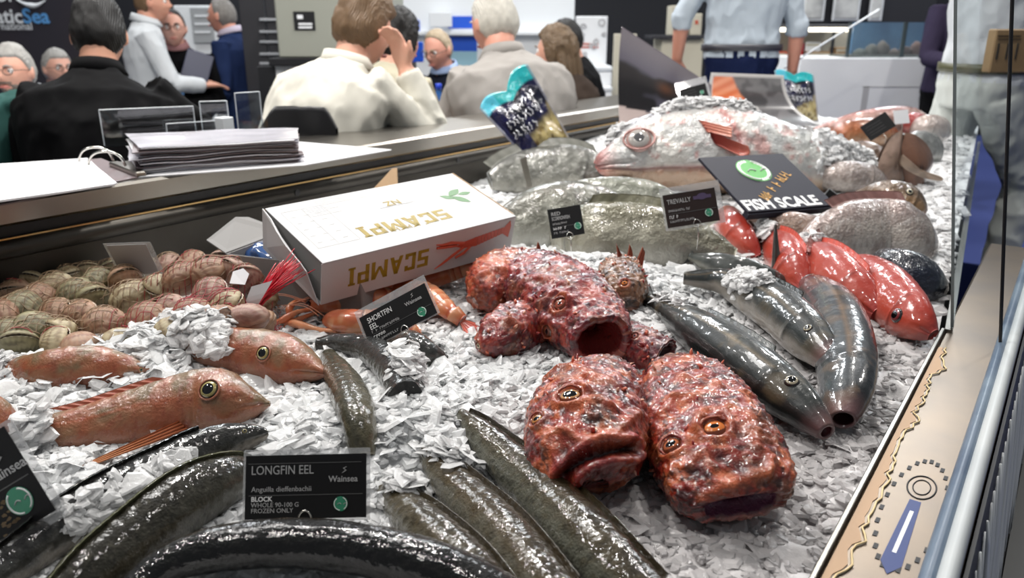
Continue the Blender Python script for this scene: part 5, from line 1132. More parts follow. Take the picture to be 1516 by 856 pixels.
spots = [(80, 423, 1), (111, 434, 1), (138, 441, 1), (84, 465, 1), (120, 467, 1), (154, 478, 1.05), (219, 476, 1.2), (194, 440, 1.15), (55, 490, 1.1), (36, 455, 1.1), (89, 490, .9), (85, 507, .9), (28, 508, .9), (185, 413, 1), (235, 425, .9), (269, 412, 1.15),
         (310, 404, 1.15), (282, 467, 1.05), (313, 437, 1.1), (338, 452, 1), (343, 400, .95), (363, 412, .95), (321, 476, 1.05), (366, 472, 1.05), (11, 495, 1), (6, 465, 1), (177, 506, .9), (119, 512, .9), (250, 458, .95), (250, 492, .95), (60, 440, 1), (145, 415, .95),
         (215, 398, .9), (250, 392, .95), (285, 388, .9), (165, 400, .9), (100, 408, .85), (130, 402, .8), (300, 492, .9), (345, 490, .9), (200, 505, .9), (145, 500, .9), (390, 440, .9), (385, 480, .9), (330, 385, .8), (20, 430, .95), (45, 415, .85), (225, 450, .9), (165, 455, .9)]
OV = {6: (1, (0.9, .2, -.35)), 7: (0, (.5, -.2, .3)), 5: (1, (.7, .2, .4)), 8: (2, (.8, .9, 0.2)), 0: (0, (.6, .0, .2))}
g_ = np.random.default_rng(15); placed = []
names_w = ['cream', 'tan and brown', 'olive', 'reddish brown']
for k, (px, py, sc) in enumerate(spots):
    kind = OV[k][0] if k in OV else (int(g_.integers(0, 3)) if px < 240 else int(g_.choice([1, 3, 0], p=[.4, .45, .15])))
    p = at(px, py, 1.025 + .030 * (1 if k < 32 else .1) + .035 * smooth01(180, 330, px) + .02 * smooth01(470, 400, py)); p = p - UPV * .0
    src = protos[kind]
    first = src.location.length == 0
    o = src if first else src.copy()
    if not first:
        COL.objects.link(o)
        for ch in src.children: c = ch.copy(); COL.objects.link(c); c.parent = o
    o.location = p; sz = .062 * sc; o.scale = (sz, sz, sz * .98)
    e = OV[k][1] if k in OV else (g_.uniform(.1, 1.1), g_.uniform(-.6, .6), g_.uniform(0, 6.28))
    o.rotation_euler = e; placed.append((p, sz * .5))
    where = 'front edge' if py > 488 else 'back edge' if py < 403 else 'far left end' if px < 62 else 'left part' if px < 150 else 'middle' if px < 245 else 'right part' if px < 325 else 'right end'
    o['label'] = f'{names_w[kind]} ribbed cockle at the {where} of the pile'
import collections
byl = collections.defaultdict(list)
for o in [q for q in scene.objects if q.get('category') == 'shellfish' and q.name.startswith('cockle')]: byl[o['label']].append(o)
ORD = ['leftmost', 'second from left', 'third from left', 'fourth from left', 'fifth from left', 'sixth from left', 'seventh from left', 'eighth from left', 'ninth from left']
for l, os_ in byl.items():
    if len(os_) > 1:
        for k, o in enumerate(sorted(os_, key=lambda q: q.location.x / q.location.y)): o['label'] = l + ', ' + ORD[k]
# net draped over the pile
pc = np.array([p for p, r in placed]); pr = np.array([r for p, r in placed]) * .95
def net_h(x, y):
    d2 = (x[..., None] - pc[:, 0]) ** 2 + (y[..., None] - pc[:, 1]) ** 2
    h = np.where(d2 < pr ** 2 * 1.3, pc[:, 2] + .80 * np.sqrt(np.maximum(pr ** 2 * 1.3 - d2, 0)), 1.0); return h.max(-1)
def net_hs(x, y):
    r = 0
    for dx, dy in ((0, 0), (.012, 0), (-.012, 0), (0, .012), (0, -.012)): r = r + np.maximum(net_h(x + dx, y + dy), 1.03)
    return r / 5 + .004
nb = thing('net_bag', 'red and tan net bag stretched over the cockles with a red tied end', 'bag', tuple(at(250, 470, 1.05)))
dA_, dB_ = nrm(SD + .75 * SN), nrm(SD - .75 * SN); cen = at(190, 450, 1.06); mbs = [MB(), MB()]
for d, q in ((dA_, dB_), (dB_, dA_)):
    for off in np.arange(-.42, .43, .0115):
        w = np.linspace(-.5, .5, 130); P = cen + d * w[:, None] + q * off; pxy = np.array([0, 0, 0])
        s_ = P @ SD; t_ = P @ SN; f_ = (P[:, 1] * CP - (1.06 - CAMZ) * SP); X_p = 758 + FPX * P[:, 0] / f_; Y_p = 428 - FPX * (P[:, 1] * SP + (1.06 - CAMZ) * CP) / f_
        ok = (t_ > T_RIM + .0) & (X_p < 415) & (X_p > -60) & (Y_p < 505 - .04 * X_p) & (Y_p > 385)
        P[:, 2] = net_hs(P[:, 0], P[:, 1]); run = []
        for i in range(len(w) + 1):
            if i < len(w) and ok[i]: run.append(i)
            else:
                if len(run) > 3:
                    red = X_p[run].mean() > 215; mbs[int(red)].tube(P[run], .00075, 3, caps=False)
                run = []
M_netr = mat('red_net', tuple(C(150, 36, 46)), .4); M_nett = mat('tan_net', tuple(C(134, 110, 84)), .5)
mbs[0].build('tan_netting', M_nett, nb, True); mbs[1].build('red_netting', M_netr, nb, True)
m_ = MB(); g_ = np.random.default_rng(3); e0, e1 = at(374, 456, 1.075), atY(432, 396, at(374, 456, 1.075)[1] + .02)
for k in range(60):
    o0, o1 = g_.normal(0, .004, 3), g_.normal(0, .012, 3); m_.tube([e0 + o0, e0 * .6 + e1 * .4 + o0 * .8 + o1 * .4 + UPV * .004, e1 + o1], [.0014, .0012, .0007], 4)
tag(m_.build('tied_end', mat('bright_red_net', tuple(C(206, 30, 52)), .3, coat=.4), nb, True), kind='stuff')
a_, b_ = at(362, 470, 1.065), atY(388, 420, at(362, 470, 1.065)[1] + .012); x_ = V(.017, .004, .004)
m_ = MB(); rr = spline([a_, a_ * .6 + b_ * .4 + V(.004, -.006, .004), b_], 8)
for i in range(7): m_.poly([rr[i] - x_ * (.6 + .06 * i), rr[i] + x_ * (.6 + .06 * i), rr[i + 1] + x_ * (.66 + .06 * i), rr[i + 1] - x_ * (.66 + .06 * i)], .0008, V(0, -1, .3))
m_.build('paper_tag', M_paper, nb)
q_ = at(340, 420, 1.115); MB().poly([q_, q_ + V(.026, .002, -.003), q_ + V(.030, .018, .012), q_ + V(.018, .026, .020), q_ + V(.001, .020, .016)], .0008, V(.1, -.6, .8)).build('paper_scrap', M_paper, nb)
# dark flat fin of a buried fish behind the gurnard
dk = fin('dark_fish_fin', None, [G(126, 527, .004), G(150, 529, .006), G(176, 531, .004)], [G(140, 520, .014), G(158, 519, .016), G(182, 520, .012)], C(34, 36, 40), C(44, 46, 50), nray=3, thick=.003)
tag(dk, 'dark fin poking from the ice in front of the cockles', 'fish fin')

# ================================================================== langoustines under the carton
M_lang = mat('langoustine_shell', rough=.25, attr=True, coat=.8, coat_r=.08, bump=[('noise', 90, .25, .002)], sss=.1, sss_s=.004)
LC = (C(222, 128, 84), C(236, 166, 122), C(190, 84, 58))
def langoustine(label, path, w, claws=(), dark_eye=True, fan=True):
    sp = spline(pix_spine(path), 40)     # head -> tail
    t = thing('langoustine', label, 'shellfish', tuple(sp[0]), 'langoustines under the scampi carton')
    b1 = Body(sp[:18][::-1], UPV, [(0, w), (.3, w * 1.05), (.7, w * .85), (1, w * .25)], [(0, w * .7), (.6, w * .7), (1, w * .2)], [(0, w * .95), (.4, w * 1.0), (.8, w * .7), (1, w * .15)], 40, 32)
    def cf(P, U, A): return mixc(mixc(LC[0], LC[1], smooth01(-.2, .5, fbm(P, 60, 2, 3))), LC[2], smooth01(.2, .8, np.cos(A) + .4 * fbm(P, 30, 2, 5)) * .5)
    b1.build('carapace', M_lang, t, cf)
    seg = sp[17:]; n = len(seg)
    b2 = Body(seg[::-1], UPV, [(0, w * .6), (1, w)], [(0, w * .4), (1, w * .7)], [(0, w * .62), (1, w)], 66, 32, head_dense=1.0)
    def cf2(P, U, A):
        q = (U * 6) % 1; return mixc(mixc(LC[0], LC[1], smooth01(.2, .9, q)), LC[2], np.exp(-((q - .06) / .09) ** 2) * .85)
    def dp2(P, U, A): q = (U * 6) % 1; return w * .16 * (q - .5) * smooth01(-.6, .0, np.cos(A))
    b2.build('tail_segments', M_lang, t, cf2, dp2)
    if fan:
        c, T, D, S = [q[0] for q in b2.frame(V([0.0]))]
        for k in (-2, -1, 0, 1, 2): fin('tail_fan_plate', t, [c + S * w * .12 * (k - .8), c + S * w * .12 * (k + .8)], [c - T * w * 1.5 + S * w * (.55 * k - .35), c - T * w * 1.5 + S * w * (.55 * k + .35)], C(214, 110, 84), C(206, 104, 100), M_lang, 2, .0006, .0009)
    if dark_eye:
        for s_ in (1, -1):
            p, nn = on(b1, .90, s_ * 1.0); v, f = ball(p + nn * w * .12, w * .24, 10); mesh('eye', v, f, M_eyeball, t, np.tile(C(14, 12, 12), (len(v), 1)))
    for cl in claws:
        q = pix_spine(cl); k = len(q); v, f = tube_geo(spline(q, 14), np.interp(np.linspace(0, 1, 14), [0, .3, .55, .7, 1], [w * .16, w * .2, w * .3, w * .34, w * .06]), 8)
        mesh('claw', v, f, M_lang, t, mixc(LC[0], LC[1], smooth01(-.3, .4, fbm(v, 50, 2, 7))))
    for s_ in (1, -1):
        p = on(b1, .97, s_ * .8)[0]; T = b1.frame(V([1.0]))[1][0]; v, f = tube_geo(spline([p, p + T * .05 + V(0, 0, .02), p + T * .12 + V(.01 * s_, 0, .015)], 10), np.linspace(.0011, .0004, 10), 4); mesh('antenna', v, f, M_lang, t, np.tile(C(216, 150, 120), (len(v), 1)))
    return t
langoustine('langoustine with a black eye facing left beside the shortfin eel label', [(478, 474, .03), (515, 478, .034), (550, 478, .034), (590, 470, .03), (630, 462, .024)], .024, [[(500, 490, .02), (470, 488, .02), (440, 480, .018), (410, 476, .012)]])
langoustine('langoustine with a banded tail ending right of the shortfin eel label', [(560, 432, .02), (600, 432, .035), (635, 440, .036), (662, 460, .03), (684, 476, .016)], .026, dark_eye=False)
langoustine('rounded langoustine tail end just below the shortfin eel label', [(540, 470, .02), (570, 478, .03), (592, 488, .034), (606, 492, .03), (614, 496, .02)], .024, dark_eye=False, fan=False)
langoustine('langoustine with long claws under the left corner of the carton', [(455, 452, .03), (485, 450, .034), (520, 446, .034), (560, 440, .03), (600, 432, .02)], .022, [[(462, 458, .03), (440, 462, .03), (425, 470, .026), (390, 488, .012)], [(455, 446, .03), (440, 446, .034), (428, 458, .034), (432, 474, .02)], [(470, 462, .02), (440, 474, .016), (420, 484, .012)]])
langoustine('langoustine at the right end beneath the carton by the orange fish', [(600, 425, .03), (635, 415, .036), (670, 404, .038), (700, 396, .036), (720, 392, .02)], .026, dark_eye=False, fan=False)
langoustine('langoustine in the shade along the carton front edge', [(500, 448, .03), (540, 436, .036), (580, 424, .038), (620, 412, .036), (650, 404, .02)], .025, dark_eye=True, fan=False)
# ================================================================== people
def head_fn(U, W):
    """head surface from unit-sphere angles: U polar from top, W azimuth (front = +y)"""
    x = np.sin(U) * np.cos(W); y = np.sin(U) * np.sin(W); z = np.cos(U)
    X, Y, Z = x * .077, y * .098 - .004, z * .120
    lo = smooth01(-.01, -.115, Z); X = X * (1 - .30 * lo); Y = np.where(Y > 0, Y * (1 - .10 * lo), Y * (1 - .45 * lo)); Y = Y + .012 * lo * (Y > -.02)
    fr = smooth01(.02, .07, Y); g = lambda cx, cz, sx, sz: np.exp(-((X - cx) / sx) ** 2 - ((Z - cz) / sz) ** 2) * fr
    Y = Y + .024 * g(0, -.022, .013, .016) + .012 * g(0, .004, .010, .022) - .010 * (g(.031, .008, .016, .011) + g(-.031, .008, .016, .011)) + .005 * (g(.03, .028, .022, .008) + g(-.03, .028, .022, .008))
    Y = Y + .007 * g(0, -.058, .024, .006) + .006 * g(0, -.071, .020, .007) - .005 * g(0, -.0645, .024, .0025) + .008 * g(0, -.098, .018, .014) + .004 * (g(.045, -.025, .016, .018) + g(-.045, -.025, .016, .018))
    return np.stack([X, Y, Z], -1)
def head_grid(n=40, m=56):
    U, W = np.meshgrid(np.linspace(0, math.pi, n), np.arange(m) * 2 * math.pi / m, indexing='ij'); return U, W, grid_faces(n, m, True)
def rings(path, rad, n=14, X=None):
    """loft with elliptical rings: path (k,3), rad (k,2) half width (x-like) / half depth"""
    path = np.asarray(path, float); rad = np.asarray(rad, float); T, N, B = frames(path)
    if X is not None: B = nrm(V(X) - T * (T @ V(X))[:, None]); N = np.cross(T, B)
    a = np.arange(n) * 2 * math.pi / n
    vs = (path[:, None] + B[:, None] * (rad[:, :1] * np.cos(a))[..., None] + N[:, None] * (rad[:, 1:] * np.sin(a))[..., None]).reshape(-1, 3); k = len(path)
    f = grid_faces(k, n, True).tolist() + [tuple(range(n)), tuple((k - 1) * n + i for i in range(n))[::-1]]; return vs, f
M_sk = {}
def skin(tone):
    if tone not in M_sk: M_sk[tone] = mat('skin', tuple(C(*tone)), .5, sss=.12, sss_s=.01, vary=(14, .35, tuple(C(*tone) * V(.92, .72, .68))))
    return M_sk[tone]
def cloth(name, rgb, rough=.85): return mat(name, tuple(C(*rgb)), rough, spec=.12, bump=[('noise', 400, .15, .001)], vary=(5, .35, tuple(C(*rgb) * .8)))
def person(label, hp, Y, yaw, top, bottom, tone=(206, 156, 132), hair=None, style='short', sit=True, lean=.15, twist=0, hyaw=0, hpitch=0, arms=None, bulk=1.0, vox=.0085, sleeves='long', glasses=False, beard=None, collar=None, group=None, size=1.0, legs=None, lanyard=None, shoes=None, belt=None, floor_z=None, fold=.006, hand_vox=None, zc=None):
    H = atY(*hp, Y)
    if zc is not None: H[2] = zc
    t = thing('person', label, 'person', tuple(H), group, (0, 0, yaw)); t.scale = (size,) * 3
    S_, T_, B_, K_ = skin(tone), top, bottom, shoes or M_black; mats = [T_, S_, B_, K_]
    parts = []
    def add(vf, mi): parts.append((np.asarray(vf[0], float), vf[1], mi))
    Rh = np.array(Euler((hpitch, 0, hyaw)).to_matrix())
    U, W, hf = head_grid(); hv = head_fn(U, W).reshape(-1, 3) @ Rh.T; add((hv, hf.tolist()), 1)
    for s in (1, -1):
        v, f = ball((0, 0, 0), (.010, .020, .032), 8); v = v @ np.array(Euler((0.2, 0, -.35 * s)).to_matrix()).T + V(.080 * s, -.008, -.004); add((v @ Rh.T, f), 1)
    nb = V(0, -.050 - .07 * math.sin(lean), -.128)
    add(rings([Rh @ V(0, -.03, -.04), nb * .55 + V(0, -.01, 0), nb + V(0, 0, -.02)], [(.055, .058), (.057, .060), (.070, .066)], X=(1, 0, 0)), 1)
    dn = V(0, -math.sin(lean), -math.cos(lean)); bk = V(0, -math.cos(lean), math.sin(lean)); k = bulk
    prof = [(-.015, .070, .066, 0), (.015, .105, .082, .004), (.055, .172, .100, .010), (.11, .205 * k, .118 * k, .018), (.20, .198 * k, .132 * k, .020), (.30, .180 * k, .130 * k, .010), (.40, .168 * k, .122 * k, 0), (.48, .174 * k, .124 * k, 0), (.56, .180 * k, .128 * k, 0)]
    tw = lambda d: np.array(Euler((0, 0, twist * (1 - d / .56))).to_matrix())
    path = np.array([nb + dn * d + bk * o for d, _, _, o in prof]); add(rings(path, [(a, b) for _, a, b, _ in prof], 22, (math.cos(twist), math.sin(twist), 0)), 0)
    pel = nb + dn * .58
    add(rings([pel + V(0, 0, .07), pel, pel + V(0, 0, -.08)], [(.172 * k, .124 * k), (.178 * k, .13 * k), (.15 * k, .12 * k)], 20, (1, 0, 0)), 2)
    if sit: lg = legs or {s: [(s * .10, .40, .02), (s * .11, .42, -.42), (s * .11, .52, -.46)] for s in (1, -1)}
    else: lg = legs or {s: [(s * .10, .02, -.42), (s * .105, -.02, -.84), (s * .11, .10, -.88)] for s in (1, -1)}
    for s in (1, -1):
        h0 = pel + V(s * .095, 0, -.03); kn, an, to = [pel + V(*q) for q in lg[s]]
        add(rings([h0, h0 * .5 + kn * .5, kn, kn * .5 + an * .5 + V(0, -.012, 0), an], [(.092, .096), (.083, .086), (.066, .068), (.064, .066), (.055, .058)], 14), 2)
        d = nrm(to - an); add(rings([an + V(0, 0, -.02) - d * .06, an + V(0, 0, -.03), an * .4 + to * .6 + V(0, 0, -.025), to + V(0, 0, -.03), to + d * .03 + V(0, 0, -.035)], [(.028, .03), (.04, .05), (.045, .035), (.045, .026), (.02, .014)], 12, (1, 0, 0)), 3)
    Rt = np.array(Euler((0, 0, twist)).to_matrix())
    for s in (1, -1):
        sh = nb + Rt @ V(s * .175, 0, 0) + dn * .075 + bk * .012; el, wr, fd = (arms or {}).get(s, [(s * .06, .10, -.28), (s * -.02, .30, -.30), (0, 1, 0)])
        el = sh + V(*el); wr = sh + V(*wr); fd = nrm(V(*fd)); sl = 0 if sleeves == 'long' else 1
        add(rings([sh - (el - sh) * .08, sh * .7 + el * .3, el], [(.066, .070), (.060, .062), (.050, .052)], 14), 0)
        m2 = el * .35 + wr * .65
        if sl: add(rings([el - (wr - el) * .05, el * .75 + wr * .25], [(.052, .054), (.050, .052)], 14), 0); add(rings([el, el * .6 + wr * .4, wr], [(.043, .045), (.040, .042), (.028, .030)], 14), 1)
        else: add(rings([el - (wr - el) * .04, el * .5 + wr * .5, el * .06 + wr * .94], [(.051, .053), (.047, .049), (.038, .040)], 14), 0); add(rings([m2, wr], [(.028, .030), (.028, .030)], 12), 1)
        up_ = V(0, 0, 1) if abs(fd[2]) < .8 else V(0, 1, 0); lat = nrm(np.cross(fd, up_)); nn = np.cross(lat, fd)
        add(rings([wr - fd * .01, wr + fd * .03, wr + fd * .085], [(.028, .020), (.040, .017), (.040, .014)], 12, lat), 1)
        for q, (o, L_) in enumerate([(-.030, .060), (-.010, .072), (.010, .076), (.029, .066)]):
            b0 = wr + fd * .078 + lat * o; add(rings([b0, b0 + fd * L_ * .45 - nn * .006, b0 + fd * L_ * .8 - nn * .022, b0 + fd * L_ * .95 - nn * .034], [(.0095, .0095), (.009, .009), (.0082, .0082), (.006, .006)], 8), 1)
        b0 = wr + fd * .025 - lat * s * .030; add(rings([b0, b0 - lat * s * .022 + fd * .028, b0 - lat * s * .026 + fd * .060], [(.012, .012), (.0105, .0105), (.0075, .0075)], 8), 1)
    vs = np.vstack([p[0] for p in parts]); fs = []; mi = []; n = 0
    for v, f, m in parts: fs += [tuple(int(i) + n for i in q) for q in f]; mi += [m] * len(f); n += len(v)
    me = bpy.data.meshes.new('tmp'); me.from_pydata(vs.tolist(), [], fs); ob = bpy.data.objects.new('tmp', me); COL.objects.link(ob)
    bm = bmesh.new(); bm.from_mesh(me); bmesh.ops.recalc_face_normals(bm, faces=bm.faces); bm.to_mesh(me); bm.free()
    md = ob.modifiers.new('r', 'REMESH'); md.mode = 'VOXEL'; md.voxel_size = vox; md.use_smooth_shade = True
    sm = ob.modifiers.new('s', 'SMOOTH'); sm.factor = .5; sm.iterations = 2
    ev = ob.evaluated_get(bpy.context.evaluated_depsgraph_get()); out = bpy.data.meshes.new_from_object(ev)
    tree = BVHTree.FromPolygons(vs.tolist(), fs); nv = len(out.vertices); co = np.empty(nv * 3); out.vertices.foreach_get('co', co); co = co.reshape(-1, 3)
    nf = len(out.polygons); fc = np.empty(nf * 3); out.polygons.foreach_get('center', fc); fc = fc.reshape(-1, 3)
    # nearest source part decides the material; cuffs and neckline follow the source shapes
    fm = np.array([mi[tree.find_nearest(Vector(c))[2]] for c in fc], np.int32)
    no = np.empty(nv * 3); out.vertices.foreach_get('normal', no); no = no.reshape(-1, 3)
    vm = np.zeros(nv); lv = np.empty(len(out.loops), np.int32); out.loops.foreach_get('vertex_index', lv); lt = np.empty(nf, np.int32); out.polygons.foreach_get('loop_total', lt)
    fr = np.repeat(fm, lt); vm[lv[(fr == 0) | (fr == 2)]] = 1; vm[lv[fr == 1]] = 0
    q = co * V(1, 1, .62) ; w1 = fbm(q, 9, 3, int(abs(H[0] * 100)) % 97); co = co + no * (vm * (fold * (.55 - np.abs(w1) * 1.6) + .004))[:, None]
    out.vertices.foreach_set('co', co.ravel()); out.materials.clear()
    for m in mats: out.materials.append(m)
    out.polygons.foreach_set('material_index', fm); out.polygons.foreach_set('use_smooth', np.ones(nf, bool)); out.update(); out.name = 'body'
    bpy.data.objects.remove(ob); bpy.data.meshes.remove(me); o = link('body', out, t, True)
    L = lambda nm, v, f, m: mesh(nm, v, f, m, t, local=True)
    if hair:
        U, W, hf2 = head_grid(56, 80); P = head_fn(U, W); z = P[..., 2]; y = P[..., 1]; x = P[..., 0]
        line = .062 - .10 * smooth01(.05, -.02, y) - .065 * smooth01(-.01, -.045, y)
        if style == 'recede': line = line + .035 * smooth01(.0, .08, y)
        if style == 'long': line = line - .12 * smooth01(.02, -.04, y)
        if style == 'mop': line = line - .012
        mk = smooth01(-.006, .012, z - line); nz_ = fbm(P * V(1, 1, .5), 60, 3, 5); th = {'short': .009, 'recede': .007, 'mop': .017, 'long': .022, 'quiff': .010}[style]
        rad = nrm(P - V(0, -.005, 0)); th_v = th * (1 + .4 * nz_) + (.018 * smooth01(.03, .10, z) if style in ('quiff', 'mop') else 0)
        P2 = P + rad * (mk * th_v - (1 - mk) * .010)[..., None]; L('hair', P2.reshape(-1, 3) @ Rh.T, hf2, hair)
        if style == 'long':
            for s in np.linspace(-1, 1, 7):
                p = [V(.070 * s, -.06 - .035 * (1 - abs(s)), .03), V(.085 * s, -.09 - .03 * (1 - abs(s)), -.08), V(.09 * s, -.09 - .03 * (1 - abs(s)), -.20), V(.085 * s, -.07, -.31)]
                v, f = rings(spline(p, 10), [(.026, .022)] * 8 + [(.02, .015), (.008, .006)], 10); v = v + .004 * fbm(v, 40, 2, 3)[:, None]; L('hair_lock', v @ Rh.T, f, hair)
    for s in (1, -1):
        v, f = ball(V(.031 * s, .076, .008), .0125, 8); L('eyeball', v @ Rh.T, f, M_eyew); v, f = ball(V(.031 * s, .0865, .008), (.0052, .0030, .0052), 6); L('iris', v @ Rh.T, f, M_black)
        if hair: v, f = tube_geo([V(.014 * s, .099, .026), V(.030 * s, .098, .031), V(.048 * s, .086, .026)], [.0035, .0045, .002], 6); L('eyebrow', v @ Rh.T, f, hair)
    v, f = rings([V(-.024, .090, -.064), V(-.010, .1005, -.062), V(0, .1015, -.063), V(.010, .1005, -.062), V(.024, .090, -.064)], [(.002, .002), (.004, .006), (.0042, .0058), (.004, .006), (.002, .002)], 8); L('lips', v @ Rh.T, f, M_lip)
    if glasses:
        for s in (1, -1):
            v, f = tube_geo([V(.033 * s + .022 * math.cos(q), .104 - .006 * abs(math.cos(q)) * 0, .006 + .016 * math.sin(q)) for q in np.arange(20) * math.pi / 10], .0018, 6, True); L('glasses_rim', v @ Rh.T, f, M_black)
            v, f = tube_geo([V(.055 * s, .102, .010), V(.079 * s, .06, .010), V(.082 * s, -.01, .006)], .0016, 5); L('glasses_arm', v @ Rh.T, f, M_black)
        v, f = tube_geo([V(-.011, .105, .010), V(0, .108, .012), V(.011, .105, .010)], .0016, 5); L('glasses_bridge', v @ Rh.T, f, M_black)
    if beard:
        U, W, hf2 = head_grid(56, 80); P = head_fn(U, W); x, y, z = P[..., 0], P[..., 1], P[..., 2]
        mk = smooth01(-.045, -.058, z) * smooth01(.02, .045, y) * smooth01(.052, .040, np.abs(x)) * (1 - np.exp(-(x / .022) ** 2 - ((z + .0645) / .012) ** 2)); mk = np.maximum(mk, smooth01(.035, .026, np.abs(x)) * smooth01(.05, .07, y) * np.exp(-((z + .045) / .007) ** 2))
        P2 = P + nrm(P) * (mk * .006 * (1 + .4 * fbm(P, 150, 2, 3)) - (1 - mk) * .012)[..., None]; L('beard', P2.reshape(-1, 3) @ Rh.T, hf2, beard)
    if collar:
        a = np.arange(24) * math.pi / 12; c = nb + V(0, 0, .012); rows = []
        for r_, z_ in ((.066, .034), (.073, .036), (.092, -.004), (.086, -.008), (.068, .0)): rows.append(np.stack([c[0] + r_ * np.cos(a), c[1] + (r_ + .004) * np.sin(a), c[2] + z_ - .022 * np.sin(a)], -1))
        P = np.concatenate(rows + [rows[0]]); L('collar', P, grid_faces(6, 24, True), collar)
    if lanyard:
        for s in (1, -1):
            ch = nb + dn * .30 - bk * .150 * k; p = [nb + V(.070 * s, -.02, -.0), nb + V(.075 * s, .07, -.05), nb + dn * .14 - bk * (.128 * k) + V(.05 * s, 0, 0), ch + V(.006 * s, 0, 0)]
            v, f = rings(spline(p, 12), [(.0095, .0025)] * 12, 6); L('lanyard', v, f, lanyard)
    if belt:
        c = pel + V(0, 0, .075); a = np.arange(36) * math.pi / 18; rows = [np.stack([c[0] + .186 * k * m * np.cos(a), c[1] + .138 * k * m * np.sin(a), c[2] + h_ + 0 * a], -1) for m, h_ in ((1, -.018), (1.035, -.018), (1.035, .018), (1, .018), (1, -.018))]
        L('belt', np.concatenate(rows), grid_faces(5, 36, True), belt)
        MB().box(c + V(0, .143 * k, 0), (.024, .006, .020), bev=.003).build('buckle', M_wire, t, local=True)
    return t, H, pel
M_eyew = mat('eye_white', (.8, .78, .76), .2); M_lip = mat('lips', tuple(C(176, 104, 96)), .45)
hair_m = lambda nm, rgb: mat(nm, tuple(C(*rgb)), .55, bump=[('wave', 60, .5, .004)], vary=(40, .5, tuple(C(*rgb) * .6)))
H_dark, H_brown, H_grey, H_white, H_salt = hair_m('dark_hair', (17, 15, 15)), hair_m('brown_hair', (112, 88, 64)), hair_m('grey_hair', (128, 124, 120)), hair_m('white_hair', (200, 196, 186)), hair_m('silver_hair', (160, 158, 154))
Wht, Blk, Nvy = cloth('white_shirt', (196, 200, 204)), cloth('black_jacket', (9, 9, 11), .8), cloth('navy_cloth', (18, 27, 58))
D2 = math.radians
P_ = person('man in a black jacket seen from behind at the left, dark quiff hair', (147, 54), 2.78, D2(12), Blk, Nvy, (200, 150, 126), H_dark, 'quiff', lean=.42, bulk=1.24, hpitch=-.34, hyaw=.12, arms={1: [(.20, .10, -.22), (.22, .34, -.24), (-.2, 1, 0)], -1: [(-.14, .06, -.26), (-.10, .30, -.30), (.2, 1, 0)]}, collar=Blk, fold=.010)
person('person in a cream white sweater with brown hair, hand at the ear', (540, 44), 3.0, D2(-38), cloth('cream_sweater', (210, 207, 196)), cloth('tan_trousers', (150, 130, 104)), (214, 164, 142), H_brown, 'mop', lean=.55, bulk=1.22, size=1.06, hpitch=-.30, hyaw=-.1,
       arms={1: [(.10, .22, -.22), (-.01, .16, .06), (-.25, -.15, 1)], -1: [(-.06, .16, -.26), (.10, .36, -.26), (.3, 1, 0)]}, fold=.010, collar=cloth('cream_collar', (210, 207, 196)))
person('white haired man in a pale grey suit seen from behind', (731, 36), 3.65, D2(24), cloth('pale_grey_suit', (150, 146, 142)), cloth('pale_grey_suit', (150, 146, 142)), (206, 150, 130), H_white, 'short', lean=.50, size=1.17, bulk=1.22, hpitch=-.22, hyaw=.25, fold=.010, collar=cloth('pale_grey_suit', (150, 146, 142)))
person('man with grey hair, glasses and a goatee looking towards the camera', (20, 106), 3.7, D2(176), cloth('light_blue_shirt', (150, 166, 190)), Nvy, (206, 158, 138), H_salt, 'short', lean=.1, vox=.0065, hyaw=.10, glasses=True, beard=hair_m('grey_beard', (120, 110, 102)), collar=Wht)
person('person in a teal sweater cut off by the left picture edge', (-66, 72), 2.75, D2(8), cloth('teal_sweater', (44, 78, 74)), Nvy, (200, 150, 130), H_dark, 'short', lean=.3, bulk=1.05, zc=1.50)
person('grey haired man in a pale blue shirt behind the goateed man', (86, 102), 5.1, D2(-128), cloth('pale_blue_shirt', (160, 176, 204)), Nvy, (210, 164, 146), H_salt, 'short', lean=.15, glasses=True, vox=.0085)
person('dark haired person half hidden behind the one in the cream sweater', (592, 62), 3.7, D2(-30), cloth('cream_shirt', (182, 176, 156)), Nvy, (206, 156, 134), H_dark, 'mop', lean=.35)
person('seated man with glasses, sandy hair and a navy jacket at the back table', (648, 74), 5.0, D2(150), cloth('navy_jacket', (30, 34, 48)), Nvy, (214, 160, 142), hair_m('sandy_hair', (176, 160, 136)), 'recede', lean=.25, hpitch=-.30, glasses=True, vox=.0075, collar=cloth('blue_shirt', (150, 170, 206)), arms={1: [(.10, .14, -.24), (-.10, .34, -.24), (-.6, .8, 0)], -1: [(-.10, .14, -.24), (.08, .34, -.22), (.6, .8, 0)]})
person('woman with long brown hair beyond the pale grey suit', (822, 78), 4.1, D2(60), cloth('dark_coat', (60, 50, 44)), Nvy, (208, 160, 138), hair_m('long_brown_hair', (104, 84, 62)), 'long', lean=.2)
person('dark haired man in a black jacket facing left before the doodle poster', (836, 60), 4.9, D2(80), Blk, Blk, (196, 146, 126), H_dark, 'short', lean=.2)
person('standing man in a white shirt looking right, at the back left', (226, 4), 5.2, D2(-62), Wht, Nvy, (200, 148, 126), H_brown, 'short', sit=False, lean=.05, collar=Wht, hyaw=-.3)
person('man with dark glasses and a blue lanyard holding a navy folder', (256, 42), 5.5, D2(-160), Blk, Blk, (212, 164, 146), H_dark, 'recede', sit=False, lean=.05, glasses=True, vox=.0075, lanyard=mat('blue_lanyard', tuple(C(90, 150, 214)), .5), collar=cloth('checked_shirt', (150, 110, 110)),
       arms={1: [(.05, .05, -.28), (-.02, .22, -.20), (-.4, 1, .2)], -1: [(-.06, .04, -.28), (.14, .22, -.30), (.5, .9, .1)]})
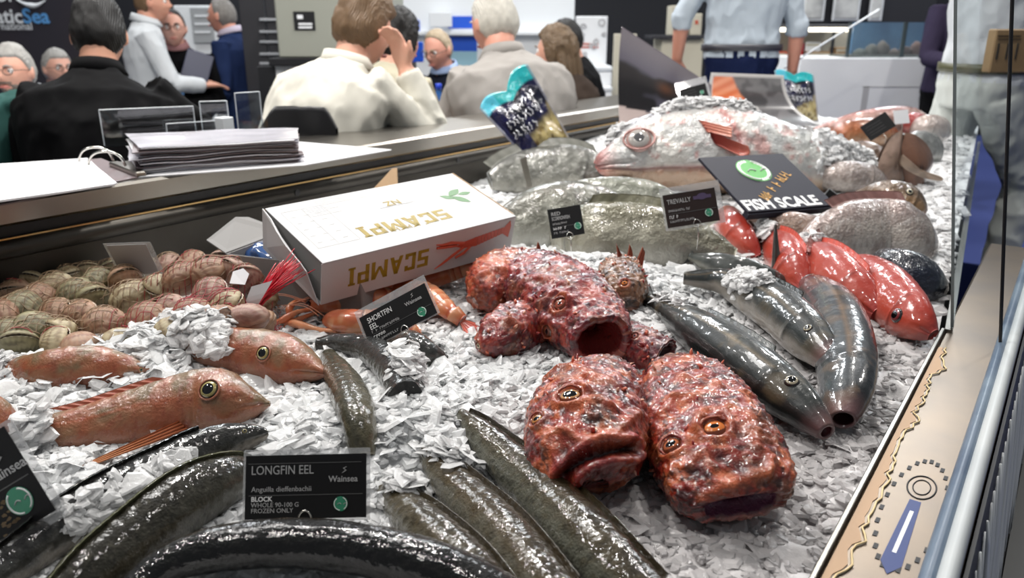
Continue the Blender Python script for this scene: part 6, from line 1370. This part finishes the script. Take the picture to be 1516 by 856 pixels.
fo = atY(291, 103, 5.42); tag(MB().box(fo, (.085, .008, .12), np.array(Euler((-.3, .35, .3)).to_matrix()), bev=.003).build('folder', mat('navy_folder', tuple(C(28, 34, 66)), .35)), 'navy folder held by the man with the blue lanyard', 'folder')
person('grey haired man in a blue suit facing left, standing at the back', (328, 24), 5.9, D2(82), cloth('blue_suit', (34, 48, 84)), cloth('blue_suit', (34, 48, 84)), (208, 152, 132), H_grey, 'recede', sit=False, lean=.02, bulk=1.12, collar=cloth('pink_shirt', (200, 190, 206)), arms={1: [(.06, .08, -.28), (.06, .28, -.22), (0, 1, .2)], -1: [(-.06, -.02, -.30), (-.05, .16, -.48), (0, .8, -.5)]})
POD = .40
def stander(label, waist, Y, yaw, **k):   # placed by the belt, standing on the raised stage
    w = atY(*waist, Y); pel_h = .94; return person(label, (758, 100), Y, yaw, sit=False, **k)
# two cropped standing men on the raised stage: head centre from the belt height
def place(p, belt, Y):
    t, H, pel = p; b = atY(*belt, Y); Rz = Matrix.Rotation(t.rotation_euler.z, 3, 'Z') @ Vector(pel + V(0, 0, .075)) * t.scale[0]
    t.location = Vector(b) - Rz; return t
G_sh = cloth('pale_grey_shirt', (176, 186, 196))
place(person('man in a pale grey shirt and navy trousers seen from behind, cropped at the shoulders', (1100, -90), 4.55, D2(-4), G_sh, Nvy, (196, 140, 120), H_dark, sit=False, lean=.03, bulk=1.16, sleeves='rolled', belt=mat('dark_belt', (.03, .03, .04), .4), fold=.012,
      arms={1: [(.12, .0, -.30), (.13, .05, -.56), (0, .1, -1)], -1: [(-.16, .02, -.27), (-.17, .06, -.50), (0, .1, -1)]}), (1098, 70), 4.55)
Wt = cloth('white_trousers', (190, 194, 190))
place(person('striding person in white shirt and white trousers beyond the right glass', (1450, -100), 3.30, D2(-78), Wht, Wt, (196, 140, 120), H_dark, sit=False, lean=.04, bulk=1.05, belt=mat('olive_belt', tuple(C(76, 76, 52)), .4), fold=.012, shoes=mat('white_shoe', (.75, .75, .74), .5), lanyard=mat('dark_lanyard', (.03, .03, .06), .5),
      legs={1: [(.10, .20, -.40), (.10, .16, -.84), (.10, .32, -.90)], -1: [(-.10, -.08, -.43), (-.10, -.30, -.76), (-.10, -.18, -.86)]}, arms={1: [(.05, .14, -.26), (.0, .38, -.22), (0, 1, .1)], -1: [(-.06, .12, -.26), (-.04, .34, -.22), (0, 1, .1)]}), (1458, 100), 3.30)
place(person('person in a dark purple jacket behind the white trousered one', (1420, -80), 5.3, D2(170), cloth('purple_jacket', (52, 46, 66)), Blk, (200, 150, 130), H_dark, sit=False, bulk=1.1), (1412, 120), 5.3)
# ================================================================== hall furniture behind
M_shelf = mat('dark_shelf', (.03, .03, .035), .5)
M_blu = mat('blue_panel', tuple(C(30, 84, 196)), .4); M_cream = mat('cream_box', tuple(C(196, 190, 172)), .6); M_greyc = mat('grey_cabinet', tuple(C(150, 152, 142)), .5)
def fbox(px0, px1, py0, py1, Y, dep, bev=.004, mi=0, mb=None, z0=None):
    """upright box whose front face spans the photo rectangle at distance Y"""
    a, b = atY(px0, py1, Y), atY(px1, py0, Y); lo = a[2] if z0 is None else z0
    return (mb or MB()).box(((a[0] + b[0]) / 2, Y + dep / 2, (lo + b[2]) / 2), (abs(b[0] - a[0]) / 2, dep / 2, (b[2] - lo) / 2), bev=bev)
# raised stage at the far right
pz = [STP(-1, .45, POD)[:2], STP(7.5, .45, POD)[:2], V(2.9, 9.0), V(9, 9), V(9, -1)]
tag(MB().poly([STP(-.5, .40, 0), STP(2.4, .40, 0), STP(2.4, -.09, 0), STP(4.5, -.27, 0), STP(4.5, -2.2, 0), STP(9.5, -2.2, 0), V(8.9, 9, 0), V(8.9, -.5, 0)], POD, UPV).build('floor_stage', mat('blue_carpet', tuple(C(34, 48, 104)), .9, bump=[('noise', 250, .3, .002)])), kind='structure')
# logo wall panel
lp = thing('logo_panel', 'dark logo wall panel at the back left with white and blue lettering', 'sign', tuple(atY(40, 100, 7.0)))
fbox(-140, 134, -40, 300, 7.0, .06, z0=0).build('panel', M_logo, lp)
def btxt(body, px, py, Y, h, m, par, al='LEFT', bold=0): text('lettering', body, h, atY(px, py, Y), V(1, 0, 0), UPV, m, par, al, bold)
mW, mB_ = mat('white_letter', (.8, .82, .85), .5), mat('blue_letter', tuple(C(96, 160, 220)), .5)
YL = 6.995
for body, px, m, al in (('Adriatic', 35, mW, 'RIGHT'), ('Sea', 35, mB_, 'LEFT')): btxt(body, px, 34, YL, .165, m, lp, al, .025)
btxt('International', 49, 44, YL, .085, mW, lp, 'RIGHT', .01)
btxt('ON', -8, 2, YL, .14, mW, lp, 'LEFT', .02)
a_ = [atY(24, 0, YL), atY(40, 7, YL), atY(54, 8, YL), atY(67, 1, YL)]; v, f = tube_geo(spline(a_, 14), np.r_[np.linspace(.004, .022, 7), np.linspace(.022, .003, 7)], 6); mesh('logo_swoosh', v, f, mW, lp)
# white kiosk
k_ = thing('kiosk', 'white display kiosk with a grey screen behind the man in the blue suit', 'kiosk', tuple(atY(290, 70, 7.2)))
fbox(265, 318, 8, 76, 7.2, .3, z0=0).build('body', M_white, k_); fbox(287, 312, 11, 64, 7.18, .02).build('screen', mat('grey_screen', (.35, .36, .37), .2), k_)
for y in (22, 34, 46): fbox(288, 311, y, y + 3, 7.175, .004, bev=0).build('screen_line', M_white, k_)
# grey cabinet on a black stand
gc = thing('grey_cabinet', 'beige grey cabinet with a small black label on a black stand', 'cabinet', tuple(atY(490, 86, 4.9)))
fbox(413, 578, -60, 86, 4.9, .5, .01).build('body', M_greyc, gc); fbox(436, 465, 17, 45, 4.896, .004, 0).build('black_label', M_black, gc)
for r in ((440, 22, 8, 6), (442, 34, 20, 3), (442, 39, 20, 3)): fbox(r[0], r[0] + r[2], r[1], r[1] + r[3], 4.893, .003, 0).build('label_mark', mW, gc)
fbox(398, 585, 86, 98, 4.85, .6, .005).build('stand_top', M_black, gc)
for x in (400, 580): fbox(x, x + 8, 98, 300, 4.9, .05, z0=0).build('stand_leg', M_black, gc)
# wire rack left of it
rk = thing('wire_rack', 'dark wire rack with pale shelf edges left of the grey cabinet', 'shelf', tuple(atY(405, 160, 5.6)))
for x in (384, 420): fbox(x, x + 4, -10, 300, 5.6, .03, z0=0).build('post', M_shelf, rk)
for y in (27, 45, 60, 78, 92): fbox(384, 424, y, y + 4, 5.58, .35).build('shelf', mat('pale_shelf_edge', (.45, .47, .5), .4), rk)
for j, (x0, x1, y0, y1, l) in enumerate([(408, 428, 100, 128, 'white bucket under the grey cabinet, left one'), (429, 446, 100, 128, 'white bucket under the grey cabinet, right one')]):
    c = atY((x0 + x1) / 2, y1, 4.95); v, f = rings([c, c + UPV * .02, c + UPV * .13, c + UPV * .135], [(.045, .045), (.048, .048), (.054, .054), (.050, .050)], 20, (1, 0, 0)); tag(mesh('bucket', v, f, M_white), l, 'bucket', 'white buckets')
sh = MB(); c0 = atY(400, 129, 4.8); c1 = atY(470, 129, 4.8); sh.box((c0 + c1) / 2 + V(0, .25, -.012), ((c1[0] - c0[0]) / 2, .28, .012)); tag(sh.build('low_shelf', M_shelf), 'low black shelf carrying two white buckets', 'shelf')
# black chair in front of the cabinet
ch = thing('black_chair', 'black chair with a rounded back beside the cream sweater', 'chair', tuple(atY(440, 250, 2.45)))
ca, cb = atY(386, 200, 2.40), atY(498, 200, 2.52); X = nrm(cb - ca); rows = []
for q in np.linspace(0, 1, 18):
    h = .085 * min(1, math.sin(min(q, 1 - q) * math.pi * 1.4 + .18) * 1.25); p = ca + (cb - ca) * q + V(0, .05 * math.sin(q * math.pi), 0); rows.append([p - UPV * .30, p + UPV * h * .8, p + UPV * h, p + V(0, .03, 0) + UPV * h * .95, p + V(0, .035, -.30)])
mesh('backrest', np.array(rows).reshape(-1, 3), grid_faces(18, 5), M_black, ch)
cm = (ca + cb) / 2; MB().box(V(cm[0], cm[1] - .0 + .25, .76), (.21, .21, .03), bev=.02).build('seat', M_black, ch)
for dx in (-.18, .18):
    for dy in (.06, .44): MB().tube([V(cm[0] + dx, cm[1] + dy, .74), V(cm[0] + dx * 1.1, cm[1] + dy, 0)], .014).build('leg', M_black, ch)
# high tables
def table(label, cx, cy, w, d, z=1.04):
    t = thing('high_table', label, 'table', (cx, cy, 0), 'white high tables'); MB().box((cx, cy, z - .015), (w / 2, d / 2, .015), bev=.004).build('tabletop', M_white, t)
    MB().tube([V(cx, cy, .02), V(cx, cy, z - .03)], .04, 12).build('column', M_steel, t, True); MB().tube([V(cx, cy, 0), V(cx, cy, .02)], .25, 24).build('foot_plate', M_steel, t); return t
table('white high table in front of the goateed man', -1.95, 3.15, 1.5, .62); table('white high table between the cream sweater and the grey suit', -.33, 3.75, 1.3, .7)
M_water = mat('blue_bottle', tuple(C(70, 130, 214)), .08, trans=.55, coat=.5, ior=1.2); M_cap = mat('blue_cap', tuple(C(20, 60, 190)), .4); M_blab = mat('bottle_label', tuple(C(150, 190, 226)), .5)
def bottle(label, px, py, Y, z=1.041, h=.215):
    c = atY(px, py, Y); c[2] = z; t = thing('water_bottle', label, 'bottle', tuple(c), 'blue water bottles')
    pr = [(.0, .030), (.006, .033), (.05, .033), (.06, .031), (.07, .033), (.13, .033), (.15, .030), (.175, .016), (.19, .0125), (.2, .0125)]
    v, f = rings([c + UPV * q * h / .215 for q, _ in pr], [(r, r) for _, r in pr], 20, (1, 0, 0)); mesh('bottle_body', v, f, M_water, t)
    v, f = tube_geo([c + UPV * h * .90, c + UPV * h], .0148, 14); mesh('cap', v, f, M_cap, t); v, f = tube_geo([c + UPV * h * .35, c + UPV * h * .6], .0337, 20, caps=False); mesh('label_band', v, f, M_blab, t)
bottle('blue water bottle on the table beside the teal sweater', 53, 195, 2.95, h=.235); bottle('blue water bottle before the man in the navy jacket', 650, 150, 3.65, 1.041, .27); bottle('blue water bottle by the grey suit sleeve', 682, 140, 3.85, 1.041, .27)
tag(MB().box(atY(640, 176, 3.5) * V(1, 1, 0) + V(0, 0, 1.045), (.12, .09, .003)).build('paper_sheet', M_paper), 'white paper sheet lying on the middle high table', 'paper')
# clear acrylic holders on the rim
def holder(label, pl, pr_, hpx, bend, Yoff=0):
    a, b = at(*pl, Z_RIM + .001), at(*pr_, Z_RIM + .001); t = thing('acrylic_holder', label, 'holder', tuple(a), 'clear acrylic holders on the rim'); X = nrm(b - a); N = nrm(np.cross(X, UPV)); h = hpx / scl(a); w = np.linalg.norm(b - a)
    R = np.stack([X, -N, UPV], 1); m = (a + b) / 2
    MB().box(m + UPV * h / 2 + N * 0, (w / 2, .0015, h / 2), R).build('back_plate', M_clear, t)
    MB().box(m + UPV * h * .22 + N * .03, (w / 2, .0015, h * .22), R).build('front_lip', M_clear, t); MB().box(m + N * .015 + UPV * .0015, (w / 2, .015, .0015), R).build('base_plate', M_clear, t)
    for q, e in ((a, 0), (b, 1)): MB().tube([q, q + UPV * h], .0016, 5).build('bright_edge', M_acr, t)
    MB().tube([a + UPV * h, b + UPV * h], .0014, 5).build('bright_edge', M_acr, t); return t
M_acr = mat('acrylic_edge', (.80, .84, .88), .2)
holder('wide clear acrylic holder behind the page stack', (155, 216), (292, 208), 52, 0); holder('low clear acrylic holder overlapping the wide one', (250, 214), (326, 208), 30, 0); holder('small clear acrylic holder right of the wide one', (302, 208), (342, 206), 56, 0); holder('tall narrow clear acrylic holder by the black chair', (355, 210), (391, 206), 70, 0)
q = at(330, 211, Z_RIM); tag(MB().box(q + UPV * .036 + V(0, .03, 0), (.020, .02, .036), RB, bev=.002).build('white_carton', M_white), 'small white carton standing among the acrylic holders', 'box')
# white partition with blue panels, white boxes
wp = thing('white_partition', 'white exhibition partition with blue panels behind the seated men', 'partition', tuple(atY(700, 150, 7.6)))
fbox(575, 852, -40, 300, 7.6, .08, z0=0).build('panel', M_white, wp)
for r in [(602, 621, 30, 48), (664, 702, 24, 42), (664, 706, 54, 76)]: fbox(*r, 7.59, .01, 0).build('blue_panel', M_blu, wp)
fbox(664, 706, 76, 106, 7.59, .01, 0).build('pale_panel', mat('pale_aqua', tuple(C(150, 190, 206)), .5), wp); fbox(636, 668, 18, 40, 7.45, .1).build('white_block', M_white, wp); fbox(575, 852, 46, 52, 7.5, .1).build('ledge', M_white, wp)
bc = thing('blue_chair', 'blue chair back behind the seated man in the navy jacket', 'chair', tuple(atY(615, 90, 6.0))); fbox(602, 626, 62, 92, 6.0, .03, .02).build('backrest', M_blu, bc); fbox(602, 626, 118, 122, 5.7, .35, .01).build('seat', M_blu, bc); fbox(612, 616, 92, 300, 6.03, .03, z0=0).build('leg', M_steel, bc)
for (x0, x1, y0, y1, Yb, l) in [(852, 906, 98, 128, 6.2, 'white foam box below the doodle poster, upper one'), (848, 906, 128, 170, 6.1, 'white foam box below the doodle poster, lower one')]:
    b_ = thing('foam_box', l, 'box', tuple(atY(880, y1, Yb)), 'white foam boxes'); fbox(x0, x1, y0 + 8, y1, Yb, .4, .01).build('body', M_white, b_); fbox(x0 - 1, x1 + 1, y0, y0 + 8, Yb - .01, .42, .01).build('lid', mat('frosted_lid', (.66, .69, .72), .3), b_)
tag(fbox(846, 908, 170, 320, 6.05, .6, z0=0).build('low_counter', M_white), 'white low counter carrying the foam boxes', 'counter')
dp = thing('doodle_poster', 'white poster with grey sea creature doodles behind the black jacket', 'poster', tuple(atY(875, 96, 6.6)))
fbox(851, 900, 24, 97, 6.6, .02).build('board', M_white, dp)
g_ = np.random.default_rng(12)
for k in range(9):
    cx, cy, r = g_.uniform(856, 895), g_.uniform(30, 84), g_.uniform(3, 6.5); pts = [atY(cx + r * math.cos(q) * g_.uniform(.6, 1), cy + r * math.sin(q) * g_.uniform(.6, 1), 6.592) for q in np.arange(10) * math.pi * .2]; v, f = tube_geo(pts, .006, 5, True); mesh('doodle', v, f, M_grey, dp)
for y in (64, 69): fbox(858, 886, y, y + 2, 6.592, .005, 0).build('red_text_line', M_orange, dp)
fbox(905, 943, 50, 170, 6.7, .05).build('side_board', M_cream, dp)
# far shelf with boxes between the photo board and the navy trousers
fs2 = thing('product_shelf', 'cream product shelf behind the pale grey shirt', 'shelf', tuple(atY(1000, 110, 6.9))); fbox(965, 1042, 52, 58, 6.9, .4).build('shelf_board', M_shelf, fs2); fbox(965, 1042, 58, 320, 6.95, .4, z0=0).build('front', M_cream, fs2)
for (x0, x1, y0, y1, l) in [(992, 1020, 8, 52, 'cream box standing on the product shelf, tall one'), (1021, 1040, 20, 52, 'cream box standing on the product shelf, short one')]:
    b_ = thing('product_box', l, 'box', tuple(atY(x0, y1, 6.9)), 'cream boxes on the product shelf'); fbox(x0, x1, y0, y1, 6.92, .2).build('carton', M_cream, b_); fbox(x0 + 8, x1 - 6, y0 + 10, y0 + 16, 6.915, .004, 0).build('red_mark', M_orange, b_)
# lit display case
dc = thing('display_case', 'white chilled display case with a glowing strip lamp right of the grey shirt', 'display case', tuple(atY(1200, 160, 6.4)))
fbox(1140, 1262, 92, 320, 6.4, .6, z0=0).build('base', M_white, dc); fbox(1140, 1262, 36, 41, 6.4, .5).build('canopy', M_shelf, dc); fbox(1142, 1258, 41, 47, 6.38, .04).build('lamp_strip', mat('lamp_strip', (1, .95, .85), .4, emit=((1, .9, .7), 3.0)), dc); fbox(1140, 1262, 41, 92, 6.9, .03).build('back_panel', M_cream, dc)
fbox(1232, 1234, 44, 92, 6.4, .02).build('mullion', M_black, dc)
for k, (x0, x1, y0, y1, m, l) in enumerate([(1146, 1166, 76, 92, M_orange, 'orange pack in the lit display case'), (1182, 1190, 64, 92, mat('red_pack', tuple(C(214, 40, 60)), .4), 'narrow red pack in the lit display case'), (1192, 1216, 62, 76, M_white, 'white tray in the lit display case'), (1194, 1230, 76, 92, M_kraft, 'brown tray in the lit display case, left one'), (1236, 1254, 70, 92, M_kraft, 'brown tray in the lit display case, right one')]):
    b_ = thing('food_pack', l, 'food pack', tuple(atY(x0, y1, 6.6)), 'packs in the display case'); fbox(x0, x1, y0, y1, 6.6, .15).build('pack', m, b_); fbox(x0 + 2, x1 - 2, y0 + 3, y0 + 6, 6.597, .003, 0).build('pack_stripe', M_cream, b_)
# picture frames on the dark wall
M_pic = mat('grey_picture', (.25, .25, .26), .5, vary=(6, .9, (.65, .65, .63)))
for k, (x0, x1) in enumerate([(1188, 1230), (1232, 1283), (1286, 1318)]):
    b_ = thing('wall_picture', ['left', 'middle', 'right'][k] + ' grey picture of the row above the display case', 'picture', tuple(atY(x0, 30, 7.4)), 'pictures above the display case'); fbox(x0, x1, -60, 31, 7.4, .03).build('frame', M_white, b_); fbox(x0 + 3, x1 - 3, -56, 27, 7.39, .015).build('print', M_pic, b_)
tag(fbox(1150, 1400, -80, 320, 7.5, .05, z0=0).build('wall_partition', M_shelf), kind='structure')
# aquarium on a white counter
wc = thing('white_counter', 'white counter with a grooved door carrying the aquarium', 'counter', tuple(atY(1270, 165, 5.6))); fbox(1150, 1393, 86, 400, 5.6, .7, .004, z0=0).build('body', M_white, wc)
for r in [(1277, 1393, 128, 129.2), (1277, 1278.2, 128, 200)]: fbox(*r, 5.597, .004, 0).build('door_groove', M_grey, wc)
aq = thing('aquarium', 'blue lit fish tank on the white counter at the right', 'aquarium', tuple(atY(1325, 86, 5.75))); fbox(1258, 1393, 33, 86, 6.05, .02, 0).build('back_glass', mat('aquarium_blue', tuple(C(96, 140, 176)), .3, vary=(3, .8, tuple(C(50, 84, 120)))), aq)
fbox(1256, 1395, 82, 86, 5.72, .36).build('gravel_bed', mat('gravel', tuple(C(92, 92, 84)), .8, bump=[('noise', 40, .6, .02)]), aq); fbox(1258, 1393, 33, 86, 5.70, .006, 0).build('front_glass', M_pane, aq)
for x in (1256, 1337, 1392): fbox(x, x + 3, 33, 86, 5.69, .02, 0).build('corner_post', M_edge, aq)
for k in range(7):
    c = atY(1272 + k * 17, 80 - 3 * (k % 3), 5.85); v, f = ball(c, (.05, .04, .035 + .012 * (k % 3)), 8); v = v + .012 * fbm(v, 20, 2, k)[:, None]; mesh('pebble', v, f, mat('pebble', tuple(C(96 + 6 * k, 100, 92)), .7), aq)
# thin wire stretched in front of it
v, f = tube_geo([atY(1160, 102, 5.0), atY(1235, 55, 5.0), atY(1302, 14, 5.0)], .006, 5); mesh('slanting_glass_edge', v, f, M_acr, dc)
# brown slatted board at the right edge
wb = thing('wooden_board', 'brown wooden box with dark burnt marks at the right edge', 'box', tuple(atY(1490, 108, 2.75))); fbox(1464, 1540, 43, 108, 2.75, .05).build('board', mat('raw_wood', tuple(C(150, 124, 90)), .6, vary=(9, .6, tuple(C(120, 96, 66)))), wb)
for x in (1474, 1488, 1502): fbox(x, x + 7, 64, 88, 2.747, .004, .001).build('dark_mark', mat('dark_print', (.03, .028, .025), .6), wb)
for y in (52, 57): fbox(1478, 1512, y, y + 1.5, 2.747, .004, 0).build('line_mark', mat('brown_line', (.10, .07, .04), .6), wb)
# bar stools under the seated people
def stool(label, hp, Y, yaw, back=.34):
    H = atY(*hp, Y); p = H + V(math.sin(yaw), -math.cos(yaw), 0) * back; z = max(H[2] - .88, .45); t = thing('bar_stool', label, 'stool', (p[0], p[1], 0), 'bar stools')
    v, f = tube_geo([V(p[0], p[1], z - .05), V(p[0], p[1], z)], .18, 20); mesh('seat', v, f, M_black, t); v, f = tube_geo([V(p[0], p[1], .02), V(p[0], p[1], z - .05)], .03, 10); mesh('column', v, f, M_steel, t); v, f = tube_geo([V(p[0], p[1], 0), V(p[0], p[1], .02)], .2, 20); mesh('foot_plate', v, f, M_steel, t)
for l, hp, Y, yw in [('black bar stool under the man in the black jacket', (148, 58), 2.78, .2), ('black bar stool under the person in the cream sweater', (540, 44), 3.0, -.66), ('black bar stool under the man in the grey suit', (731, 36), 3.65, .40)]: stool(l, hp, Y, yw)
# ================================================================== glass and the customer-side ledge
def gbox(s0, s1, t0, t1, z0, z1, nm, m, par): mb = MB(); cbox(mb, s0, s1, t0, t1, z0, z1); return mb.build(nm, m, par)
gp = thing('glass_screen', 'tall clear glass screen leaning inwards along the customer side of the counter', 'glass screen', st(1.5, -.11, 1.0))
def gpt(s, z): return STP(s, float(t_edge(s)) + .008 - .135 * (z - 1.035) / .9, z)
gn = nrm(np.cross(gpt(3, 1.1) - gpt(1.52, 1.1), gpt(1.52, 1.9) - gpt(1.52, 1.1)))
MB().poly([gpt(1.516, 1.036), gpt(4.3, 1.036), gpt(4.3, 1.98), gpt(1.516, 1.98)], .005, gn).build('pane', M_pane, gp)
MB().poly([gpt(1.510, 1.036), gpt(1.5155, 1.036), gpt(1.5155, 1.98), gpt(1.510, 1.98)], .005, gn).build('pane_edge', mat('grey_green_glass_edge', (.22, .25, .25), .15), gp)
pb, pt2 = at(1484, 500, 1.05), at(1484, 500, 1.05) + V(0, 0, .9); dpx = atY(1499, -10, pb[1] + .0)
tag(MB().tube([pb - UPV * .02, dpx], .0028, 8).build('black_post', M_black), 'thin black upright joint between glass panes at the right edge', 'post')
rail = MB(); rail.tube([STP(s, -.022, 1.038) for s in np.linspace(S0, 2.25, 20)], .0095, 12); rail.build('painted_rail', mat('pale_paint', tuple(C(188, 192, 192)), .4, vary=(8, .4, tuple(C(150, 158, 164)))), counter, True)
rail = MB(); rail.tube([STP(s, -.037, 1.034) for s in np.linspace(S0, 2.25, 20)], .009, 12); rail.build('blue_rail', mat('blue_paint', tuple(C(62, 80, 104)), .35, vary=(6, .8, tuple(C(120, 136, 150)))), counter, True)
gl = thing('reflection_streaks', 'modelled reflections as uneven white streaks over black on the counter front', 'reflections', st(1, .05, .9))  # white streaks over a black panel, built to stand for reflections
MB().poly([STP(S0, -.010, 1.028), STP(2.25, -.010, 1.028), STP(2.25, .034, .58), STP(S0, .034, .58)], .004, SN).build('backing_panel', M_black, gl); g_ = np.random.default_rng(8); M_streak = mat('pale_streak', (.85, .88, .90), .35)
gbox(S0, 2.25, .040, .30, .50, .58, 'lower_ledge', mat('grey_trim', (.16, .16, .155), .4), gl)
def gf(s, z): return STP(s, -.0015 + (1.028 - z) / .448 * .044, z)
for k in range(60):
    s = .45 + k * .036; z1 = .60 + g_.uniform(0, .10)
    v, f = tube_geo(spline([gf(s + g_.normal(0, .003), 1.02), gf(s + g_.normal(0, .012), .93), gf(s + g_.normal(0, .014), .80), gf(s + g_.normal(0, .016), z1)], 7), np.array([.0012, .003, .004, .003, .0036, .003, .001]) * g_.uniform(.6, 1.3), 5); mesh('streak', v, f, M_streak, gl)
# torn golden tape and the printed crest on the ledge
tp_ = MB(); g_ = np.random.default_rng(5); ss = np.arange(.62, 1.42, .012); wv = .0105 + .004 * vnoise(np.stack([ss * 22, ss * 0, ss * 0], -1)) + .0025 * g_.normal(0, 1, len(ss)); wv = np.clip(wv, .002, .03)
for i in range(len(ss) - 1): tp_.poly([STP(ss[i], T_EDGE + .003, 1.0302), STP(ss[i + 1], T_EDGE + .003, 1.0302), STP(ss[i + 1], T_EDGE + .003 + wv[i + 1], 1.0302), STP(ss[i], T_EDGE + .003 + wv[i], 1.0302)], .0008, UPV)
tp_.build('torn_tape', mat('golden_tape', tuple(C(176, 142, 108)), .45), counter)
ln = MB(); ln.tube([STP(s, T_EDGE + .006 + w * 1.08, 1.0318) for s, w in zip(ss, wv)], .0012, 5); ln.build('tape_edge_reflection', mat('pale_tape_reflection', tuple(C(226, 200, 150)), .4), counter, True)  # pale wavy tube stands for the reflection along the torn tape
cr = thing('printed_crest', 'printed crest with a blue band on the steel ledge near the bottom right', 'emblem', st(.93, -.05, 1.031))
def lp3(s, t): return STP(s - .085, t - .016, 1.0304)
M_blueprint = mat('blue_print', tuple(C(26, 50, 112)), .4); M_ink = mat('black_ink', (.015, .015, .018), .5)
a = np.arange(30) * math.pi / 15
for k in range(26):
    q = k * 2 * math.pi / 26; c = lp3(.955 + .125 * math.cos(q), -.055 + .030 * math.sin(q)); MB().box(c, (.005, .0022, .0003), RB).build('dark_dash', M_ink, cr)
v, f = tube_geo([lp3(1.01 + .028 * math.cos(q), -.055 + .015 * math.sin(q)) for q in a], .0009, 5, True); mesh('dark_ring', v, f, M_ink, cr); v, f = tube_geo([lp3(1.01 + .018 * math.cos(q), -.055 + .009 * math.sin(q)) for q in a], .0007, 5, True); mesh('dark_ring', v, f, M_ink, cr)
MB().poly([lp3(.975, -.050), lp3(.975, -.062), lp3(.84, -.066), lp3(.82, -.056), lp3(.84, -.046)], .0004, UPV).build('blue_band', M_blueprint, cr); MB().poly([lp3(.95, -.0535), lp3(.95, -.0575), lp3(.86, -.059), lp3(.86, -.055)], .0006, UPV).build('white_streak', mW, cr)
for k in range(4): v, f = tube_geo(spline([lp3(.90 + .05 * k, -.030), lp3(.955 + .05 * k, -.026), lp3(1.0 + .05 * k, -.020)], 8), [.0004, .001, .0014, .0016, .0016, .0014, .001, .0004], 5); mesh('dark_stroke', v, f, M_ink, cr)
